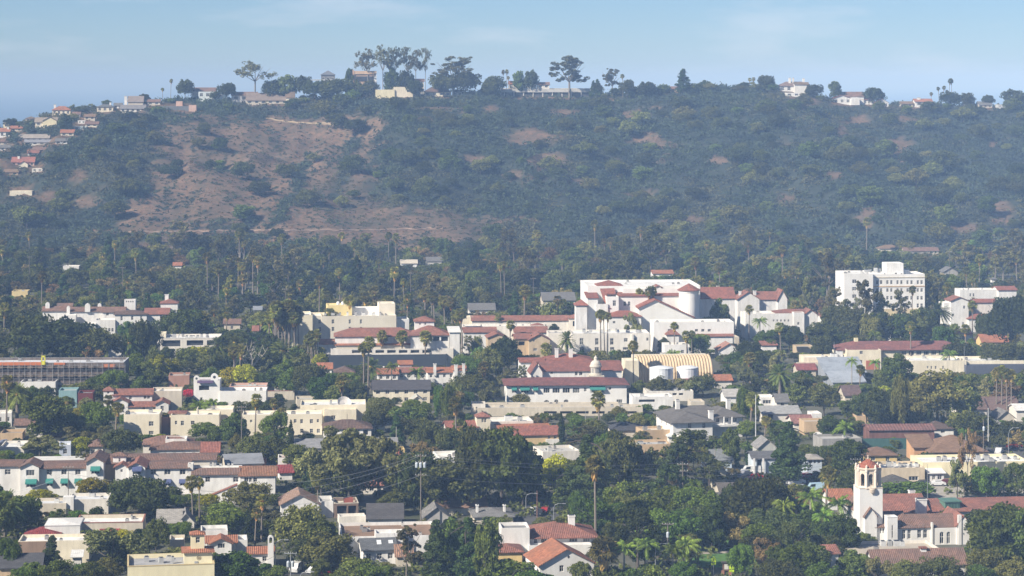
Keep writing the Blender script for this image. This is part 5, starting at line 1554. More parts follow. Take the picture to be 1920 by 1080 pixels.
# front gable hall
a0, ap, a1 = b.lx(1195.5, 0), b.lx(1229, 0), b.lx(1303, 0)
zl, zp, zr = b.lz(577, a0, 0), b.lz(561, ap, 0), b.lz(595, a1, 0)
m = MB(); wm = stucco((0.78, 0.77, 0.73), 0.08)
m.poly([(a0 + .6, 0, -0.3), (a1 - .5, 0, -0.3), (a1 - .5, 0, zr), (ap, 0, zp - 0.2), (a0 + .6, 0, zl)], wm)
m.poly([(a0 + .6, 8, -0.3), (a0 + .6, 0, -0.3), (a0 + .6, 0, zl), (a0 + .6, 8, zl)], wm); m.poly([(a1 - .5, 0, -0.3), (a1 - .5, 8, -0.3), (a1 - .5, 8, zr), (a1 - .5, 0, zr)], wm); b.part(m, "gable_wall")
m = MB(); rt = tile(REDB)
for (xa, za, xb, zb_) in ((a0, zl, ap, zp), (ap, zp, a1, zr)):
    m.slope([(xa, -0.7, za), (xb, -0.7, zb_), (xb, 8, zb_ + .1), (xa, 8, za + .1)], rt); m.poly([(xa, -0.7, za - .35), (xb, -0.7, zb_ - .35), (xb, -0.7, zb_), (xa, -0.7, za)], rt); m.poly([(xa, 8, za - .3), (xb, 8, zb_ - .3), (xb, -0.7, zb_ - .35), (xa, -0.7, za - .35)], rt)
b.part(m, "gable_roof")
# turret
a = b.lx(1291.5, 6); r = (b.lx(1310, 6) - b.lx(1273, 6)) / 2; zt = b.lz(543.5, a, 6)
m = MB(); m.lathe(a, 6, [(r, -0.3), (r, zt - 1.2), (r + .15, zt - 1.0), (r + .15, zt)], stucco(WHITE, 0.06), 28); b.part(m, "turret")
m = MB(); m.lathe(a, 6, [(r + 0.7, zt - 0.15), (r + 0.7, zt + 0.1), (0.0, b.lz(531, a, 6))], tile(REDB), 20); b.part(m, "turret_roof")
for (x, yy) in ((1304, 556), (1308, 556)):
    pass
b.block(1141, 1202, 593, -3, 9, WHITE, 'hip', REDB, yr=582, foot=False, yv=612, dirt=0.08, wins=[(1149, 1154, 602, 606.5)])
PROTECT.append((1195, 1312, 535, 606, b.Y0))
FOOT.append((b.X0, b.Y0 + 18, 26, 26, 0.07))
# ---- right of the theatre
b = Bld("red_roof_wing", "white wing with large red tile gable behind the stair turret", "building", 1345, 628, 6)
b.block(1314, 1378, 558, 0, 12, WHITE, 'gx', REDB, yr=538, yv=574)
b.chimney(1344, 1349, 536, 543, 6, 1.2, BEIGE)
b = Bld("red_roof_cottages", "white cottages with joined red tile roofs and white chimneys", "building", 1425, 618, 6)
b.block(1383, 1424, 560, 0, 9, WHITE, 'gy', RED, rise=3.0, yv=575, grid=(2, 1))
b.block(1418, 1462, 560, 2, 9, WHITE, 'gx', RED, yr=546, yv=574)
b.block(1458, 1476, 560, 1, 9, WHITE, 'gy', RED, yr=543, yv=590)
b.chimney(1413, 1418, 545, 553, 4, 1.1); b.chimney(1386, 1390, 546, 553, 4, 1.1)
b = Bld("mission_hall", "white mission hall with red tile lantern and small square windows", "building", 1465, 634, 5, "the white mission hall")
b.block(1398, 1490, 588, 0, 12, WHITE, 'flat', OFFW, yv=618, wins=[(1449 + 7 * k, 1452 + 7 * k, 599, 603) for k in range(5)])
b.block(1456, 1528, 586, 3, 9, WHITE, 'hip', RED, yr=579, yv=612)
b.block(1488, 1508, 586, -0.5, 4, WHITE, 'flat', OFFW, yv=600, foot=False, wins=[(1495, 1499, 604, 609)])
b.block(1507, 1533, 590, 1, 9, WHITE, 'gy', RED, yr=580, yv=625, foot=False)
# ---- hotel
b = Bld("tall_hotel", "tall six storey white hotel with rooftop penthouse", "building", 1660, 618, 5, "the tall white hotel")
HW = []
pairs = [(1642.8, 1646.8), (1650, 1654.5), (1662, 1666.2), (1669.4, 1673.4), (1681, 1685), (1688.3, 1692.3), (1699.8, 1703.8), (1707.2, 1711.4), (1719, 1723), (1726, 1730.3)]
for (y0, y1) in ((525.5, 533), (540.5, 547.5), (555, 562.2), (569, 577), (584, 592)):
    HW += [(p[0], p[1], y0, y1) for p in pairs]
b.block(1636, 1734, 514, 2, 15, WHITE, 'flat', FWHITE, yv=588, wins=HW, dirt=0.08)
b.block(1583, 1637, 513, 0, 17, WHITE, 'flat', FWHITE, yv=585, dirt=0.08, wins=[(1598, 1606, y, y + 7) for y in (524, 538, 552, 567, 582)] + [(1618, 1622, y, y + 7) for y in (538, 552, 567)])
b.block(1662, 1694, 493.5, 7, 8, WHITE, 'flat', WHITE, foot=False, ybot=518, wins=[(1678, 1682, 511, 515.5, 'a')])
b.block(1694, 1705, 506, 9, 6, (0.6, 0.62, 0.64), 'flat', FWHITE, foot=False, ybot=516, protect=False)
for (y, c) in ((536, (0.64, 0.46, 0.28)), (519, (0.72, 0.66, 0.54)), (579, (0.70, 0.56, 0.36))):
    b.box("cornice_band", 1637.5, 1734.5, y, y + 1.6, 1.78, 0.3, stucco(c))
b.box("lower_storey_face", 1637.5, 1735, 581, 618, 1.72, 0.26, stucco((0.72, 0.60, 0.38)))
b.units(1620, 1650, 510, 6, 4, 7, 1.8)
b = Bld("white_hillside_flats", "white flats with stepped red coping beside date palms", "building", 1800, 622, 6)
b.block(1783, 1816, 563, 0, 9, WHITE, 'gy', RED, rise=1.5, yv=606, wins=[(1806, 1810, 573, 579), (1785, 1789, 588, 593), (1804, 1808, 604, 610)])
b.block(1770, 1784, 568, 1, 8, WHITE, 'flat', OFFW, yv=605)
b.block(1816, 1876, 597, -2, 8, WHITE, 'hip', REDB, yr=588, yv=608, wins=[(1829, 1833, 600, 604)])
b.block(1830, 1868, 566, 6, 7, OFFW, 'gx', REDB, yr=560, yv=572)
b = Bld("long_white_wall_house", "long white house with red tile end among dark oaks", "building", 1850, 590, 5)
b.block(1800, 1874, 543, 0, 9, WHITE, 'flat', OFFW, yv=558, wins=[(1818, 1821, 550, 556), (1824, 1827, 550, 556)])
b.block(1872, 1906, 543, -1, 10, WHITE, 'gx', REDB, yr=536, yv=556)
simple("yellow_tile_house", "yellow house with orange tile roof among palms", "house", 1842, 1890, 640, 654, 9, YELLOW, 'gx', ORTILE, 5, yr=626, yv=642)
# ---- long school roof on the right
b = Bld("long_red_school", "very long cream school with dull red hipped roof", "building", 1690, 690, 3, "the long red roofed school")
b.block(1572, 1812, 655, 0, 13, CREAM, 'hip', (0.27, 0.115, 0.095), yr=639, over=1.0, yv=668, wins=[(1612, 1618, 659, 666)] + [(1690 + 14 * k, 1700 + 14 * k, 658, 666) for k in range(8)])
b.block(1588, 1652, 656, -4, 5, CREAM, 'flat', OFFW, yv=690, foot=False, wins=[(1612, 1618, 658, 664), (1612, 1617, 675, 681)])
b.box("red_panel", 1624, 1648, 676, 700, -4.3, 0.28, stucco((0.45, 0.17, 0.11)))
b.box("vent_stack", 1602, 1609, 634, 642, 6, 1.2, stucco(PALEY))
b = Bld("long_cream_annex", "long cream flat annex with dark carport strip", "building", 1815, 708, 3)
b.block(1705, 1812, 676, 0, 14, CREAM, 'flat', FWHITE, yv=698, wins=[(1745, 1748, 686, 692), (1753, 1756, 686, 692), (1767, 1770, 686, 692), (1738, 1741, 686, 691)])
b.block(1810, 1935, 676, 1, 14, CREAM, 'flat', FWHITE, yv=688)
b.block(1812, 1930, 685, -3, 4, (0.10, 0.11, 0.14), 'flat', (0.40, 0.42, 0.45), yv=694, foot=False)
b = Bld("blue_grey_shed", "large shed with two blue grey metal roof planes", "building", 1590, 726, 8)
b.block(1548, 1622, 698, 8, 10, (0.30, 0.32, 0.35), 'shed', SBLUE, rise=4.2, rmat=flat_roof((0.27, 0.30, 0.34)), yv=702)
b.block(1562, 1622, 716, 0, 8, (0.30, 0.32, 0.35), 'shed', SBLUE, rise=2.8, rmat=flat_roof((0.30, 0.33, 0.37)), yv=718)
b = Bld("flat_clinic", "flat cream clinic with brown parapet and rooftop units", "building", 1545, 700, 4)
b.block(1468, 1590, 672, 0, 10, BEIGE, 'flat', OFFW, yv=682, units=0) if False else b.block(1508, 1590, 670, 0, 10, CREAM, 'flat', OFFW, yv=680)
b.block(1498, 1555, 682, -5, 5, BEIGE, 'flat', (0.30, 0.14, 0.11), yv=688)
b.units(1556, 1582, 668, 3, 2, 1, 2.0)
simple("arched_store", "small store with arched tan parapet", "building", 1494, 1527, 650, 668, 8, (0.52, 0.42, 0.28), 'flat', FGREY, 5, yv=660)
simple("pink_bungalow", "pink roofed bungalow by slender palms", "house", 1348, 1388, 655, 672, 8, WHITE, 'gy', PINK, 6, rise=2.4, rmat=tile((0.44, 0.22, 0.16)), yv=664)
simple("red_bungalow", "small white bungalow with red tile roof beside dark tree", "house", 1428, 1456, 646, 664, 7, WHITE, 'gx', RED, 5, yr=638, yv=655)
simple("grey_store", "grey flat store beyond the pink bungalow", "building", 1336, 1386, 632, 650, 8, BEIGE, 'flat', SGREY, 5, yv=642)
simple("red_rear_roof", "low house with dull red roof beside the blue grey shed", "house", 1496, 1530, 692, 706, 8, BEIGE, 'gx', (0.30, 0.10, 0.09), 5, rise=1.6, yv=694)

# ---- left middle: stepped yellow block and mall
b = Bld("stepped_office", "stepped cream office block with yellow penthouse and roof domes", "building", 640, 655, 8, "the stepped cream office block")
b.block(603, 743, 592, 0, 16, (0.74, 0.68, 0.56), 'flat', OFFW, yv=618, dirt=0.06, wins=[(622, 627, 599, 607), (654, 658, 599, 607), (675, 679, 599, 607), (622, 627, 613, 621), (654, 658, 613, 619), (675, 679, 613, 619)])
b.block(539, 586, 591, -4, 16, (0.78, 0.72, 0.56), 'flat', OFFW, yv=632, dirt=0.06)
b.block(586, 604, 592, 0.2, 14, (0.74, 0.68, 0.56), 'flat', OFFW, yv=625, foot=False, dirt=0.06, wins=[(597, 602, 599, 607), (597, 602, 613, 621), (597, 602, 628, 635)])
b.block(614, 660, 572, 9, 9, (0.80, 0.66, 0.32), 'flat', OFFW, foot=False, ybot=596, dirt=0.05)
b.block(660, 712, 577, 11, 6, (0.84, 0.83, 0.80), 'flat', FWHITE, foot=False, ybot=596, dirt=0.05)
b.block(711, 741, 569, 6, 9, (0.76, 0.70, 0.58), 'flat', OFFW, foot=False, ybot=596, dirt=0.05)
b.block(744, 767, 598, 2, 10, WHITE, 'flat', FGREY, yv=614)
for x in (634, 643):
    a = b.lx(x, 12); m = MB(); zl = b.lz(572, a, 12); m.lathe(a, 12, [(.3, zl - 1), (.3, zl), (.55, zl + .2), (.75, zl + .7), (.6, zl + 1.2), (.25, zl + 1.45), (0, zl + 1.5)], paint((0.85, 0.85, 0.85), 0.4), 12); b.part(m, "antenna_dome")
b.units(600, 720, 590, 4, 8, 9, 1.0)
b = Bld("tiled_mall", "long mall with red tile roof, corner tower and dark parking wall", "building", 735, 690, 4, "the long tiled mall")
b.block(628, 782, 630, 6, 12, WHITE, 'hip', RED, yr=614, yv=634)
b.block(770, 842, 628, 3, 13, WHITE, 'hip', RED, yr=610, yv=650, wins=[(812, 824, 631, 640, 'o'), (827, 840, 631, 640, 'o'), (770, 780, 634, 642, 'o')])
b.block(778, 814, 602, 12, 8, WHITE, 'pyr', RED, yr=592, foot=False, yv=612, wins=[(786, 789, 606, 609), (796, 799, 606, 609)])
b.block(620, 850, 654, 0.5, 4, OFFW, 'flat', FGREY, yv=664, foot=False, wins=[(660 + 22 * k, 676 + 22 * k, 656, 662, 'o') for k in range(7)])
b.block(630, 840, 646, 4, 6, BEIGE, 'shed', ORTILE, rise=1.0, yv=650, foot=False)
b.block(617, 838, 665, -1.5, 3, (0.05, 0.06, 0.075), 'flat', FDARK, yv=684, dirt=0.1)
b.block(843, 862, 622, 2, 14, WHITE, 'shed', WHITE, rise=0.6, rmat=stucco(WHITE), yv=648)
# ---- white inn on the left, mid distance
b = Bld("hillside_inn", "white courtyard inn with brown tile roofs and round topped chimneys", "building", 240, 645, 5, "the white courtyard inn")
b.block(215, 275, 589, 0, 11, WHITE, 'hip', DKBROWN, yr=581, yv=618, wins=[(226, 230, 593, 601), (226, 230, 607, 615), (246, 250, 593, 600), (263, 266, 593, 600)])
b.block(272, 316, 588, 2, 10, WHITE, 'gx', RED, yr=577, yv=605, wins=[(300, 304, 591, 597)])
b.block(301, 333, 568, 8, 7, WHITE, 'pyr', RED, yr=560, yv=578, over=0.4)
b.chimney(309, 316, 552, 566, 12, 1.4)
b.block(178, 216, 600, -1, 8, WHITE, 'flat', OFFW, yv=618, wins=[(203, 207, 615, 622, 'a'), (209, 213, 615, 622, 'a')])
b.block(155, 180, 607, -3, 6, WHITE, 'flat', OFFW, yv=612)
b.block(192, 234, 584, 14, 8, WHITE, 'gx', BROWN, yr=575, yv=590, wins=[(199, 204, 586, 592)])
b.block(130, 192, 583, 16, 8, WHITE, 'gx', BROWN, yr=575, yv=588)
b.block(80, 130, 582, 18, 8, WHITE, 'gx', BROWN, yr=574, yv=590)
b.block(108, 134, 578, 26, 6, WHITE, 'gx', BROWN, yr=568, yv=574)
b.block(118, 142, 591, 10, 5, WHITE, 'flat', OFFW, yv=598)
for (x0_, x1_, yt_, yb_, l) in ((159, 169, 569, 585, 15), (85, 93, 567, 580, 20), (125, 131, 574, 588, 15), (183, 190, 569, 580, 20)):
    a0, a1 = b.lx(x0_, l), b.lx(x1_, l); mid, rr = (a0 + a1) / 2, (a1 - a0) / 2; z0, z1 = b.lz(yb_, mid, l), b.lz(yt_, mid, l)
    m = MB(); pr = [(a0, z0)] + [(mid - rr * math.cos(t), z1 - rr + rr * math.sin(t)) for t in [math.pi * k / 8 for k in range(9)]] + [(a1, z0)]
    m.poly([(p[0], l, p[1]) for p in pr][::-1], stucco(WHITE)); m.poly([(p[0], l + 1.4, p[1]) for p in pr], stucco(WHITE))
    for p, q in zip(pr, pr[1:]): m.poly([(p[0], l, p[1]), (q[0], l, q[1]), (q[0], l + 1.4, q[1]), (p[0], l + 1.4, p[1])], stucco(WHITE))
    b.part(m, "chimney")
b.block(233, 254, 562, 20, 4, WHITE, 'flat', BROWN, foot=False, wins=[(236 + 4 * k, 238.5 + 4 * k, 564, 567, 'a') for k in range(4)])
b = simple("white_gable_chapel", "narrow white gable house beside date palm below the inn", "house", 203, 228, 655, 678, 8, WHITE, 'gy', RED, 6, yr=644, yv=672, wins=[(216, 219, 653, 660)])
b = Bld("modern_flat_block", "modern block with wide white roof edges and dark recesses below", "building", 355, 672, 4)
b.block(300, 412, 634, 0, 14, OFFW, 'flat', FWHITE, yv=648, coping=WHITE, wins=[(304, 338, 638, 650, 'o'), (350, 381, 638, 648, 'o'), (388, 402, 638, 648, 'o')])  # openings under the roof edge end in plain dark backs
b.block(300, 311, 624, 8, 5, CREAM, 'flat', OFFW, foot=False, yv=632)
b.units(320, 390, 632, 5, 7, 6, 1.1)
simple("yellow_flat_house", "small yellow flat roofed house among tall palms", "house", 22, 52, 546, 566, 9, (0.72, 0.58, 0.30), 'flat', SGREY, 5, yv=553)
simple("cafe_row", "small shop row with orange tiles and green awning under ficus", "building", 600, 640, 644, 664, 7, WHITE, 'gx', ORTILE, 5, rise=1.5, yv=650)
b = Bld("tile_villa", "white tile roofed villa with orange canopy", "house", 750, 716, 5)
b.block(708, 746, 700, 0, 8, WHITE, 'gx', ORTILE, yr=690, yv=710, grid=(3, 1))
b.block(746, 800, 697, 3, 8, WHITE, 'gx', RED, yr=688, yv=712, grid=(4, 1))
b.block(748, 772, 682, 12, 6, WHITE, 'gx', ORTILE, yr=675, yv=685)
b.box("white_chimney", 718, 721, 687, 692, 4, 0.8, stucco(WHITE))
b = Bld("white_villa", "tall white villa with square chimneys and tile roofs", "house", 836, 730, 6)
b.block(802, 852, 697, 0, 8, WHITE, 'gx', ORTILE, yr=688, yv=716, grid=(4, 2, 0.9, 1.1))
b.block(850, 873, 693, -1, 8, WHITE, 'gx', ORTILE, yr=685, yv=716, grid=(2, 2, 0.8, 1.0))
b.chimney(813, 818, 682, 700, -0.6, 1.0); b.chimney(852, 858, 684, 700, -1.7, 1.0); b.chimney(867, 872, 682, 700, -1.7, 1.0)
simple("charcoal_roof_house", "cream house with long charcoal shingle roof behind fan palms", "house", 700, 806, 729, 756, 11, CREAM, 'gx', SDARK, 4, rmat=SH((0.085, 0.08, 0.085)), yr=712, yv=744, grid=(6, 2, 1.3, 1.2))
simple("maroon_hip_house", "small house with maroon hipped roof below dark parking wall", "house", 628, 664, 698, 712, 8, BEIGE, 'hip', DKBROWN, 5, yr=686, yv=698)

# ---- row below the white hall
b = Bld("cream_tower_house", "cream house with square tile capped tower and long red roofs", "house", 960, 834, 8, "the cream tower house")
b.block(894, 919, 781, 6, 4.5, CREAM, 'hip', RED, yr=772, yv=800, wins=[(903, 907, 785, 792), (908, 912, 785, 792)], over=0.3)
b.block(838, 895, 800, 6, 8, WHITE, 'gx', REDB, yr=788, yv=806)
b.block(920, 1000, 790, 12, 10, OFFW, 'flat', OFFW, yv=796)
b.block(936, 1030, 803, 4, 9, OFFW, 'gx', ORTILE, yr=794, yv=806)
b.block(960, 1048, 814, 0, 9, (0.66, 0.50, 0.28), 'gx', REDB, yr=798, yv=826, wins=[(1027, 1032, 816, 823), (1038, 1044, 816, 823)])
b.block(1024, 1049, 824, -1.2, 1, WHITE, 'flat', WHITE, foot=False, yv=829)
b.units(945, 975, 787, 16, 2, 1, 1.6)
simple("flat_grey_depot", "cream sided depot with grey flat roof and brown lean-to", "building", 1018, 1088, 846, 868, 11, OFFW, 'flat', (0.42, 0.41, 0.38), 14, yv=860, units=3)
simple("tan_blank_box", "blank tan box building with rooftop vents", "building", 1186, 1258, 833, 868, 9, TAN, 'flat', FGREY, 6, yv=856, units=4)
simple("dark_hip_roof", "house with very dark hipped roof beside round green tree", "house", 1148, 1210, 806, 820, 10, BEIGE, 'hip', SDARK, 5, rmat=SH((0.07, 0.07, 0.075)), yr=790, yv=804)
b = Bld("grey_roof_mansion", "large white two storey house with broad grey hipped roofs and chimneys", "house", 1310, 828, 13, "the grey roofed mansion")
b.block(1262, 1336, 791, 0, 14, WHITE, 'hip', SGREY, yr=772, rmat=SH((0.15, 0.14, 0.13)), yv=812, wins=[(1290, 1296, 793, 803), (1317, 1323, 793, 803)], over=0.9, left=(3, 2))
b.block(1336, 1392, 781, 6, 14, WHITE, 'hip', SGREY, yr=762, rmat=SH((0.15, 0.14, 0.13)), yv=815, wins=[(1343, 1349, 784, 792), (1359, 1366, 784, 791), (1374, 1382, 784, 791), (1349, 1356, 810, 826, 'o')], over=0.9)
b.block(1252, 1370, 781, 10, 12, WHITE, 'hip', SGREY, yr=760, rmat=SH((0.15, 0.14, 0.13)), yv=786, over=0.9, foot=False)
b.box("balcony", 1336, 1386, 796, 800, 4.6, 1.5, stucco(WHITE))
b.box("column", 1357, 1359, 782, 797, 4.8, 0.4, stucco(WHITE)); b.box("column", 1372, 1374, 782, 797, 4.8, 0.4, stucco(WHITE))
b.chimney(1268, 1275, 750, 768, 14, 1.2); b.chimney(1363, 1370, 748, 766, 14, 1.2); b.chimney(1330, 1338, 770, 790, 5, 1.2)
b.block(1206, 1262, 806, 3, 8, TAN, 'flat', BEIGE, foot=True, yv=806)
simple("white_box_house", "white box house with dark picture window", "house", 1426, 1454, 745, 764, 8, WHITE, 'flat', OFFW, 6, yv=757, wins=[(1430, 1446, 750, 757)])
simple("pale_low_house", "low house with pale grey gable roof below white box house", "house", 1430, 1500, 774, 794, 10, OFFW, 'gx', SGREY, 6, rmat=SH((0.34, 0.34, 0.33)), yr=760, yv=786, wins=[(1440, 1450, 776, 786, 'o')])
simple("red_gable_house", "small house with faded red gable roof", "house", 1488, 1524, 792, 808, 9, OFFW, 'gx', RED, 6, rmat=tile((0.34, 0.16, 0.13)), yr=777, yv=794)
simple("white_stub_house", "white stub house above tan courtyard wall", "house", 1522, 1541, 775, 800, 6, WHITE, 'flat', OFFW, 6, yv=786)
simple("tan_court_wall", "long tan walled store with flat grey roof", "building", 1508, 1549, 790, 816, 7, TAN, 'flat', FGREY, 6, yv=808)
simple("grey_side_store", "grey store with light flat roof between palm and oak", "building", 1606, 1628, 780, 794, 8, TAN, 'flat', SGREY, 5, yv=790)
simple("blue_bungalow", "pale blue bungalow with grey gable roof", "house", 1326, 1372, 862, 884, 9, BLUEW, 'gx', SGREY, 6, rmat=SH((0.20, 0.21, 0.215)), yr=842, yv=872, wins=[(1334, 1340, 866, 871), (1344, 1350, 866, 871), (1354, 1360, 866, 871)])
b = simple("porch_cottage", "blue grey cottage with white porch columns", "house", 1412, 1456, 858, 888, 8, (0.56, 0.62, 0.68), 'gx', SGREY, 6, rmat=SH((0.13, 0.13, 0.135)), yr=845, yv=880, wins=[(1420, 1428, 862, 878, 'o')])
for x in (1413, 1430): b.box("porch_column", x, x + 3, 860, 888, -1.0, 0.4, stucco(WHITE))
simple("small_gable_cottage", "small cottage with layered grey gables", "house", 1422, 1456, 838, 858, 8, (0.5, 0.5, 0.47), 'gy', SGREY, 6, rmat=SH((0.26, 0.25, 0.24)), rise=2.2, yv=844)
simple("blue_white_cottage", "little blue and white cottage with bay windows", "house", 1513, 1541, 860, 892, 7, (0.55, 0.62, 0.70), 'hip', BEIGE, 6, rmat=SH((0.36, 0.33, 0.29)), yr=852, yv=882, wins=[(1517, 1523, 863, 869), (1526, 1530, 863, 869), (1533, 1538, 863, 869)])
simple("cream_end_house", "cream gable ended house behind dark twisted tree", "house", 1338, 1361, 884, 916, 9, CREAM, 'gy', SGREY, 10, rise=2.2, yv=902)
simple("long_dark_roof", "low house with long dark brown shingle roof", "house", 1352, 1412, 922, 936, 10, BEIGE, 'gx', SBROWN, 5, rmat=SH((0.13, 0.115, 0.10)), yr=904, yv=924)
# right side
b = Bld("rust_shed", "long rusty corrugated shed above green mesh fence", "building", 1690, 842, 3, "the rusty corrugated shed")
b.block(1630, 1752, 805, 6, 9, (0.22, 0.115, 0.095), 'gx', (0.24, 0.12, 0.10), rise=1.0, rmat=tile((0.24, 0.12, 0.10), 0.9), yv=818, dirt=0.5)
b.block(1617, 1728, 822, 0, 0.4, (0.06, 0.13, 0.115), 'flat', (0.06, 0.13, 0.115), yv=838, foot=False)
simple("grey_garage", "grey walled garage with flat roof beside green fence", "building", 1542, 1616, 822, 846, 9, (0.34, 0.33, 0.31), 'flat', FGREY, 10, yv=836)
simple("brown_hip_cottage", "white cottage with brown hipped roof above rusty shed", "house", 1736, 1788, 803, 824, 9, WHITE, 'hip', DKBROWN, 5, rmat=SH((0.12, 0.085, 0.07)), yr=789, yv=812, wins=[(1764, 1772, 806, 812)])
simple("ochre_cottage", "ochre cottage with brown hipped roof", "house", 1622, 1682, 853, 876, 9, YELLOW, 'hip', SBROWN, 6, rmat=SH((0.20, 0.125, 0.085)), yr=837, yv=866, wins=[(1633, 1641, 856, 864), (1661, 1668, 856, 865)])
b = Bld("orange_brown_house", "orange walled house with sweeping brown shingle roofs", "house", 1790, 868, 6)
b.block(1748, 1846, 846, 0, 14, ORANGE, 'hip', SBROWN, rmat=SH((0.23, 0.145, 0.095)), yr=815, yv=858, wins=[(1767, 1779, 850, 857), (1830, 1837, 850, 857)], over=1.0)
b.block(1714, 1752, 838, 4, 8, ORANGE, 'shed', SBROWN, rise=2.4, rmat=SH((0.23, 0.145, 0.095)), yv=840, over=0.6)
b = Bld("cream_warehouse", "cream warehouse with white cluttered flat roof", "building", 1825, 900, 5, "the cream warehouse")
b.block(1730, 1930, 866, 0, 13, PALEY, 'flat', FWHITE, yv=890, dirt=0.12)
b.block(1742, 1770, 886, -4, 4, WHITE, 'shed', FWHITE, rise=0.6, rmat=stucco(WHITE), yv=900, foot=False, wins=[(1748, 1754, 891, 899), (1758, 1766, 891, 899)])
b.units(1745, 1915, 862, 5, 9, 8, 1.2)
b = Bld("beige_store", "beige flat store with roof ducts behind the belfry", "building", 1695, 908, 5)
b.block(1652, 1734, 877, 0, 11, (0.62, 0.52, 0.38), 'flat', OFFW, yv=898, wins=[(1704, 1722, 893, 901)])
b.units(1660, 1725, 873, 3, 6, 8, 0.9)
simple("dark_hip_store", "low store with dark hipped roof behind the belfry", "building", 1658, 1708, 906, 916, 9, BEIGE, 'hip', SDARK, 5, rmat=SH((0.10, 0.095, 0.09)), yr=890, yv=906)
b = Bld("brown_ranch_roofs", "ranch houses with long brown roofs and white gable edges", "house", 1855, 785, 5)
b.block(1802, 1850, 766, 0, 11, OFFW, 'gx', SBROWN, rmat=SH((0.16, 0.11, 0.095)), yr=744, yv=768)
b.block(1848, 1912, 766, 1, 12, OFFW, 'gx', SBROWN, rmat=SH((0.17, 0.115, 0.10)), yr=743, yv=768)
m = MB(); 
for (xa, ya, xb, yb_) in ((1829, 755, 1836, 766), (1842, 745, 1847, 752)):
    p, q = b.lx(xa, 0), b.lx(xb, 0); m.poly([(p, -0.7, b.lz(ya, p, 3)), (q, -0.8, b.lz(yb_, q, 0)), (q + .5, -0.8, b.lz(yb_, q, 0)), (p + .5, -0.7, b.lz(ya, p, 3))], stucco(WHITE))
simple("grey_ridge_house", "small grey gable house beside brown ranch roofs", "house", 1872, 1902, 782, 800, 8, BEIGE, 'gy', SGREY, 6, rise=2.0, rmat=SH((0.2, 0.19, 0.18)), yv=786)

# ---- houses along the foot of the hill
for (nm, lb, x0, x1, yt, yb, dp, wl, rf, rc, rs) in (
    ("foot_house", "pale house with grey roof under trees at the hill foot", 800, 828, 489, 500, 9, OFFW, 'gx', SGREY, 2.0),
    ("foot_house", "low white house with tan roof at the hill foot", 752, 782, 493, 506, 9, WHITE, 'gx', BEIGE, 1.6),
    ("foot_house", "cream house glimpsed behind fan palms at the hill foot", 1650, 1690, 466, 484, 9, CREAM, 'hip', SBROWN, 2.0),
    ("foot_house", "long tan house with brown roof at the hill foot", 1696, 1760, 470, 486, 9, BEIGE, 'gx', BROWN, 1.8),
    ("grey_gable_home", "grey gabled home above the long white house", 1770, 1796, 509, 528, 9, (0.4, 0.38, 0.34), 'gy', SGREY, 2.2),
    ("cupola_lantern", "small white belvedere above dark oaks", 1860, 1868, 523, 540, 3, WHITE, 'pyr', SGREY, 0.8),
    ("grey_roof_lodge", "lodge with grey hipped roof behind the red arcade", 880, 928, 580, 598, 10, OFFW, 'gx', SGREY, 2.4),
    ("grey_roof_hall", "dull grey roofed hall beside tall fan palms", 1018, 1078, 562, 590, 12, BEIGE, 'gx', SGREY, 3.0),
    ("white_glimpse_house", "white house glimpsed in dense trees under the path", 118, 148, 499, 520, 8, WHITE, 'flat', OFFW, 1.0),
    ("white_porch_house", "white porch house with orange roof beyond the theatre", 1224, 1262, 512, 530, 8, WHITE, 'gx', ORTILE, 1.4),
    ("red_glimpse_house", "red roofed cottage glimpsed among trees above the modern block", 474, 484, 619, 640, 7, WHITE, 'gx', RED, 1.6),
    ("tile_glimpse_house", "orange tiled cottage glimpsed below the path", 325, 340, 497, 512, 7, WHITE, 'gx', ORTILE, 1.4),
    ("grey_glimpse_house", "blue grey roofed cottage behind the palm grove", 476, 490, 580, 600, 7, GREYW, 'gx', SBLUE, 1.2)):
    simple(nm, lb, "house", x0, x1, yt, yb, dp, wl, rf, rc, 5, rise=rs, yv=yt + 3, rmat=SH(rc) if rc in (SGREY, SBROWN, SBLUE, BEIGE) and rf != 'flat' else None)

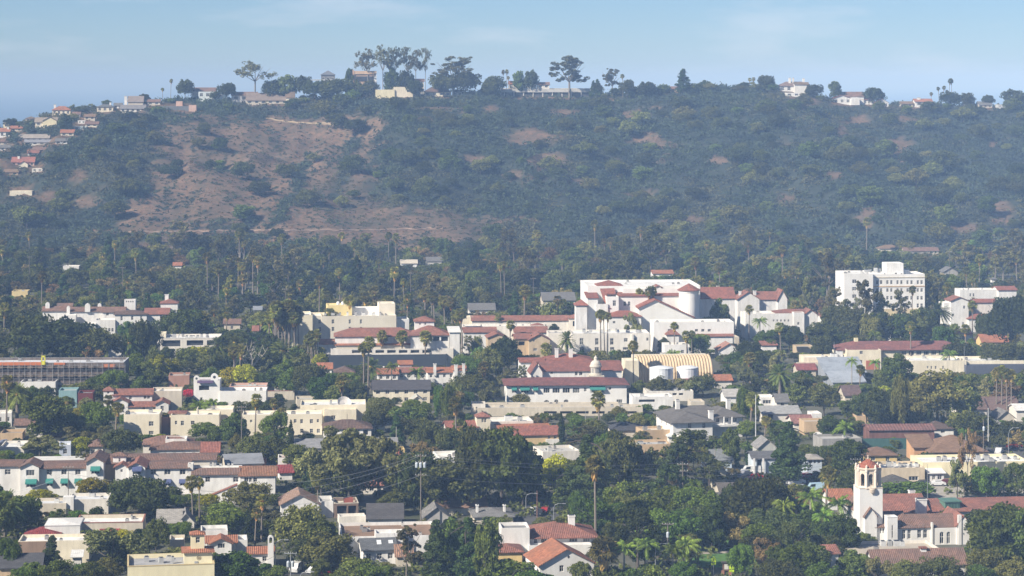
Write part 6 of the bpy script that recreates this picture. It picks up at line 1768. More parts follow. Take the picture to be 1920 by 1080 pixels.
# ---- smaller houses and sheds glimpsed between the trees
for (lb, x0, x1, yt, yb, dp, wl, rf, rc, rs, nw) in (
    ("white flat shop behind slim fan palm at the town edge", -8, 22, 775, 800, 8, WHITE, 'flat', OFFW, 1, 2), ("tiny grey gable garage beside pale shop", 64, 80, 806, 820, 6, OFFW, 'gy', SGREY, 1.4, 1),
    ("cream house end with brown tile strip near yellow tree", 82, 113, 818, 834, 7, CREAM, 'gx', BROWN, 1.5, 0), ("pale blue wall house beside round yellow tree", 111, 133, 834, 862, 7, (0.58, 0.63, 0.72), 'flat', FWHITE, 1, 1),
    ("cream gabled shed in trees below the charcoal roof", 772, 793, 750, 764, 6, CREAM, 'gy', BEIGE, 1.3, 1), ("white porch bungalow in trees below the charcoal roof", 768, 796, 776, 790, 7, WHITE, 'gx', SGREY, 1.5, 3),
    ("low brown carport roof under trees", 742, 770, 764, 774, 7, BEIGE, 'flat', BROWN, 1, 0), ("ochre box shed beside red patio roof", 746, 759, 842, 860, 5, YELLOW, 'flat', FGREY, 1, 0),
    ("low grey shed behind the grey roofed mansion", 1295, 1321, 753, 766, 7, BEIGE, 'flat', FGREY, 1, 0), ("white ranch house with pale layered roof", 1360, 1391, 742, 760, 8, WHITE, 'gx', (0.42, 0.40, 0.37), 1.8, 2),
    ("pale canvas canopy below the grey roofed mansion", 1254, 1286, 818, 830, 7, OFFW, 'hip', OFFW, 1.4, 0), ("dark grey roofed cottage beside white box house", 1456, 1478, 752, 768, 7, OFFW, 'gx', SGREY, 2.0, 1),
    ("mauve brown roofed house below the blue grey shed", 1584, 1614, 740, 756, 9, BEIGE, 'gx', (0.17, 0.11, 0.10), 2.6, 0), ("little white shed beside grey garage", 1538, 1556, 817, 832, 5, WHITE, 'gx', FWHITE, 0.8, 0),
    ("tan gable house by street lamp beyond ranch roofs", 1866, 1886, 804, 824, 7, (0.5, 0.44, 0.34), 'gy', SGREY, 2.0, 0), ("white roofed cottage at the end of the ranch roofs", 1906, 1930, 768, 790, 8, OFFW, 'gx', FWHITE, 1.4, 0),
    ("white block house with dark opening below slim palms", 1246, 1291, 646, 676, 8, WHITE, 'flat', OFFW, 1, 2), ("dark flat carport beside white block house", 1244, 1276, 664, 680, 6, GREYW, 'flat', FGREY, 1, 0),
    ("low red roofed kiosk beneath the white tanks", 1276, 1312, 719, 734, 7, BEIGE, 'gx', (0.28, 0.11, 0.09), 1.3, 0), ("tan clay roofed hut beside the ribbed shed", 1340, 1372, 712, 728, 7, OFFW, 'gx', ORTILE, 1.5, 0),
    ("white garden shed beside tan store", 136, 152, 1043, 1066, 4, WHITE, 'shed', FWHITE, 0.6, 0), ("maroon lean-to below tan store", 60, 84, 1060, 1084, 5, (0.2, 0.1, 0.08), 'flat', FDARK, 1, 0),
    ("weathered grey gable house beside tall fan palm", 296, 338, 978, 1000, 9, BEIGE, 'gx', (0.33, 0.31, 0.28), 2.2, 0), ("grey gable cottage beside weathered grey gable", 334, 364, 978, 998, 8, OFFW, 'gy', (0.26, 0.25, 0.24), 2.0, 0),
    ("low brown roof between yard and fan palm", 328, 352, 966, 980, 7, TAN, 'gx', BROWN, 1.4, 0), ("beige garden wall house behind the tiled tower", 318, 346, 1012, 1038, 6, BEIGE, 'flat', OFFW, 1, 0),
    ("long low white boundary building in the stone yard", 636, 686, 968, 982, 4, OFFW, 'flat', FWHITE, 1, 0), ("red tile end house by white lean-to", 524, 548, 884, 900, 6, WHITE, 'gx', MAROON, 1.4, 0),
    ("small tile roofed cottage beside the street lamp", 744, 772, 1040, 1062, 6, BEIGE, 'gx', (0.36, 0.2, 0.13), 1.8, 0), ("grey fascia bungalow behind the mission school palms", 1556, 1600, 936, 956, 8, WHITE, 'gx', ORTILE, 2.0, 0),
    ("cream shopfront behind laurel figs", 1336, 1362, 938, 956, 7, CREAM, 'gx', SGREY, 1.4, 1), ("white cottage roofed in brown behind stucco court", 690, 722, 796, 812, 7, WHITE, 'hip', DKBROWN, 1.6, 1),
    ("pale shed roof beside golden trees", 556, 590, 748, 762, 8, BEIGE, 'flat', FGREY, 1, 0), ("orange tile cottage beside dark parking wall", 596, 622, 690, 706, 7, WHITE, 'gx', ORTILE, 1.6, 2),
    ("low cream store between palms and theatre", 1100, 1128, 604, 624, 7, OFFW, 'flat', OFFW, 1, 1), ("red tile cottage in trees before the hotel", 1540, 1572, 596, 616, 8, WHITE, 'gx', RED, 1.8, 2),
    ("small red roofed house before the hotel", 1672, 1700, 622, 640, 7, WHITE, 'gx', RED, 1.6, 1), ("white cottage with red roof right of the date palms", 1790, 1822, 626, 642, 7, WHITE, 'gx', REDB, 1.6, 1),
    ("tan house in the palms under the courtyard inn", 420, 450, 606, 624, 7, BEIGE, 'gx', BROWN, 1.6, 1), ("grey cottage above the scaffolded block", 120, 146, 628, 646, 7, GREYW, 'gx', SGREY, 1.4, 0)):
    lb = lb.replace(" right of ", " beyond ")
    simple(("glimpsed_house" if nw else "glimpsed_shed"), lb, "house" if nw else "shed", x0, x1, yt, yb, dp, wl, rf, rc, 4 + (x0 % 7), rise=rs, yv=yt + (yb - yt) * 0.55,
           grid=(nw, 1) if nw else None, rmat=SH(rc) if (rc[0] - rc[2] < 0.06 and rf != 'flat') else None)
# ------------------------------------------------------------------ houses on the ridge and the far slope
def hill_house(name, label, x0, x1, ytop, ybase, dep, wall, roof, rcol, yr=None, rise=None, yaw=4, rmat=None, n=0, chim=(), extra=()):
    c = hit((x0 + x1) / 2, ybase)
    b = Bld(name, label, "house", (x0 + x1) / 2, 999, yaw, "the " + label, z0=0.0, Y=c.y)
    zb = min(float(terrain(c.x, c.y + k)) for k in (0, dep)) - 1.0
    b.block(x0, x1, ytop, 0, dep, wall, roof, rcol, rise, yr, grid=None, rmat=rmat, over=0.6, protect=False, foot=True,
            ybot=YH + F * (H - zb) / c.y, wins=[(x0 + (x1 - x0) * (k + 0.25) / n, x0 + (x1 - x0) * (k + 0.75) / n, ytop + (ybase - ytop) * 0.22, ytop + (ybase - ytop) * 0.75) for k in range(n)])
    for (cx0, cx1, cy0, cy1) in chim: b.chimney(cx0, cx1, cy0, cy1, dep * 0.3, 1.2)
    for (ex0, ex1, eyt, ely, edep, ew, er, erc, eyr) in extra:
        b.block(ex0, ex1, eyt, ely, edep, ew, er, erc, None, eyr, protect=False, foot=False, ybot=YH + F * (H - zb) / c.y)
    return b
HH = hill_house
HH("ridge_villa", "white villa with grey hipped roof and three chimneys on the ridge", 1462, 1520, 161, 172, 12, WHITE, 'hip', SBROWN, yr=153, rmat=SH((0.22, 0.16, 0.14)), n=5, chim=((1479, 1483, 146, 156), (1486, 1489, 146, 156), (1505, 1509, 147, 156)), extra=((1490, 1516, 158, -3, 6, WHITE, 'gx', SBROWN, 154),))
HH("ridge_house", "cream gabled house with red tiles stepping down the ridge", 1562, 1596, 184, 195, 9, WHITE, 'gy', RED, yr=178, n=3, extra=((1576, 1620, 180, 4, 9, WHITE, 'gx', BROWN, 172), (1596, 1612, 184, -2, 6, WHITE, 'flat', OFFW, None)))
HH("ridge_house", "white house with terrace beside the cream gabled house", 1612, 1640, 186, 197, 9, WHITE, 'gx', RED, yr=180, n=4)
HH("ridge_cottage", "small white gable cottage on the ridge brow", 1641, 1666, 192, 200, 8, WHITE, 'gy', RED, yr=185, n=3)
HH("ridge_house", "white house with tan roof and broad chimney on the ridge", 1716, 1748, 190, 200, 9, WHITE, 'gx', ORTILE, yr=185, n=2, chim=((1720, 1726, 183, 193),))
HH("ridge_house", "grey roofed house low among ridge trees", 1836, 1860, 196, 203, 9, BEIGE, 'gx', SGREY, rise=2.4, rmat=SH(SGREY), n=3)
HH("ridge_house", "dark flat roofed house at the ridge end", 1872, 1915, 196, 203, 9, GREYW, 'flat', SGREY)
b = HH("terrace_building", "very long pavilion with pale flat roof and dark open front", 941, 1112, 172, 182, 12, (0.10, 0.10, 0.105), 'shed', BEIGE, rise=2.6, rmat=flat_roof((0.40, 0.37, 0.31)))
b.box("roof_fascia", 938, 1114, 167, 173, -1.2, 0.5, flat_roof((0.50, 0.48, 0.44)))
for k in range(10): b.box("post", 945 + 18 * k, 946.5 + 18 * k, 172, 182, -0.5, 0.4, stucco(OFFW))
HH("ridge_house", "tan tile roofed house behind long pavilion", 955, 990, 157, 166, 9, BEIGE, 'gx', ORTILE, rise=2.2, extra=((984, 1006, 158, -1, 8, WHITE, 'gy', RED, 152),))
b = HH("cream_cube_house", "cream cube house with maroon roof top on the brow", 738, 774, 163, 183, 12, CREAM, 'flat', MAROON, n=0, extra=((704, 740, 168, -1, 9, PALEY, 'flat', OFFW, None), (727, 770, 162, 5, 7, CREAM, 'hip', MAROON, 156)))
HH("ridge_house", "cream house with wide maroon hipped roof and white car port", 796, 846, 172, 181, 11, CREAM, 'hip', DKBROWN, yr=163, n=4)
b = HH("ridge_terrace_house", "orange flat terrace house with white stair tower", 661, 705, 138, 160, 10, (0.62, 0.44, 0.32), 'flat', OFFW, n=0, extra=((661, 664, 131, -1, 2, (0.62, 0.42, 0.3), 'flat', OFFW, None),))
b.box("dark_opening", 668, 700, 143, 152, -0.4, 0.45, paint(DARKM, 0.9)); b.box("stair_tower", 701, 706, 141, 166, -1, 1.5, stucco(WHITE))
b.box("roof_band", 661, 706, 133, 139, -0.8, 4, stucco((0.66, 0.47, 0.33)))
b = HH("pagoda_house", "house with low pyramid roof on stilts at the ridge", 602, 628, 140, 160, 10, (0.20, 0.20, 0.20), 'pyr', SBLUE, yr=132, rmat=SH((0.17, 0.18, 0.20)), n=3)
b.box("deck", 582, 634, 149, 151, -3, 4, paint((0.5, 0.5, 0.5)))
b.box("stilt", 606, 608, 150, 166, -2.5, 0.4, paint((0.6, 0.6, 0.6))); b.box("stilt", 624, 626, 150, 166, -2.5, 0.4, paint((0.6, 0.6, 0.6)))
HH("ridge_house", "white villa glimpsed between ridge trees", 740, 795, 152, 164, 9, WHITE, 'gx', BROWN, rise=1.8, n=4)
HH("ridge_house", "pale blue modern house with white balcony", 372, 418, 172, 184, 9, (0.66, 0.72, 0.74), 'flat', OFFW, n=4, extra=((360, 405, 170, 7, 8, OFFW, 'gx', BROWN, 164),))
HH("ridge_house", "white gabled house with brown roof below eucalyptus", 434, 482, 178, 190, 9, WHITE, 'gx', BROWN, rise=2.4, n=3)
b = HH("long_grey_house", "long house with weathered brown grey roof and brick chimneys", 462, 540, 187, 196, 12, BEIGE, 'gx', SBROWN, yr=174, rmat=SH((0.24, 0.19, 0.16)), n=6, chim=((534, 538, 170, 178),), extra=((536, 552, 182, -1, 8, CREAM, 'gx', SBROWN, 172),))
HH("flat_modern_house", "flat modern house with salmon fascia bands", 298, 368, 199, 207, 9, (0.16, 0.17, 0.18), 'flat', (0.55, 0.38, 0.30), extra=((330, 342, 190, 3, 6, (0.62, 0.42, 0.34), 'flat', OFFW, None), (354, 368, 197, -1, 5, (0.62, 0.42, 0.34), 'flat', OFFW, None)))
HH("slope_house", "grey roofed house below the modern house", 226, 272, 203, 211, 10, OFFW, 'gx', SGREY, rise=2.6, rmat=SH((0.22, 0.21, 0.21)), n=5)
HH("steep_roof_house", "steep roofed house with tall white chimney on the ridge", 240, 268, 190, 204, 9, BEIGE, 'gx', SBROWN, yr=180, rmat=SH((0.26, 0.22, 0.2)), chim=((233, 238, 180, 196),))
HH("slope_house", "cream house with pale hipped roof at the ridge shoulder", 182, 212, 200, 210, 9, CREAM, 'hip', SGREY, rise=2.0, n=3, chim=((205, 208, 192, 200),))
HH("slope_house", "house with salmon tile roof on the shoulder", 98, 132, 206, 216, 9, CREAM, 'hip', ORTILE, yr=199, n=4, chim=((101, 105, 196, 204),))
HH("slope_house", "cream house with tan gable roof on the slope", 66, 106, 228, 238, 9, CREAM, 'gx', SBROWN, yr=220, rmat=SH((0.3, 0.25, 0.2)), n=3, extra=((80, 106, 226, -2, 6, PALEY, 'gy', SBROWN, 219),))
HH("slope_house", "long house with pale brown roof across the slope", 36, 92, 258, 266, 9, OFFW, 'gx', SBROWN, rise=2.4, rmat=SH((0.34, 0.3, 0.26)), n=5)
HH("slope_house", "grey roofed house just below the long brown roof", 46, 98, 266, 272, 8, OFFW, 'gx', SGREY, rise=1.6, rmat=SH((0.26, 0.26, 0.28)), n=4)
HH("slope_house", "white house with salmon gable at the slope edge", -10, 18, 246, 258, 8, WHITE, 'gx', ORTILE, rise=2.2, n=3, chim=((13, 17, 238, 250),))
HH("slope_house", "small tan house low at the slope edge", -8, 16, 266, 273, 8, BEIGE, 'hip', BROWN, rise=1.6, n=2)
HH("slope_house", "salmon roofed house with cream strip wall", 114, 138, 248, 256, 8, CREAM, 'gx', ORTILE, rise=2.0, n=2)
HH("slope_house", "teal grey flat house below dark cypress clump", 138, 162, 237, 244, 8, (0.45, 0.52, 0.53), 'flat', FGREY, n=2)
HH("red_roof_villa", "large pink villa with several red tile roofs on the slope", 22, 64, 303, 312, 10, PINK, 'gx', (0.38, 0.15, 0.11), yr=294, n=5, chim=((33, 37, 293, 303),), extra=((-6, 24, 305, 1, 9, CREAM, 'gx', (0.38, 0.15, 0.11), 298), (36, 52, 307, -4, 6, CREAM, 'gy', (0.38, 0.15, 0.11), 302)))
HH("slope_house", "cream strip house among trees low on the slope", 18, 60, 358, 365, 8, CREAM, 'flat', OFFW, n=0)
HH("slope_house", "yellow house peeking over the slope edge", 6, 18, 230, 240, 7, PALEY, 'flat', OFFW, n=1)
HH("slope_house", "pale house half hidden at the shoulder", 48, 66, 222, 229, 7, BEIGE, 'hip', SBROWN, rise=1.5, n=2)

for (lb, x0, x1, yt, yb, wl, rf, rc) in (
    ("tiny white house under the salmon roof on the shoulder", 136, 150, 214, 220, WHITE, 'gx', BROWN), ("small brown roofed house tucked below the shoulder", 158, 178, 218, 225, BEIGE, 'gx', SBROWN), ("white flat house beside cypress clump", 146, 160, 226, 232, WHITE, 'flat', OFFW),
    ("tan house half buried under the slope trees", 20, 42, 240, 247, BEIGE, 'gx', ORTILE), ("grey gable house half buried at the slope edge", 0, 20, 276, 283, OFFW, 'gx', SGREY), ("cream house beneath the long brown slope roof", 62, 84, 280, 287, CREAM, 'gx', BROWN),
    ("white house peeking above the pink villa", 52, 72, 286, 292, WHITE, 'gx', RED), ("brown house beneath the pink villa", 8, 34, 322, 329, TAN, 'gx', SBROWN), ("pale garage under the pink villa", 60, 80, 316, 322, OFFW, 'flat', OFFW),
    ("white bungalow below the grey slope roofs", 104, 126, 264, 270, WHITE, 'gx', SGREY), ("cream bungalow in brush below the shoulder", 160, 184, 232, 238, CREAM, 'gx', BROWN), ("small white house beside the steep roof", 214, 228, 197, 204, WHITE, 'gx', SGREY),
    ("brown tile house behind the flat modern house", 276, 300, 190, 198, BEIGE, 'gx', BROWN), ("white cottage beside the wide maroon roof", 850, 866, 172, 180, WHITE, 'gx', SGREY), ("pale cottage behind pavilion trees", 1008, 1030, 158, 166, OFFW, 'gx', BROWN),
    ("white annex beneath the ridge villa", 1474, 1500, 174, 181, WHITE, 'flat', OFFW), ("small tan house near the ridge palms", 1690, 1712, 194, 201, BEIGE, 'gx', SBROWN), ("white cottage between ridge oaks", 1808, 1828, 196, 203, WHITE, 'gx', SGREY), ("pale orange cottage on the bare brow edge", 1258, 1276, 166, 174, (0.6, 0.45, 0.35), 'gx', BROWN)):
    HH("slope_cottage", lb, x0, x1, yt, yb, 7, wl, rf, rc, rise=None if rf == 'flat' else 1.7, n=2, rmat=SH(rc) if rc in (SGREY, SBROWN) else None)
# ------------------------------------------------------------------ trees along the ridge
for (k, x, yb, yt, w, lb) in (
    ('blue_gum', 690, 168, 88, 44, "broad eucalyptus beside the orange terrace house"), ('blue_gum', 718, 168, 81, 36, "tall slim eucalyptus in the ridge grove"),
    ('blue_gum', 742, 166, 81, 36, "tallest slim eucalyptus in the ridge grove"), ('blue_gum', 764, 166, 86, 34, "bare stemmed eucalyptus in the ridge grove"),
    ('blue_gum', 780, 168, 86, 30, "thin eucalyptus at the grove edge"), ('blue_gum', 797, 168, 88, 26, "small crowned eucalyptus ending the ridge grove"),
    ('blue_gum', 478, 180, 112, 66, "big spreading eucalyptus above the gabled ridge houses"), ('eucalyptus', 1068, 178, 104, 78, "big forked eucalyptus behind the long pavilion"),
    ('live_oak', 692, 180, 150, 36, "low oak hiding the foot of the orange terrace house"), ('shade_tree', 668, 178, 147, 26, "bushy tree at the corner of the orange terrace house"), ('live_oak', 778, 184, 150, 34, "dark oak between the cream cube and maroon roof"),
    ('eucalyptus', 1148, 182, 128, 44, "layered eucalyptus beyond the long pavilion"),
    ('live_oak', 347, 178, 147, 36, "dark round oak standing alone on the ridge"), ('eucalyptus', 850, 180, 107, 88, "huge spreading gum on the ridge"), ('live_oak', 832, 182, 138, 56, "dark oak under the huge spreading gum"),
    ('live_oak', 870, 182, 134, 66, "dark tree beside the huge spreading gum"), ('conifer', 1281, 178, 128, 38, "dense pointed conifer standing on the ridge"),
    ('live_oak', 1437, 168, 140, 34, "round dark oak beside ridge villa"), ('shade_tree', 1566, 184, 151, 26, "upright dark tree beside stepped cream house"),
    ('live_oak', 1640, 190, 164, 40, "rounded oak behind the white terrace house"), ('shade_tree', 540, 180, 137, 40, "round dark tree behind the long grey house"),
    ('live_oak', 425, 182, 154, 36, "dark oak beside pale blue modern house"), ('live_oak', 510, 184, 148, 40, "bushy oak under the big eucalyptus"),
    ('live_oak', 570, 182, 140, 36, "bushy oak near the pagoda house"), ('live_oak', 632, 190, 146, 70, "broad oak mass under the pagoda house"),
    ('live_oak', 590, 190, 150, 50, "dark oak mass below the stilted deck"), ('shade_tree', 735, 170, 122, 34, "round tree under the eucalyptus grove"),
    ('live_oak', 760, 176, 132, 34, "dark tree among the grove trunks"), ('live_oak', 925, 184, 142, 44, "dense tree beside the long pavilion end"),
    ('shade_tree', 972, 172, 130, 26, "upright tree behind tan tile house"), ('live_oak', 995, 170, 132, 30, "dark rounded tree behind white gable"),
    ('conifer', 1120, 184, 148, 26, "short wide pine beside pavilion end"), ('live_oak', 1176, 186, 148, 30, "dark tree east of the layered eucalyptus"),
    ('live_oak', 1212, 184, 152, 34, "low ridge oak beyond the fence"), ('bush', 1246, 176, 158, 26, "low bush near the ridge conifer"),
    ('live_oak', 1395, 170, 154, 26, "low dark oak on the bare brow"), ('live_oak', 1526, 184, 158, 40, "dark oak below ridge villa"),
    ('live_oak', 1782, 202, 172, 46, "wide oak under the ridge palms"), ('live_oak', 1812, 202, 174, 34, "second oak under the ridge palms"),
    ('live_oak', 1852, 200, 178, 26, "small oak by grey ridge house"), ('live_oak', 1900, 204, 168, 50, "wide rounded oak ending the ridge"),
    ('live_oak', 1120, 182, 156, 22, "bushy tree at pavilion corner"), ('live_oak', 680, 186, 158, 34, "low oak before the orange terrace house"),
    ('shade_tree', 655, 176, 126, 20, "upright tree beside stair tower"), ('cypress', 122, 246, 212, 20, "dark cypress clump on the residential slope"),
    ('cypress', 130, 246, 216, 16, "narrower dark cypress on the residential slope"), ('live_oak', 150, 214, 200, 30, "low oak at the ridge shoulder"),
    ('live_oak', 270, 196, 176, 24, "small oak by the steep roofed house"), ('live_oak', 20, 240, 222, 30, "oak at the slope edge"),
    ('live_oak', 402, 192, 170, 22, "small oak beside pale blue house"), ('conifer', 1112, 170, 150, 18, "dark fir behind pavilion end")):
    T_hill(k, x, yb, yt, w, lb)
for (x, yb, yt, w, lb) in ((320, 182, 147, 8, "tall lone fan palm on the ridge"), (305, 184, 164, 8, "shorter lone fan palm on the ridge"), (1785, 196, 146, 9, "tallest fan palm of the ridge cluster"), (1779, 196, 146, 9, "twin tall fan palm of the ridge cluster"),
                       (1768, 198, 160, 9, "mid height fan palm of the ridge cluster"), (1761, 198, 162, 9, "leaning fan palm of the ridge cluster"), (1746, 200, 172, 8, "short fan palm of the ridge cluster"), (1776, 198, 168, 8, "lowest fan palm of the ridge cluster"),
                       (943, 168, 130, 8, "first fan palm behind the pavilion"), (950, 168, 129, 8, "second fan palm behind the pavilion"), (954, 170, 142, 8, "short fan palm behind the pavilion"), (1405, 168, 145, 9, "fan palm pair member by round oak"), (1412, 168, 144, 9, "other fan palm of the pair by round oak"),
                       (1168, 184, 138, 9, "lone fan palm by layered eucalyptus")):
    T_hill('fan_palm', x, yb, yt, w, lb)
rr_ = np.random.default_rng(31)
for k in range(150):
    x = rr_.uniform(0, 1920)
    rowy = float(np.interp(x, [q[0] for q in RIDGE], [q[1] for q in RIDGE])) + rr_.uniform(-3, 7)
    if 925 < x < 1122: continue
    c = hit(x, rowy)
    if any(abs(c.x - f[0]) < f[2] + 5 and -26 < c.y - f[1] < f[3] + 4 for f in FOOT if f[1] > 1500): continue
    w = rr_.uniform(6, 13); kd = ('live_oak', 'shade_tree', 'bush', 'pepper_tree', 'olive_tree')[int(rr_.integers(0, 5))]
    if x < 420 and kd != 'bush': w *= 0.6
    pl = "on the residential shoulder" if x < 300 else "by the long grey house" if x < 580 else "by the cream cube house" if x < 900 else "by the long pavilion" if x < 1180 else "on the bare brow" if x < 1430 else "by the ridge villa" if x < 1660 else "by the ridge palms"
    o = tree_at(kd, c - Vector((0, 0, .5)), w, w * rr_.uniform(.5, .8), KIND_WORDS[kd][0] + " on the ridge line " + pl, KIND_WORDS[kd][0] + " trees on the ridge line " + pl, False)
# oaks scattered over the slope, one by one
X, Y, r = hill_points(1500, 77, 1400, 1840)
d, px, py, dry = scrub_density(X, Y)
got = []
for i in range(len(X)):
    if dry[i] and r.random() > 0.12: continue
    if d[i] < 0.45 and not dry[i]: continue
    w = r.uniform(9, 19) if fbm(X[i] / 90, Y[i] / 90, 55, 2) > 0.45 else r.uniform(6, 11)
    if any((X[i] - g[0]) ** 2 + (Y[i] - g[1]) ** 2 < (0.5 * (w + g[2])) ** 2 * 0.8 for g in got): continue
    if any(abs(X[i] - f[0]) < f[2] + w * .5 and abs(Y[i] - f[1]) < f[3] + 14 for f in FOOT if f[1] > 1450): continue
    if py[i] < 202 and px[i] > 120: continue
    got.append((X[i], Y[i], w))
    kd = r.choice(['hillside_oak', 'hillside_oak', 'hillside_laurel', 'toyon'])
    pk = {'hillside_oak': 'live_oak', 'hillside_laurel': 'shade_tree', 'toyon': 'pepper_tree'}[kd]
    up = Y[i] > 1640
    words_ = {'hillside_oak': 'dark oak', 'hillside_laurel': 'rounded laurel', 'toyon': 'olive green toyon'}[kd]
    pl = "on the open dry slope" if dry[i] else (("high on the slope under " if up else "low on the slope below ") + ("the residential shoulder" if px[i] < 300 else "the long grey house" if px[i] < 640 else "the cream cube house" if px[i] < 930 else "the long pavilion" if px[i] < 1200 else "the bare brow" if px[i] < 1430 else "the ridge villa" if px[i] < 1660 else "the ridge palms"))
    o = tree_at(pk, Vector((X[i], Y[i], float(terrain(X[i], Y[i])) - 0.5)), w, w * r.uniform(0.6, 0.85), words_ + " in the brush " + pl, words_ + "s in the brush " + pl, False)
    o.name = kd
    if len(got) >= 330: break
# ------------------------------------------------------------------ streets, lots, lawn
def quad_ground(name, pts, mat, z, label=None):
    m = MB(); m.poly([(*W(px, py, G(py))[:2], z) for px, py in pts], mat)
    return tag(m.build(name), label, kind="structure")
ASPH = flatmat("asphalt", (0.085, 0.085, 0.088), 0.3)
CONC = flatmat("pale_concrete", (0.36, 0.33, 0.28), 0.3)
quad_ground("street", [(925, 990), (1068, 990), (1044, 938), (990, 938)], ASPH, 0.02)
quad_ground("street", [(520, 1078), (600, 1078), (585, 1040), (545, 1040)], ASPH, 0.02)
quad_ground("parking_lot", [(1365, 912), (1545, 912), (1530, 880), (1375, 880)], ASPH, 0.02)
quad_ground("parking_lot", [(1640, 948), (2000, 948), (1980, 903), (1650, 903)], CONC, 0.02)
quad_ground("street", [(1840, 872), (2000, 872), (1960, 836), (1835, 836)], ASPH, 0.02)
quad_ground("pavement", [(1300, 1040), (1400, 1036), (1398, 1031), (1310, 1035)], CONC, 0.03)
LAWN = flatmat("lawn_grass", (0.075, 0.17, 0.03), 0.6, 0.3)
quad_ground("lawn", [(1290, 1064), (1440, 1064), (1400, 965), (1330, 965)], LAWN, 0.016)
quad_ground("parking_lot", [(420, 946), (478, 946), (474, 930), (424, 930)], CONC, 0.02)
for r_ in ((985, 1045, 938, 968, 1e4), (1332, 1368, 1000, 1052, 1e4), (1480, 1540, 884, 908, 1e4), (1730, 1920, 902, 934, 1e4), (425, 470, 928, 942, 1e4), (545, 600, 1052, 1076, 1e4), (1862, 1900, 838, 856, 1e4), (1362, 1410, 892, 903, 1e4)):
    PROTECT.append((r_[0], r_[1], r_[2], r_[3], G(r_[3]) ))

# ------------------------------------------------------------------ cars
def car_meshes(kind):
    L, Wd, Hh = {'car': (4.4, 1.8, 1.45), 'van': (5.2, 2.0, 2.2), 'pickup': (5.3, 1.95, 1.8)}[kind]
    prof = {'car': [(-2.2, .35), (-2.2, .75), (-1.35, .92), (-.6, 1.42), (.9, 1.45), (1.75, .98), (2.2, .9), (2.2, .35)],
            'van': [(-2.6, .4), (-2.6, 1.1), (-2.0, 1.25), (-1.45, 2.1), (2.5, 2.2), (2.6, 1.2), (2.6, .4)],
            'pickup': [(-2.65, .45), (-2.65, 1.0), (-1.4, 1.12), (-.8, 1.75), (.5, 1.78), (.7, 1.12), (2.65, 1.1), (2.65, .45)]}[kind]
    return L, Wd, prof
def car(kind, px, py, col, label, rz=0.0, group=None):
    L, Wd, prof = car_meshes(kind)
    c = W(px, py, G(py))
    e = empty("parked_" + kind, (c.x, c.y, 0.02), rz)
    tag(e, label, kind if kind != 'pickup' else 'truck', group)
    pm = paint(col, 0.25, 0.1, "car_paint"); gl = paint((0.02, 0.025, 0.03), 0.1, name="car_glass"); ty = paint((0.02, 0.02, 0.02), 0.9); ch = paint((0.5, 0.5, 0.5), 0.3, 0.8)
    m = MB(); hw = Wd / 2
    sh = lambda z: hw if z < 1.0 else hw * 0.86
    lft = [(x, -sh(z), z) for x, z in prof]; rgt = [(x, sh(z), z) for x, z in prof]
    m.poly(lft, pm); m.poly(rgt[::-1], pm)
    for k in range(len(prof)):
        j = (k + 1) % len(prof)
        m.poly([lft[j], lft[k], rgt[k], rgt[j]], pm)
    m.build("body", e)
    gx = {'car': [(-1.15, .98), (-.55, 1.36), (.82, 1.38), (1.45, 1.0)], 'van': [(-1.75, 1.3), (-1.35, 1.95), (-.3, 2.0), (-.3, 1.3)], 'pickup': [(-1.2, 1.18), (-.75, 1.66), (.42, 1.68), (.55, 1.18)]}[kind]
    for s in (-1, 1):
        m = MB(); p = [(x, s * (hw * 0.86 + 0.035 if z > 1.2 else hw * 0.90 + .03), z) for x, z in gx]; m.poly(p if s < 0 else p[::-1], gl); m.build("side_window", e)
    for x in (-L * 0.31, L * 0.31):
        for s in (-1, 1):
            m = MB()
            pts = [(x + .33 * math.cos(t), .33 + .33 * math.sin(t)) for t in [2 * math.pi * k / 12 for k in range(12)]]
            y0, y1 = s * (hw - 0.18), s * (hw + 0.02)
            m.poly([(a, y1, z) for a, z in pts], ty)
            for k in range(12):
                p, q = pts[k], pts[(k + 1) % 12]; m.poly([(p[0], y0, p[1]), (q[0], y0, q[1]), (q[0], y1, q[1]), (p[0], y1, p[1])], ty)
            w = m.build("wheel", e)
            m = MB(); m.poly([(x + .19 * math.cos(t), y1 + s * .01, .33 + .19 * math.sin(t)) for t in [2 * math.pi * k / 10 for k in range(10)]], ch); m.build("hub", w)
    for s in (-1, 1):
        m = MB(); m.box(-L / 2 - .02, -L / 2 + .05, s * hw * .7 - .15, s * hw * .7 + .15, .62, .78, ch); m.build("headlight", e)
    return e
RAD = math.radians
car('car', 1512, 897, (0.45, 0.03, 0.03), "red car parked in front of dark tree by blue cottage", RAD(40))
car('car', 1537, 889, (0.30, 0.04, 0.03), "dull red car beside the blue and white cottage", RAD(80))
car('car', 1417, 899, (0.50, 0.03, 0.04), "bright red car half under broad dark tree", RAD(20))
car('van', 1408, 888, (0.75, 0.75, 0.74), "white van parked before the porch cottage", RAD(8))
car('pickup', 1492, 909, (0.72, 0.72, 0.72), "white pickup in the lot beside date palms", RAD(30))
car('van', 1530, 921, (0.45, 0.62, 0.72), "light blue van beyond fan palm by the belfry", RAD(4))
car('car', 1500, 919, (0.6, 0.62, 0.65), "silver car parked beside light blue van", RAD(60))
car('car', 1757, 911, (0.72, 0.72, 0.72), "white estate car parked along the pale lot", RAD(3))
car('car', 1730, 910, (0.05, 0.055, 0.06), "dark car parked along the pale lot", RAD(3))
car('car', 1776, 908, (0.12, 0.02, 0.025), "dark red car behind white estate car", RAD(3))
car('car', 1600, 920, (0.7, 0.7, 0.7), "white car glimpsed beside the belfry base", RAD(10))
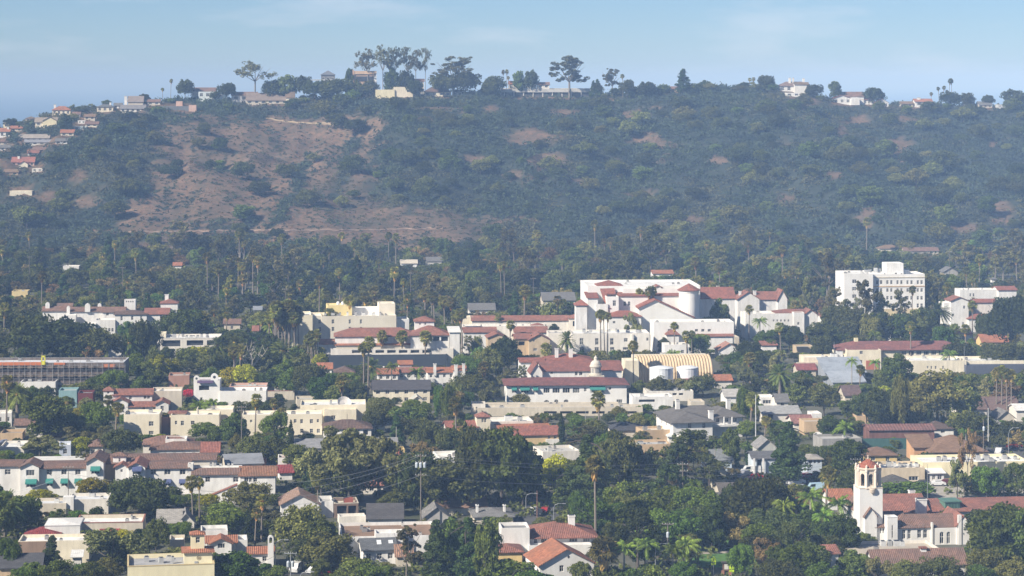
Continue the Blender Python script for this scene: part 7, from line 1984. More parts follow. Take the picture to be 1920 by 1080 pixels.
car('pickup', 1873, 851, (0.76, 0.76, 0.75), "white truck standing on the street by warehouse", RAD(70))
car('car', 1902, 840, (0.30, 0.03, 0.03), "red car on the street beyond the warehouse", RAD(10))
car('car', 1000, 962, (0.75, 0.75, 0.74), "white car on the street between oaks", RAD(80))
car('car', 1012, 966, (0.03, 0.03, 0.035), "black car on the street between oaks", RAD(75))
car('car', 1022, 962, (0.35, 0.03, 0.03), "red car on the street between oaks", RAD(75))
car('van', 556, 1072, (0.76, 0.76, 0.75), "white delivery van on the street by grey lamp", RAD(78))
car('car', 612, 1086, (0.40, 0.02, 0.03), "crimson car under street trees", RAD(30))
car('car', 590, 1074, (0.68, 0.69, 0.7), "silver car behind white delivery van", RAD(60))
for (x, y, c_, lb) in ((432, 940, (.6, .62, .64), "silver car in the yard below the inn"), (444, 936, (.7, .7, .7), "white car in the yard below the inn"), (456, 941, (.2, .25, .35), "blue car in the yard below the inn"), (466, 937, (.35, .3, .25), "tan car in the yard below the inn"),
                   (1388, 899, (.1, .1, .11), "black car by the long dark roof"), (1376, 896, (.5, .5, .52), "grey car by the long dark roof"), (1395, 892, (.3, .3, .32), "charcoal car near the white van"),
                   (1185, 707, (.6, .6, .6), "silver car before the ribbed shed"), (1196, 709, (.75, .75, .75), "white car before the ribbed shed"), (8, 834, (.2, .22, .28), "dark blue car by the gravel roof shop")):
    car('car', x, y, c_, lb, RAD((x * 37) % 90))
car('van', 836, 762, (0.75, 0.75, 0.75), "white van beside the parking deck", RAD(20))
car('van', 766, 782, (0.76, 0.76, 0.77), "white van under trees by charcoal roof house", RAD(15))
car('van', 783, 784, (0.7, 0.72, 0.75), "pale van under trees by charcoal roof house", RAD(60))

# ------------------------------------------------------------------ poles, wires, lamps
WOOD = bark((0.20, 0.17, 0.14)); WIRE = paint((0.30, 0.31, 0.32), 0.5, 0.3); STEEL = paint((0.45, 0.46, 0.46), 0.4, 0.5); CAN = paint((0.55, 0.60, 0.64), 0.4, 0.2)
def pole(px, ytop, ybase, label, arms=(0.6,), cans=0, mat=None, rz=0.0, r=0.16):
    Y = G(ybase); s = F / Y; h = (ybase - ytop) / s
    e = empty("utility_pole", ((px - CX) / s, Y, 0), rz)
    tag(e, label, "utility pole")
    m = MB(); m.tube([(0, 0, -0.3), (0, 0, h)], [r, r * 0.65], mat or WOOD, 8); m.build("post", e)
    for a in arms:
        m = MB(); m.box(-1.3, 1.3, -0.2, -0.06, h - a - 0.1, h - a + 0.06, mat or WOOD, bottom=True); arm = m.build("crossarm", e)
        for x in (-1.2, -0.45, 0.45, 1.2):
            m = MB(); m.lathe(x, -0.13, [(.05, h - a + .06), (.07, h - a + .2), (.03, h - a + .3), (0, h - a + .32)], paint((0.6, 0.62, 0.6), 0.3), 6); m.build("insulator", arm)
    for k in range(cans):
        m = MB(); x = (k - (cans - 1) / 2) * 0.95; m.lathe(x, -0.5, [(0, h - 3.2), (.34, h - 3.15), (.36, h - 2.2), (.28, h - 2.0), (.1, h - 1.9), (0, h - 1.85)], CAN, 10); m.build("transformer", e)
    return Vector(e.location) + Vector((0, 0, h))
pA = pole(789, 851, 990, "tall wooden pole carrying three grey transformers", (0.5, 2.0, 5.0), 3)
pB = pole(453, 760, 862, "tall wooden pole behind the villa with the brown roof", (0.5, 1.5))
pC = pole(128, 872, 958, "slim wooden pole before the inn with green awnings", (0.6,), 0, None, 0, 0.11)
pD = pole(1204, 974, 1040, "weathered wooden pole with two crossarms by the green trees", (0.4, 1.8), 0, paint((0.34, 0.32, 0.29)), 0.3)
pE = pole(1252, 980, 1046, "short wooden pole with single white transformer", (0.3,), 1)
pF = pole(1280, 866, 960, "grey pole standing in pale leafy trees", (0.6, 2.2))
pG = pole(1417, 740, 828, "white painted pole beside the grey roofed mansion", (), 0, paint((0.62, 0.62, 0.6)))
pole(1853, 765, 845, "white topped pole beyond the rusty shed", (), 0, paint((0.55, 0.55, 0.53)))
pole(1844, 786, 868, "dark pole with grey can beside orange walled house", (), 1)
pI = pole(1604, 858, 930, "dark pole with three crossarms beside the belfry", (0.5, 1.6, 2.6), 0, paint((0.10, 0.09, 0.08)))
pole(1739, 870, 945, "thin steel pole before the cream warehouse", (), 0, STEEL, 0, 0.08)
pole(1380, 938, 1010, "white flag pole by the lawn", (), 0, paint((0.7, 0.7, 0.7)), 0, 0.12)
pole(1098, 765, 830, "steel mast behind the narrow cypress", (), 0, STEEL, 0, 0.1)
pole(545, 1034, 1086, "pole with twin grey transformers by the bell gable cottage", (0.4,), 2, STEEL)
pole(591, 1040, 1080, "short bare wooden stub pole on the street", (), 0, paint((0.40, 0.37, 0.33)))
pole(1007, 920, 975, "reddish wooden pole on the street between oaks", (), 0, paint((0.27, 0.15, 0.11)), 0, 0.12)
pole(743, 800, 850, "pale pole behind the large grey tree", (), 0, paint((0.5, 0.47, 0.43)), 0, 0.1)
pole(651, 776, 835, "thin brown pole at the stacked hip roof house", (), 0, WOOD, 0, 0.09)
pole(454, 988, 1005, "pole with grey transformer pair above garden trees", (0.3,), 2)
pole(1097, 700, 745, "thin pole rising before the stone cupola", (), 0, STEEL, 0, 0.08)
pole(1564, 640, 705, "slim steel mast beside the long cream annex", (), 0, STEEL, 0, 0.09)
pole(1808, 650, 715, "slim steel mast rising by the red hipped roof end", (), 0, STEEL, 0, 0.09)
pole(690, 838, 850, "short pole by grey shingle roof", (), 0, WOOD, 0, 0.09)
for (x, yt, yb) in ((55, 480, 545), (230, 500, 570), (680, 560, 600), (535, 540, 600), (1000, 520, 580), (770, 510, 570), (1556, 490, 560), (1780, 470, 540), (1690, 470, 520)):
    pole(x, yt, yb, "distant utility pole among the trees at the hill foot", (0.6,), 0)
    bpy.data.objects[-1] if False else None
for o in SC.objects:
    if o.get("label") == "distant utility pole among the trees at the hill foot": o["group"] = "distant utility poles"
def wire(p, q, sag, label, r=0.035):
    m = MB(); n = 14
    pts = [p.lerp(q, t / n) - Vector((0, 0, sag * 4 * (t / n) * (1 - t / n))) for t in range(n + 1)]
    m.tube(pts, r, WIRE, 3)
    o = m.build("power_line"); tag(o, label, "wire", "overhead power lines from the transformer pole")
    return o
far_r = W(1980, 905, 640); far_l = W(-40, 930, 600)
for k, dz in enumerate((0.4, 0.0, -1.6, -4.6)):
    off = Vector((0, 0, dz - 0.4)); lb = "thin overhead power line strung from the transformer pole"
    wire(pA + off, W(1280, 868 + 8 * k, 610), 1.6 + 0.2 * k, lb)
    wire(W(1280, 868 + 8 * k, 610), W(1604, 866 + 7 * k, 640), 1.8, lb)
    wire(pA + off, W(545, 905 + 14 * k, 560), 1.2, lb)
wire(pC + Vector((0, 0, -2)), W(545, 925, 560), 1.4, "thin overhead power line strung from the transformer pole"); wire(pC + Vector((0, 0, -2)), far_l, 1.4, "thin overhead power line strung from the transformer pole")
wire(W(1604, 890, 640), far_r, 1.5, "thin overhead power line strung from the transformer pole")
def lamp(px, ytop, ybase, side, label):
    Y = G(ybase); s = F / Y; h = (ybase - ytop) / s
    e = empty("street_lamp", ((px - CX) / s, Y, 0)); tag(e, label, "street lamp")
    m = MB(); m.tube([(0, 0, -.2), (0, 0, h * .8), (side * .3, 0, h * .93), (side * 1.2, 0, h), (side * 2.2, 0, h)], [.11, .08, .07, .06, .05], STEEL, 6); m.build("post", e)
    m = MB(); m.box(min(side * 2.1, side * 2.9), max(side * 2.1, side * 2.9), -.16, .16, h - .1, h + .08, STEEL, bottom=True); m.build("lamp_head", e)
lamp(516, 1012, 1066, 1, "cobra head street lamp beside the bell gable cottage")
lamp(986, 925, 962, 1, "street lamp at the far end of the oak street")
lamp(1038, 944, 984, 1, "street lamp beside the white chimney")
lamp(1229, 1019, 1072, 1, "street lamp among queen palms")
lamp(563, 1072, 1110, 1, "low street lamp beside the white delivery van")
lamp(1891, 802, 868, 1, "street lamp on the street beyond the warehouse")
# crossing signs, fluorescent yellow green, with a walking figure
FL = paint((0.62, 0.85, 0.02), 0.5); BLK = paint((0.01, 0.01, 0.01), 0.6)
def crossing(px, py, label):
    Y = G(py + 26); s = F / Y
    e = empty("crossing_sign", ((px - CX) / s, Y, 0), 0.1); tag(e, label, "sign")
    zc = H - (py - YH) / s
    m = MB(); m.tube([(0, .08, -.2), (0, .08, zc + .6)], .05, STEEL, 6); m.build("post", e)
    m = MB(); w = .55
    pent = [(-w, zc - .35), (w, zc - .35), (w, zc + .3), (0, zc + .85), (-w, zc + .3)]
    m.poly([(x, 0, z) for x, z in pent], FL); m.poly([(x, .03, z) for x, z in pent][::-1], STEEL)
    for (a, b_), (c, d) in zip(pent, pent[1:] + pent[:1]): m.poly([(a, 0, b_), (a, .03, b_), (c, .03, d), (c, 0, d)], STEEL)
    pl = m.build("plate", e)
    m = MB()
    m.poly([(.07 * math.cos(t), -.012, zc + .42 + .07 * math.sin(t)) for t in [2 * math.pi * k / 8 for k in range(8)]], BLK)
    m.poly([(-.09, -.012, zc + .06), (.08, -.012, zc + .06), (.10, -.012, zc + .33), (-.07, -.012, zc + .33)], BLK)
    m.poly([(-.2, -.012, zc - .28), (-.11, -.012, zc - .28), (.02, -.012, zc + .058), (-.08, -.012, zc + .058)], BLK); m.poly([(.12, -.012, zc - .28), (.2, -.012, zc - .28), (.08, -.012, zc + .058), (-.02, -.012, zc + .058)], BLK)
    m.build("walking_figure", pl)
    m = MB(); m.box(-.5, .5, -.01, .03, zc - .95, zc - .5, FL); m.build("arrow_plate", e)
    m = MB(); m.poly([(-.3, -.022, zc - .80), (-.3, -.022, zc - .66), (.3, -.022, zc - .80)], BLK); m.build("arrow", e)
crossing(1338, 1051, "fluorescent pedestrian crossing sign on the lawn edge")
crossing(1372, 1064, "fluorescent pedestrian crossing sign beside brick gate")
# brick gate posts by the lawn
e = empty("park_sign", W(1362, 1078, G(1078)).xy.to_3d()); tag(e, "dark roofed notice board with brick feet by the lawn", "notice board")
m = MB(); m.box(-.8, .8, 0, .3, .9, 2.6, paint((0.16, 0.09, 0.06), .8)); m.build("board", e)
m = MB(); m.box(-1.1, 1.1, -.25, .55, 2.6, 2.85, paint((0.08, 0.07, 0.065), .8), bottom=True); m.build("cap", e)
m = MB(); m.box(-.45, .45, -.03, 0, 1.2, 2.3, paint((0.6, 0.58, 0.52), .7)); m.build("notice", e)
for s in (-1, 1):
    m = MB(); m.box(s * .75 - .3, s * .75 + .3, -.15, .45, -.1, .9, stucco((0.36, 0.17, 0.11))); m.build("foot", e)
# white bare fig branches
def bare_tree(px, ytop, ybase, wpx, label, seed, col=(0.42, 0.38, 0.32)):
    Y = G(ybase); s = F / Y; h = (ybase - ytop) / s; w = wpx / s
    e = empty("bare_tree", ((px - CX) / s, Y, 0)); tag(e, label, "tree")
    r = random.Random(seed); bm_ = bark(col)
    m = MB(); m.tube([(0, 0, -.3), (.1, 0, h * .3), (0, 0, h * .5)], [.5, .4, .33], bm_, 7); m.build("trunk", e)
    for k in range(7):
        a = r.random() * 6.28; p = Vector((0, 0, h * (.3 + .2 * r.random())))
        m = MB(); pts = [p]; d = Vector((math.cos(a), math.sin(a) * .6, .35)).normalized()
        for j in range(5):
            d = (d + Vector((r.uniform(-.5, .5), r.uniform(-.5, .5), r.uniform(-.05, .6)))).normalized(); pts.append(pts[-1] + d * max(w, h) * .14)
        m.tube(pts, [.28, .22, .17, .12, .08, .04], bm_, 5)
        for j in (2, 3, 4):
            q = pts[j]; t = [q]; dd = Vector((r.uniform(-1, 1), r.uniform(-1, 1), r.uniform(0, 1))).normalized()
            for _ in range(3): dd = (dd + Vector((r.uniform(-.4, .4), r.uniform(-.4, .4), .2))).normalized(); t.append(t[-1] + dd * w * .09)
            m.tube(t, [.12, .09, .06, .03], bm_, 4)
        m.build("branch", e)
bare_tree(472, 645, 712, 60, "leafless white fig with twisting limbs above golden crowns", 3)
bare_tree(1335, 762, 800, 16, "small bare sprout", 4) if False else None
bare_tree(458, 468, 520, 10, "bare pale eucalyptus on the wooded foot", 8, (0.3, 0.27, 0.23))
# tiny walker on the bare ridge brow
c = hit(1358, 171)
m = MB(); bd = paint((0.05, 0.05, 0.07), .9)
z = c.z
m.tube([(c.x - .12, c.y, z - .1), (c.x - .1, c.y, z + .45), (c.x, c.y, z + .92), (c.x, c.y, z + 1.2), (c.x, c.y, z + 1.45), (c.x, c.y, z + 1.52), (c.x, c.y, z + 1.58), (c.x, c.y, z + 1.7), (c.x, c.y, z + 1.8)], [.07, .09, .17, .18, .2, .07, .09, .12, .02], bd, 8)
m.tube([(c.x + .22, c.y + .1, z - .1), (c.x + .14, c.y, z + .45), (c.x, c.y, z + .9)], [.06, .09, .13], bd, 7); m.tube([(c.x, c.y, z + 1.42), (c.x + .24, c.y, z + 1.15), (c.x + .2, c.y - .15, z + .9)], [.08, .06, .04], bd, 6); m.tube([(c.x, c.y, z + 1.42), (c.x - .24, c.y, z + 1.12), (c.x - .22, c.y + .1, z + .85)], [.08, .06, .04], bd, 6)
tag(m.build("person"), "person in dark clothes walking along the bare ridge brow", "person")
# ------------------------------------------------------------------ trees one can pick out in the photograph: kind, column, top row, ground row, width
TL = """
live_oak 262 892 980 118|golden_tree 172 893 936 62|golden_tree 78 916 948 66|fan_palm 362 888 990 30|fan_palm 374 892 984 26|pepper_tree 465 902 968 98
date_palm 8 918 1006 78|shade_tree 48 926 996 74|laurel_fig 18 1002 1084 50|conifer 97 1002 1076 52|laurel_fig 112 1048 1110 86|shade_tree 60 1052 1100 50
olive_tree 210 988 1080 140|pepper_tree 292 970 1046 58|laurel_fig 338 976 1016 54|shade_tree 250 1000 1070 70|pepper_tree 560 944 1046 110|fan_palm 490 924 1016 30
fan_palm 478 950 1024 26|fan_palm 597 888 972 30|fan_palm 575 964 1034 44|laurel_fig 455 1032 1110 130|pepper_tree 620 1000 1076 110|shade_tree 670 1044 1110 100
eucalyptus 762 984 1096 66|conifer 818 972 1110 74|shade_tree 850 962 1100 60|conifer 880 968 1112 84|shade_tree 912 975 1118 58|laurel_fig 950 1046 1120 130|laurel_fig 1000 1066 1130 90
fan_palm 1050 964 1034 40|fan_palm 1130 1000 1100 64|queen_palm 1212 1002 1092 66|queen_palm 1262 1012 1086 58|queen_palm 1286 998 1080 78|queen_palm 1170 1010 1096 56
laurel_fig 1130 934 1016 104|laurel_fig 1196 930 1014 110|laurel_fig 1176 900 980 96|laurel_fig 1252 908 994 110|laurel_fig 1308 906 1000 96|shade_tree 1334 940 1036 66|laurel_fig 1230 950 1030 90|laurel_fig 1290 950 1034 84
golden_tree 1040 850 930 62|golden_tree 1052 914 952 30|conifer 1102 812 962 92|conifer 1070 872 958 84|pepper_tree 1160 814 926 86|pepper_tree 1130 850 940 60
shade_tree 940 794 950 128|live_oak 900 800 948 100|shade_tree 980 830 950 80|cypress 1054 772 836 15|laurel_fig 1090 780 822 58|shade_tree 1118 788 824 44|fan_palm 1124 730 822 34
olive_tree 655 806 954 170|olive_tree 602 830 944 96|olive_tree 710 812 950 110|live_oak 650 850 950 110|live_oak 830 862 962 140|live_oak 790 848 960 96|live_oak 872 880 950 70|pepper_tree 744 850 950 80
live_oak 230 802 866 78|golden_tree 152 818 858 50|olive_tree 75 818 858 82|shade_tree 84 738 832 104|shade_tree 132 772 826 64|laurel_fig 182 748 826 66|fan_palm 217 752 816 32|fan_palm 202 738 812 24
fan_palm 12 700 804 32|date_palm 32 718 792 50|shade_tree 108 748 800 66|laurel_fig 190 700 742 64|shade_tree 285 692 730 54|golden_tree 300 664 712 54|golden_tree 462 680 738 62|golden_tree 432 686 738 52|shade_tree 514 688 740 66
laurel_fig 545 690 746 60|live_oak 580 680 748 70|live_oak 110 598 692 160|live_oak 58 590 690 110|live_oak 182 612 694 96|shade_tree 350 576 652 92|live_oak 320 590 652 70|date_palm 243 624 692 48|live_oak 268 600 690 60|laurel_fig 260 660 712 60
date_palm 530 634 696 64|date_palm 410 630 690 44|date_palm 440 628 690 40|fan_palm 424 574 650 26|shade_tree 350 650 700 60|pepper_tree 395 660 712 70|golden_tree 290 672 716 44
fan_palm 690 628 742 32|fan_palm 682 640 742 26|fan_palm 714 616 688 28|fan_palm 754 616 688 28|fan_palm 797 617 690 30|date_palm 695 670 732 50|queen_palm 735 676 732 34|queen_palm 782 684 734 40
fan_palm 620 575 652 26|fan_palm 655 552 650 26|fan_palm 686 545 640 24|fan_palm 726 552 640 24|fan_palm 763 548 630 24|fan_palm 758 520 600 16|fan_palm 797 538 618 26|fan_palm 815 544 622 28|fan_palm 834 552 626 26|fan_palm 848 556 628 26|fan_palm 866 575 660 30|fan_palm 852 580 650 24
fan_palm 940 490 568 16|fan_palm 946 488 568 16|fan_palm 1044 552 612 20|fan_palm 1054 558 612 22|fan_palm 936 588 640 18|fan_palm 956 598 664 22
fan_palm 1203 538 646 20|fan_palm 1217 534 648 20|fan_palm 1226 534 648 18|fan_palm 1218 566 648 18|fan_palm 1231 566 648 16|fan_palm 1126 578 672 22|fan_palm 1133 580 672 20|fan_palm 1138 584 672 18|date_palm 1064 620 676 38|fan_palm 1022 640 714 28
fan_palm 1188 636 728 24|queen_palm 1265 652 712 34|fan_palm 1264 602 672 20|fan_palm 1288 618 676 22|shade_tree 1245 630 668 26|olive_tree 1190 590 656 40|laurel_fig 1310 622 672 50|fan_palm 1297 618 676 16
eucalyptus 1620 524 648 62|live_oak 1600 578 650 70|shade_tree 1650 582 652 60|shade_tree 1690 584 652 64|pepper_tree 1716 582 650 50|live_oak 1570 570 645 60|eucalyptus 1586 560 640 40|pepper_tree 1634 590 655 50|live_oak 1736 574 648 50|eucalyptus 1648 545 645 44|eucalyptus 1690 545 640 44|eucalyptus 1604 560 640 36|fan_palm 1602 532 600 14|fan_palm 1710 534 620 18|fan_palm 1708 600 690 24|date_palm 1760 564 646 52|date_palm 1740 596 650 50|date_palm 1722 610 652 44|date_palm 1784 610 656 46
eucalyptus 1750 508 600 50|eucalyptus 1738 516 610 44|eucalyptus 1762 520 600 40|live_oak 1896 556 664 96|live_oak 1850 585 650 50|fan_palm 1823 562 640 22|fan_palm 1812 606 690 24|date_palm 1862 602 650 40|live_oak 1800 640 690 70|live_oak 1880 640 700 90
shade_tree 1680 658 738 66|shade_tree 1650 690 738 40|pepper_tree 1758 696 798 130|pepper_tree 1800 716 800 90|pepper_tree 1720 730 800 80|live_oak 1662 728 812 92|live_oak 1625 735 800 60|fan_palm 1868 686 782 24|fan_palm 1878 682 782 24|fan_palm 1888 688 784 24|fan_palm 1896 690 784 24|fan_palm 1712 716 792 30
conifer 1480 788 908 80|conifer 1462 810 906 50|shade_tree 1592 822 906 84|pepper_tree 1570 840 900 50|fan_palm 1549 870 970 42|queen_palm 1520 912 1006 64|queen_palm 1492 930 1006 60|queen_palm 1572 922 1004 62|queen_palm 1545 950 1040 60|shade_tree 1580 960 1050 66|shade_tree 1545 975 1050 60
live_oak 1418 892 1008 136|live_oak 1370 910 1000 70|pine_tree 1285 802 912 112|pine_tree 1330 850 918 60|pine_tree 1262 830 920 60|olive_tree 1200 830 920 60
laurel_fig 1850 868 936 64|shade_tree 1908 866 936 64|olive_tree 1795 862 936 44|brown_tree 1815 806 906 34|shade_tree 1880 936 1086 122|shade_tree 1850 960 1080 70|shade_tree 1915 950 1090 80
laurel_fig 1505 1014 1100 112|brown_tree 1440 1000 1076 64|laurel_fig 1390 1015 1090 50|shade_tree 1602 1028 1096 74|olive_tree 1645 1042 1104 60|pepper_tree 1700 1050 1112 70|live_oak 1762 1046 1118 100|pepper_tree 1845 1028 1096 90|laurel_fig 1830 1056 1116 80|pepper_tree 1900 1046 1110 70
shade_tree 1455 1020 1090 50|laurel_fig 1540 1050 1110 70|live_oak 1460 1048 1110 80|bougainvillea 352 730 748 36|bougainvillea 152 770 782 24|laurel_fig 1395 720 800 30
laurel_fig 40 1062 1118 70|shade_tree 170 1052 1112 60|pepper_tree 200 1046 1100 60|laurel_fig 420 1056 1112 60|shade_tree 520 1058 1116 60|laurel_fig 700 1056 1118 90|shade_tree 1090 1052 1110 50|bush 1010 1074 1100 60|bush 1140 1062 1098 60|bush 1220 1060 1096 60|bush 1180 1066 1100 50|laurel_fig 1280 1050 1100 60|bush 1310 1066 1098 40|shade_tree 600 1046 1092 40|bush 480 1066 1092 40|bush 640 1070 1100 50|shade_tree 120 742 778 44|olive_tree 160 744 780 40|shade_tree 20 728 770 50|laurel_fig 212 690 744 56|pepper_tree 150 716 750 50
laurel_fig 240 600 652 40|shade_tree 150 640 696 80|laurel_fig 880 664 720 60|pepper_tree 915 650 716 60|live_oak 945 632 702 66|pepper_tree 885 700 752 80|olive_tree 912 720 765 46|pepper_tree 975 738 764 44|laurel_fig 610 700 760 70
shade_tree 1350 555 640 44|laurel_fig 1385 660 712 60|live_oak 1405 640 700 60|date_palm 1462 680 752 50|date_palm 1405 660 715 36|fan_palm 1407 658 724 30|fan_palm 1404 570 640 20|fan_palm 1464 602 672 22|queen_palm 1425 592 640 34|laurel_fig 1440 618 660 60|live_oak 1480 610 660 60
shade_tree 1540 600 660 60|laurel_fig 1572 610 650 60|eucalyptus 1515 520 620 40|eucalyptus 1560 540 630 44|live_oak 1540 632 690 50|queen_palm 1597 668 730 26|queen_palm 1640 670 706 28|queen_palm 1780 652 706 36|fan_palm 1612 682 734 22
queen_palm 375 745 800 50|queen_palm 398 742 796 44|fan_palm 478 735 826 28|fan_palm 526 762 830 26|fan_palm 515 745 800 22|laurel_fig 390 790 824 70|laurel_fig 516 770 840 60|cypress 545 785 850 14|shade_tree 516 815 880 70|shade_tree 555 830 890 60|shade_tree 440 770 838 60
fan_palm 855 740 850 34|fan_palm 862 782 848 36|pepper_tree 840 800 860 50|live_oak 805 790 856 60|shade_tree 760 760 812 80|pepper_tree 720 752 808 70|laurel_fig 780 745 800 60|live_oak 700 768 812 40
queen_palm 1340 820 888 28|cypress 1401 822 880 12|cypress 1382 806 880 14|shade_tree 1370 800 880 40|laurel_fig 1400 786 824 44|fan_palm 1434 778 832 26|laurel_fig 1460 790 830 40|shade_tree 1560 776 830 70|shade_tree 1600 780 826 50|queen_palm 1585 786 838 44
live_oak 1660 760 812 60|shade_tree 1700 770 806 60|live_oak 1830 775 830 90|pepper_tree 1800 770 818 60|live_oak 1900 790 836 60|queen_palm 1812 800 850 36|bush 1768 838 858 60|bush 1700 905 935 110|bush 1735 850 872 40
pepper_tree 1236 706 746 56|olive_tree 1272 708 744 50|pepper_tree 1318 702 744 60|shade_tree 1200 712 744 44|olive_tree 1298 712 748 40|pepper_tree 1160 762 792 40
"""
for line in TL.strip().replace("\n", "|").split("|"):
    k, a_, b_, c_, d_ = line.split()
    T(k, float(a_), float(b_), float(c_), float(d_))
# palm grove beside the stepped office block
gr = random.Random(3)
for k in range(22):
    x = 498 + gr.random() * 64
    T('fan_palm', x, 556 + gr.random() * 26 + abs(x - 548) * 0.15, 656 + gr.random() * 14, 27 + gr.random() * 6)
for (x, yt) in ((583, 618), (590, 622), (578, 625), (596, 615), (586, 632)):
    T('fan_palm', x, yt, 690, 20)
# clipped hedges
def hedge(x0, x1, yt, yb, label, dep=2.0, col='laurel_fig'):
    Y = G(yb); s = F / Y; a, b_ = (x0 - CX) / s, (x1 - CX) / s; h = (yb - yt) / s
    rg = np.random.default_rng(int(x0))
    n = int((b_ - a) * h * 14)
    P = np.stack([rg.uniform(a, b_, n), Y + rg.uniform(0, dep, n) * (rg.random(n) < 0.45), np.where(rg.random(n) < 0.35, h, rg.uniform(0, h, n))], 1)
    q = leaves(rg, P, np.full(n, 0.16), 3, 0.22, 1.0)
    o = put(bpy.data.objects.new("hedge", np_mesh("hedge", q, 4, [leafm(col, (0.048, 0.100, 0.018))])))
    tag(o, label, "hedge")
hedge(150, 224, 985, 1000, "clipped upper hedge before the long low shop", 2)
hedge(152, 204, 997, 1020, "clipped lower hedge before the long low shop", 2)
hedge(1655, 1745, 908, 922, "long green hedge beside the pale lot", 4)

# ------------------------------------------------------------------ the rest of the town's trees
PR = np.array([[p[0], p[1], p[2], p[3], p[4]] for p in PROTECT], float)
FT = np.array(FOOT, float)
frng = random.Random(21)
def free_height(px, halfw_px, Y, want):
    """how tall a tree may stand here without hiding a building that the photograph shows"""
    s = F / Y; yb = YH + F * H / Y
    hit_ = (PR[:, 0] < px + halfw_px) & (PR[:, 1] > px - halfw_px) & (PR[:, 4] > Y - 1.0) & (PR[:, 2] < yb)
    lim = float(PR[hit_, 3].max()) if hit_.any() else -1e9
    return min(want, (yb - lim) / s)
def clear_of_houses(x, y, rad):
    dx, dy = x - FT[:, 0], y - FT[:, 1]
    c, s = np.cos(-FT[:, 4]), np.sin(-FT[:, 4])
    u, v = dx * c - dy * s, dx * s + dy * c
    return not bool(((np.abs(u) < FT[:, 2] + rad) & (np.abs(v) < FT[:, 3] + rad)).any())
counts = {}
for o_, k_ in LABEL_LATER: counts[k_] = counts.get(k_, 0) + 1
cand = []
Yc = 516.0
while Yc < 1445:
    st = 7.6 + (Yc - 516) / 125.0
    xw = 0.2133 * Yc * 1.06
    x = -xw + frng.random() * st
    while x < xw:
        cand.append((x + frng.uniform(-.45, .45) * st, Yc + frng.uniform(-.45, .45) * st)); x += st
    Yc += st
frng.shuffle(cand)
GRIDT = {}
for (tx, ty, tr, tk) in TREES: GRIDT.setdefault((int(tx // 30), int(ty // 30)), []).append((tx, ty, tr * (0.4 if 'palm' in tk else 1)))
MIXN = [('live_oak', 4), ('shade_tree', 5), ('laurel_fig', 3), ('pepper_tree', 5), ('olive_tree', 4.5), ('golden_tree', 1), ('fan_palm', 3), ('queen_palm', 1.5), ('conifer', .8), ('pine_tree', 1), ('bush', 5), ('eucalyptus', .8), ('brown_tree', .8), ('cypress', .5)]
MIXF = [('live_oak', 5), ('shade_tree', 6), ('laurel_fig', 1), ('pepper_tree', 6), ('olive_tree', 4), ('fan_palm', 3.0), ('eucalyptus', 2), ('conifer', 1), ('pine_tree', 1), ('date_palm', .7), ('brown_tree', 1.6), ('bush', 1)]
SIZE = {'live_oak': (7.5, 14, .75), 'shade_tree': (5.5, 11, 1.1), 'laurel_fig': (5.5, 10, .95), 'pepper_tree': (6, 12, .9), 'olive_tree': (5, 9, .9), 'golden_tree': (6, 9, .95), 'fan_palm': (4.8, 6.4, 3.0), 'queen_palm': (5, 6.5, 1.6), 'conifer': (6, 9, 1.8),
        'pine_tree': (8, 11, 1.3), 'bush': (3.5, 6, .6), 'eucalyptus': (9, 14, 1.55), 'brown_tree': (6, 9, 1.0), 'cypress': (1.8, 2.6, 4), 'date_palm': (7, 8.5, 1.25)}
n_fill = 0
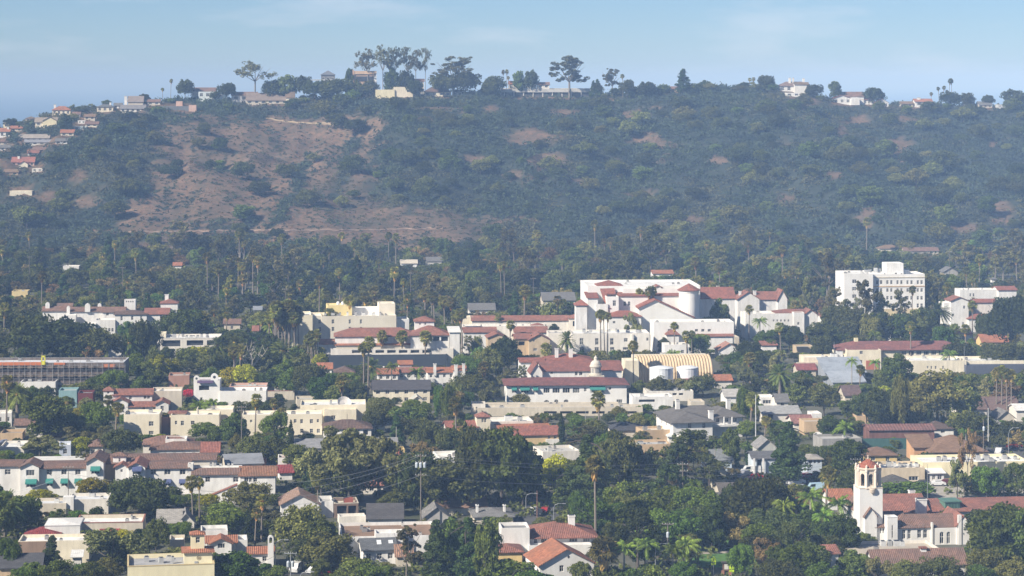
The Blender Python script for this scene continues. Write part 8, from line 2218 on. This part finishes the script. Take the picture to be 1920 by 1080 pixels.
for (x, y) in cand:
    mix = MIXN if y < 1000 else MIXF
    grove = float(fbm(x / 70.0, y / 90.0, 63, 2))
    k = frng.choices([m_[0] for m_ in mix], [m_[1] * ((2.6 if grove > 0.56 else 0.35) if m_[0] == 'fan_palm' else 1) for m_ in mix])[0]
    if counts.get(k, 0) >= 290: k = 'shade_tree' if counts.get('shade_tree', 0) < 290 else 'pepper_tree'
    if counts.get(k, 0) >= 295: continue
    w0, w1, asp = SIZE[k]
    w = frng.uniform(w0, w1); h = w * asp * (frng.uniform(.55, 1.35) if k == 'fan_palm' else frng.uniform(.8, 1.25))
    if y > 1120 and 'palm' not in k and k != 'bush': w *= 1.3; h *= 1.12
    if y > 1200 and k == 'fan_palm' and grove < 0.5: k = 'live_oak' if counts.get('live_oak', 0) < 285 else 'brown_tree'; w = frng.uniform(9, 15); h = w * .75
    rad = w * (.12 if 'palm' in k else .36)
    if not clear_of_houses(x, y, rad): continue
    px = CX + F * x / y
    hh = free_height(px, w * .5 * F / y, y, h)
    if hh < 2.0: continue
    if hh < h:
        if 'palm' in k or k in ('eucalyptus', 'conifer', 'pine_tree', 'cypress'): k = 'bush' if hh < 4.5 else 'pepper_tree'
        f = max(hh / h, .45); 
        if k == 'bush': w = frng.uniform(3.5, 6)
        else: w = max(4.0, min(w, hh * 1.4))
        h = hh
    if counts.get(k, 0) >= 285: k = min(('laurel_fig', 'brown_tree', 'pine_tree', 'conifer', 'eucalyptus') if h > 4 else ('bush', 'laurel_fig'), key=lambda q: counts.get(q, 0) * (0.6 if q == 'laurel_fig' else 1.0))
    near = [t for gx in (-1, 0, 1) for gy in (-1, 0, 1) for t in GRIDT.get((int(x // 30) + gx, int(y // 30) + gy), [])]
    sp = .52 if y < 1000 else .46
    if any((t[0] - x) ** 2 + (t[1] - y) ** 2 < (sp * (t[2] + w * (.2 if 'palm' in k else .5)) * 1.25) ** 2 for t in near): continue
    o = tree_at(k, Vector((x, y, max(0.0, float(terrain(x, y))) - .1)), w, h, None, None, y < 760)
    LABEL_LATER.append((o, k)); counts[k] = counts.get(k, 0) + 1
    GRIDT.setdefault((int(x // 30), int(y // 30)), []).append((x, y, w * (.2 if 'palm' in k else .5)))
    n_fill += 1
print("FILL", n_fill, counts)
# what each tree stands beside
PA = np.array([[p[0], p[1]] for p in PLACES])
for o, k in LABEL_LATER:
    d2 = ((PA - np.array([o.location.x, o.location.y])) ** 2).sum(1)
    ph = PLACES[int(np.argmin(d2))][2]
    kw = KIND_WORDS[k][0]
    wd = (PROTO[k][0][3] * o.scale.x)
    lo_, hi_ = SIZE.get(k, (6, 10, 1))[:2]
    sz = "small " if wd < lo_ + (hi_ - lo_) * 0.25 else ("large " if wd > lo_ + (hi_ - lo_) * 0.8 else "")
    w_ = (sz + kw + " near " + ph).split()[:16]
    while w_[-1] in ("with", "and", "under", "beside", "behind", "below", "before", "the", "of", "by", "at", "in", "on", "between", "beyond", "above", "to", "low", "long", "white", "grey", "brown"): w_.pop()
    o["label"] = " ".join(w_)
    o["group"] = "set of " + o["label"]
# undergrowth that fills the gaps between gardens and the wooded foot of the hill
rg = np.random.default_rng(99)
n = 6400
Yv = np.where(rg.random(n) < 0.22, rg.uniform(503, 640, n), rg.uniform(560, 1450, n)); Xv = rg.uniform(-1, 1, n) * .2133 * Yv * 1.05
ok = np.array([clear_of_houses(a, b_, 2.0) and free_height(CX + F * a / b_, 8, b_, 9) > 2.4 for a, b_ in zip(Xv, Yv)])
Xv, Yv = Xv[ok], Yv[ok]
Rv = rg.uniform(1.2, 2.6, len(Xv)) * np.where(Yv > 1000, 1.7, 1.0)
Hv = np.minimum(Rv * .9, 2.6)
tag(scatter_shrubs("undergrowth", np.stack([Xv, Yv, np.maximum(terrain(Xv, Yv), 0) - .2], 1), Rv, Hv, 30, .45, leafm("undergrowth", (0.046, 0.058, 0.028), (0.12, 0.10, 0.05), .5), 4),
    "mixed green garden undergrowth between houses and trees", "undergrowth", kind="stuff")
# ------------------------------------------------------------------ the hazy air
hz = MB()
hv = bpy.data.materials.new("haze_air")
hv.use_nodes = True
hn = hv.node_tree
hn.nodes.clear()
ho = N(hn, "ShaderNodeOutputMaterial")
pv = N(hn, "ShaderNodeVolumePrincipled")
pv.inputs['Color'].default_value = (0.34, 0.53, 0.88, 1)
pv.inputs['Density'].default_value = 0.000205
pv.inputs['Absorption Color'].default_value = (0.36, 0.40, 0.90, 1)
pv.inputs['Anisotropy'].default_value = -0.35
hn.links.new(pv.outputs[0], ho.inputs['Volume'])
hz.box(-41000, 41000, -600, 91000, -2.5, 150, hv, bottom=True)
haze = hz.build("haze")
tag(haze, "pale blue haze in the air over the town and hill", "haze", kind="stuff")
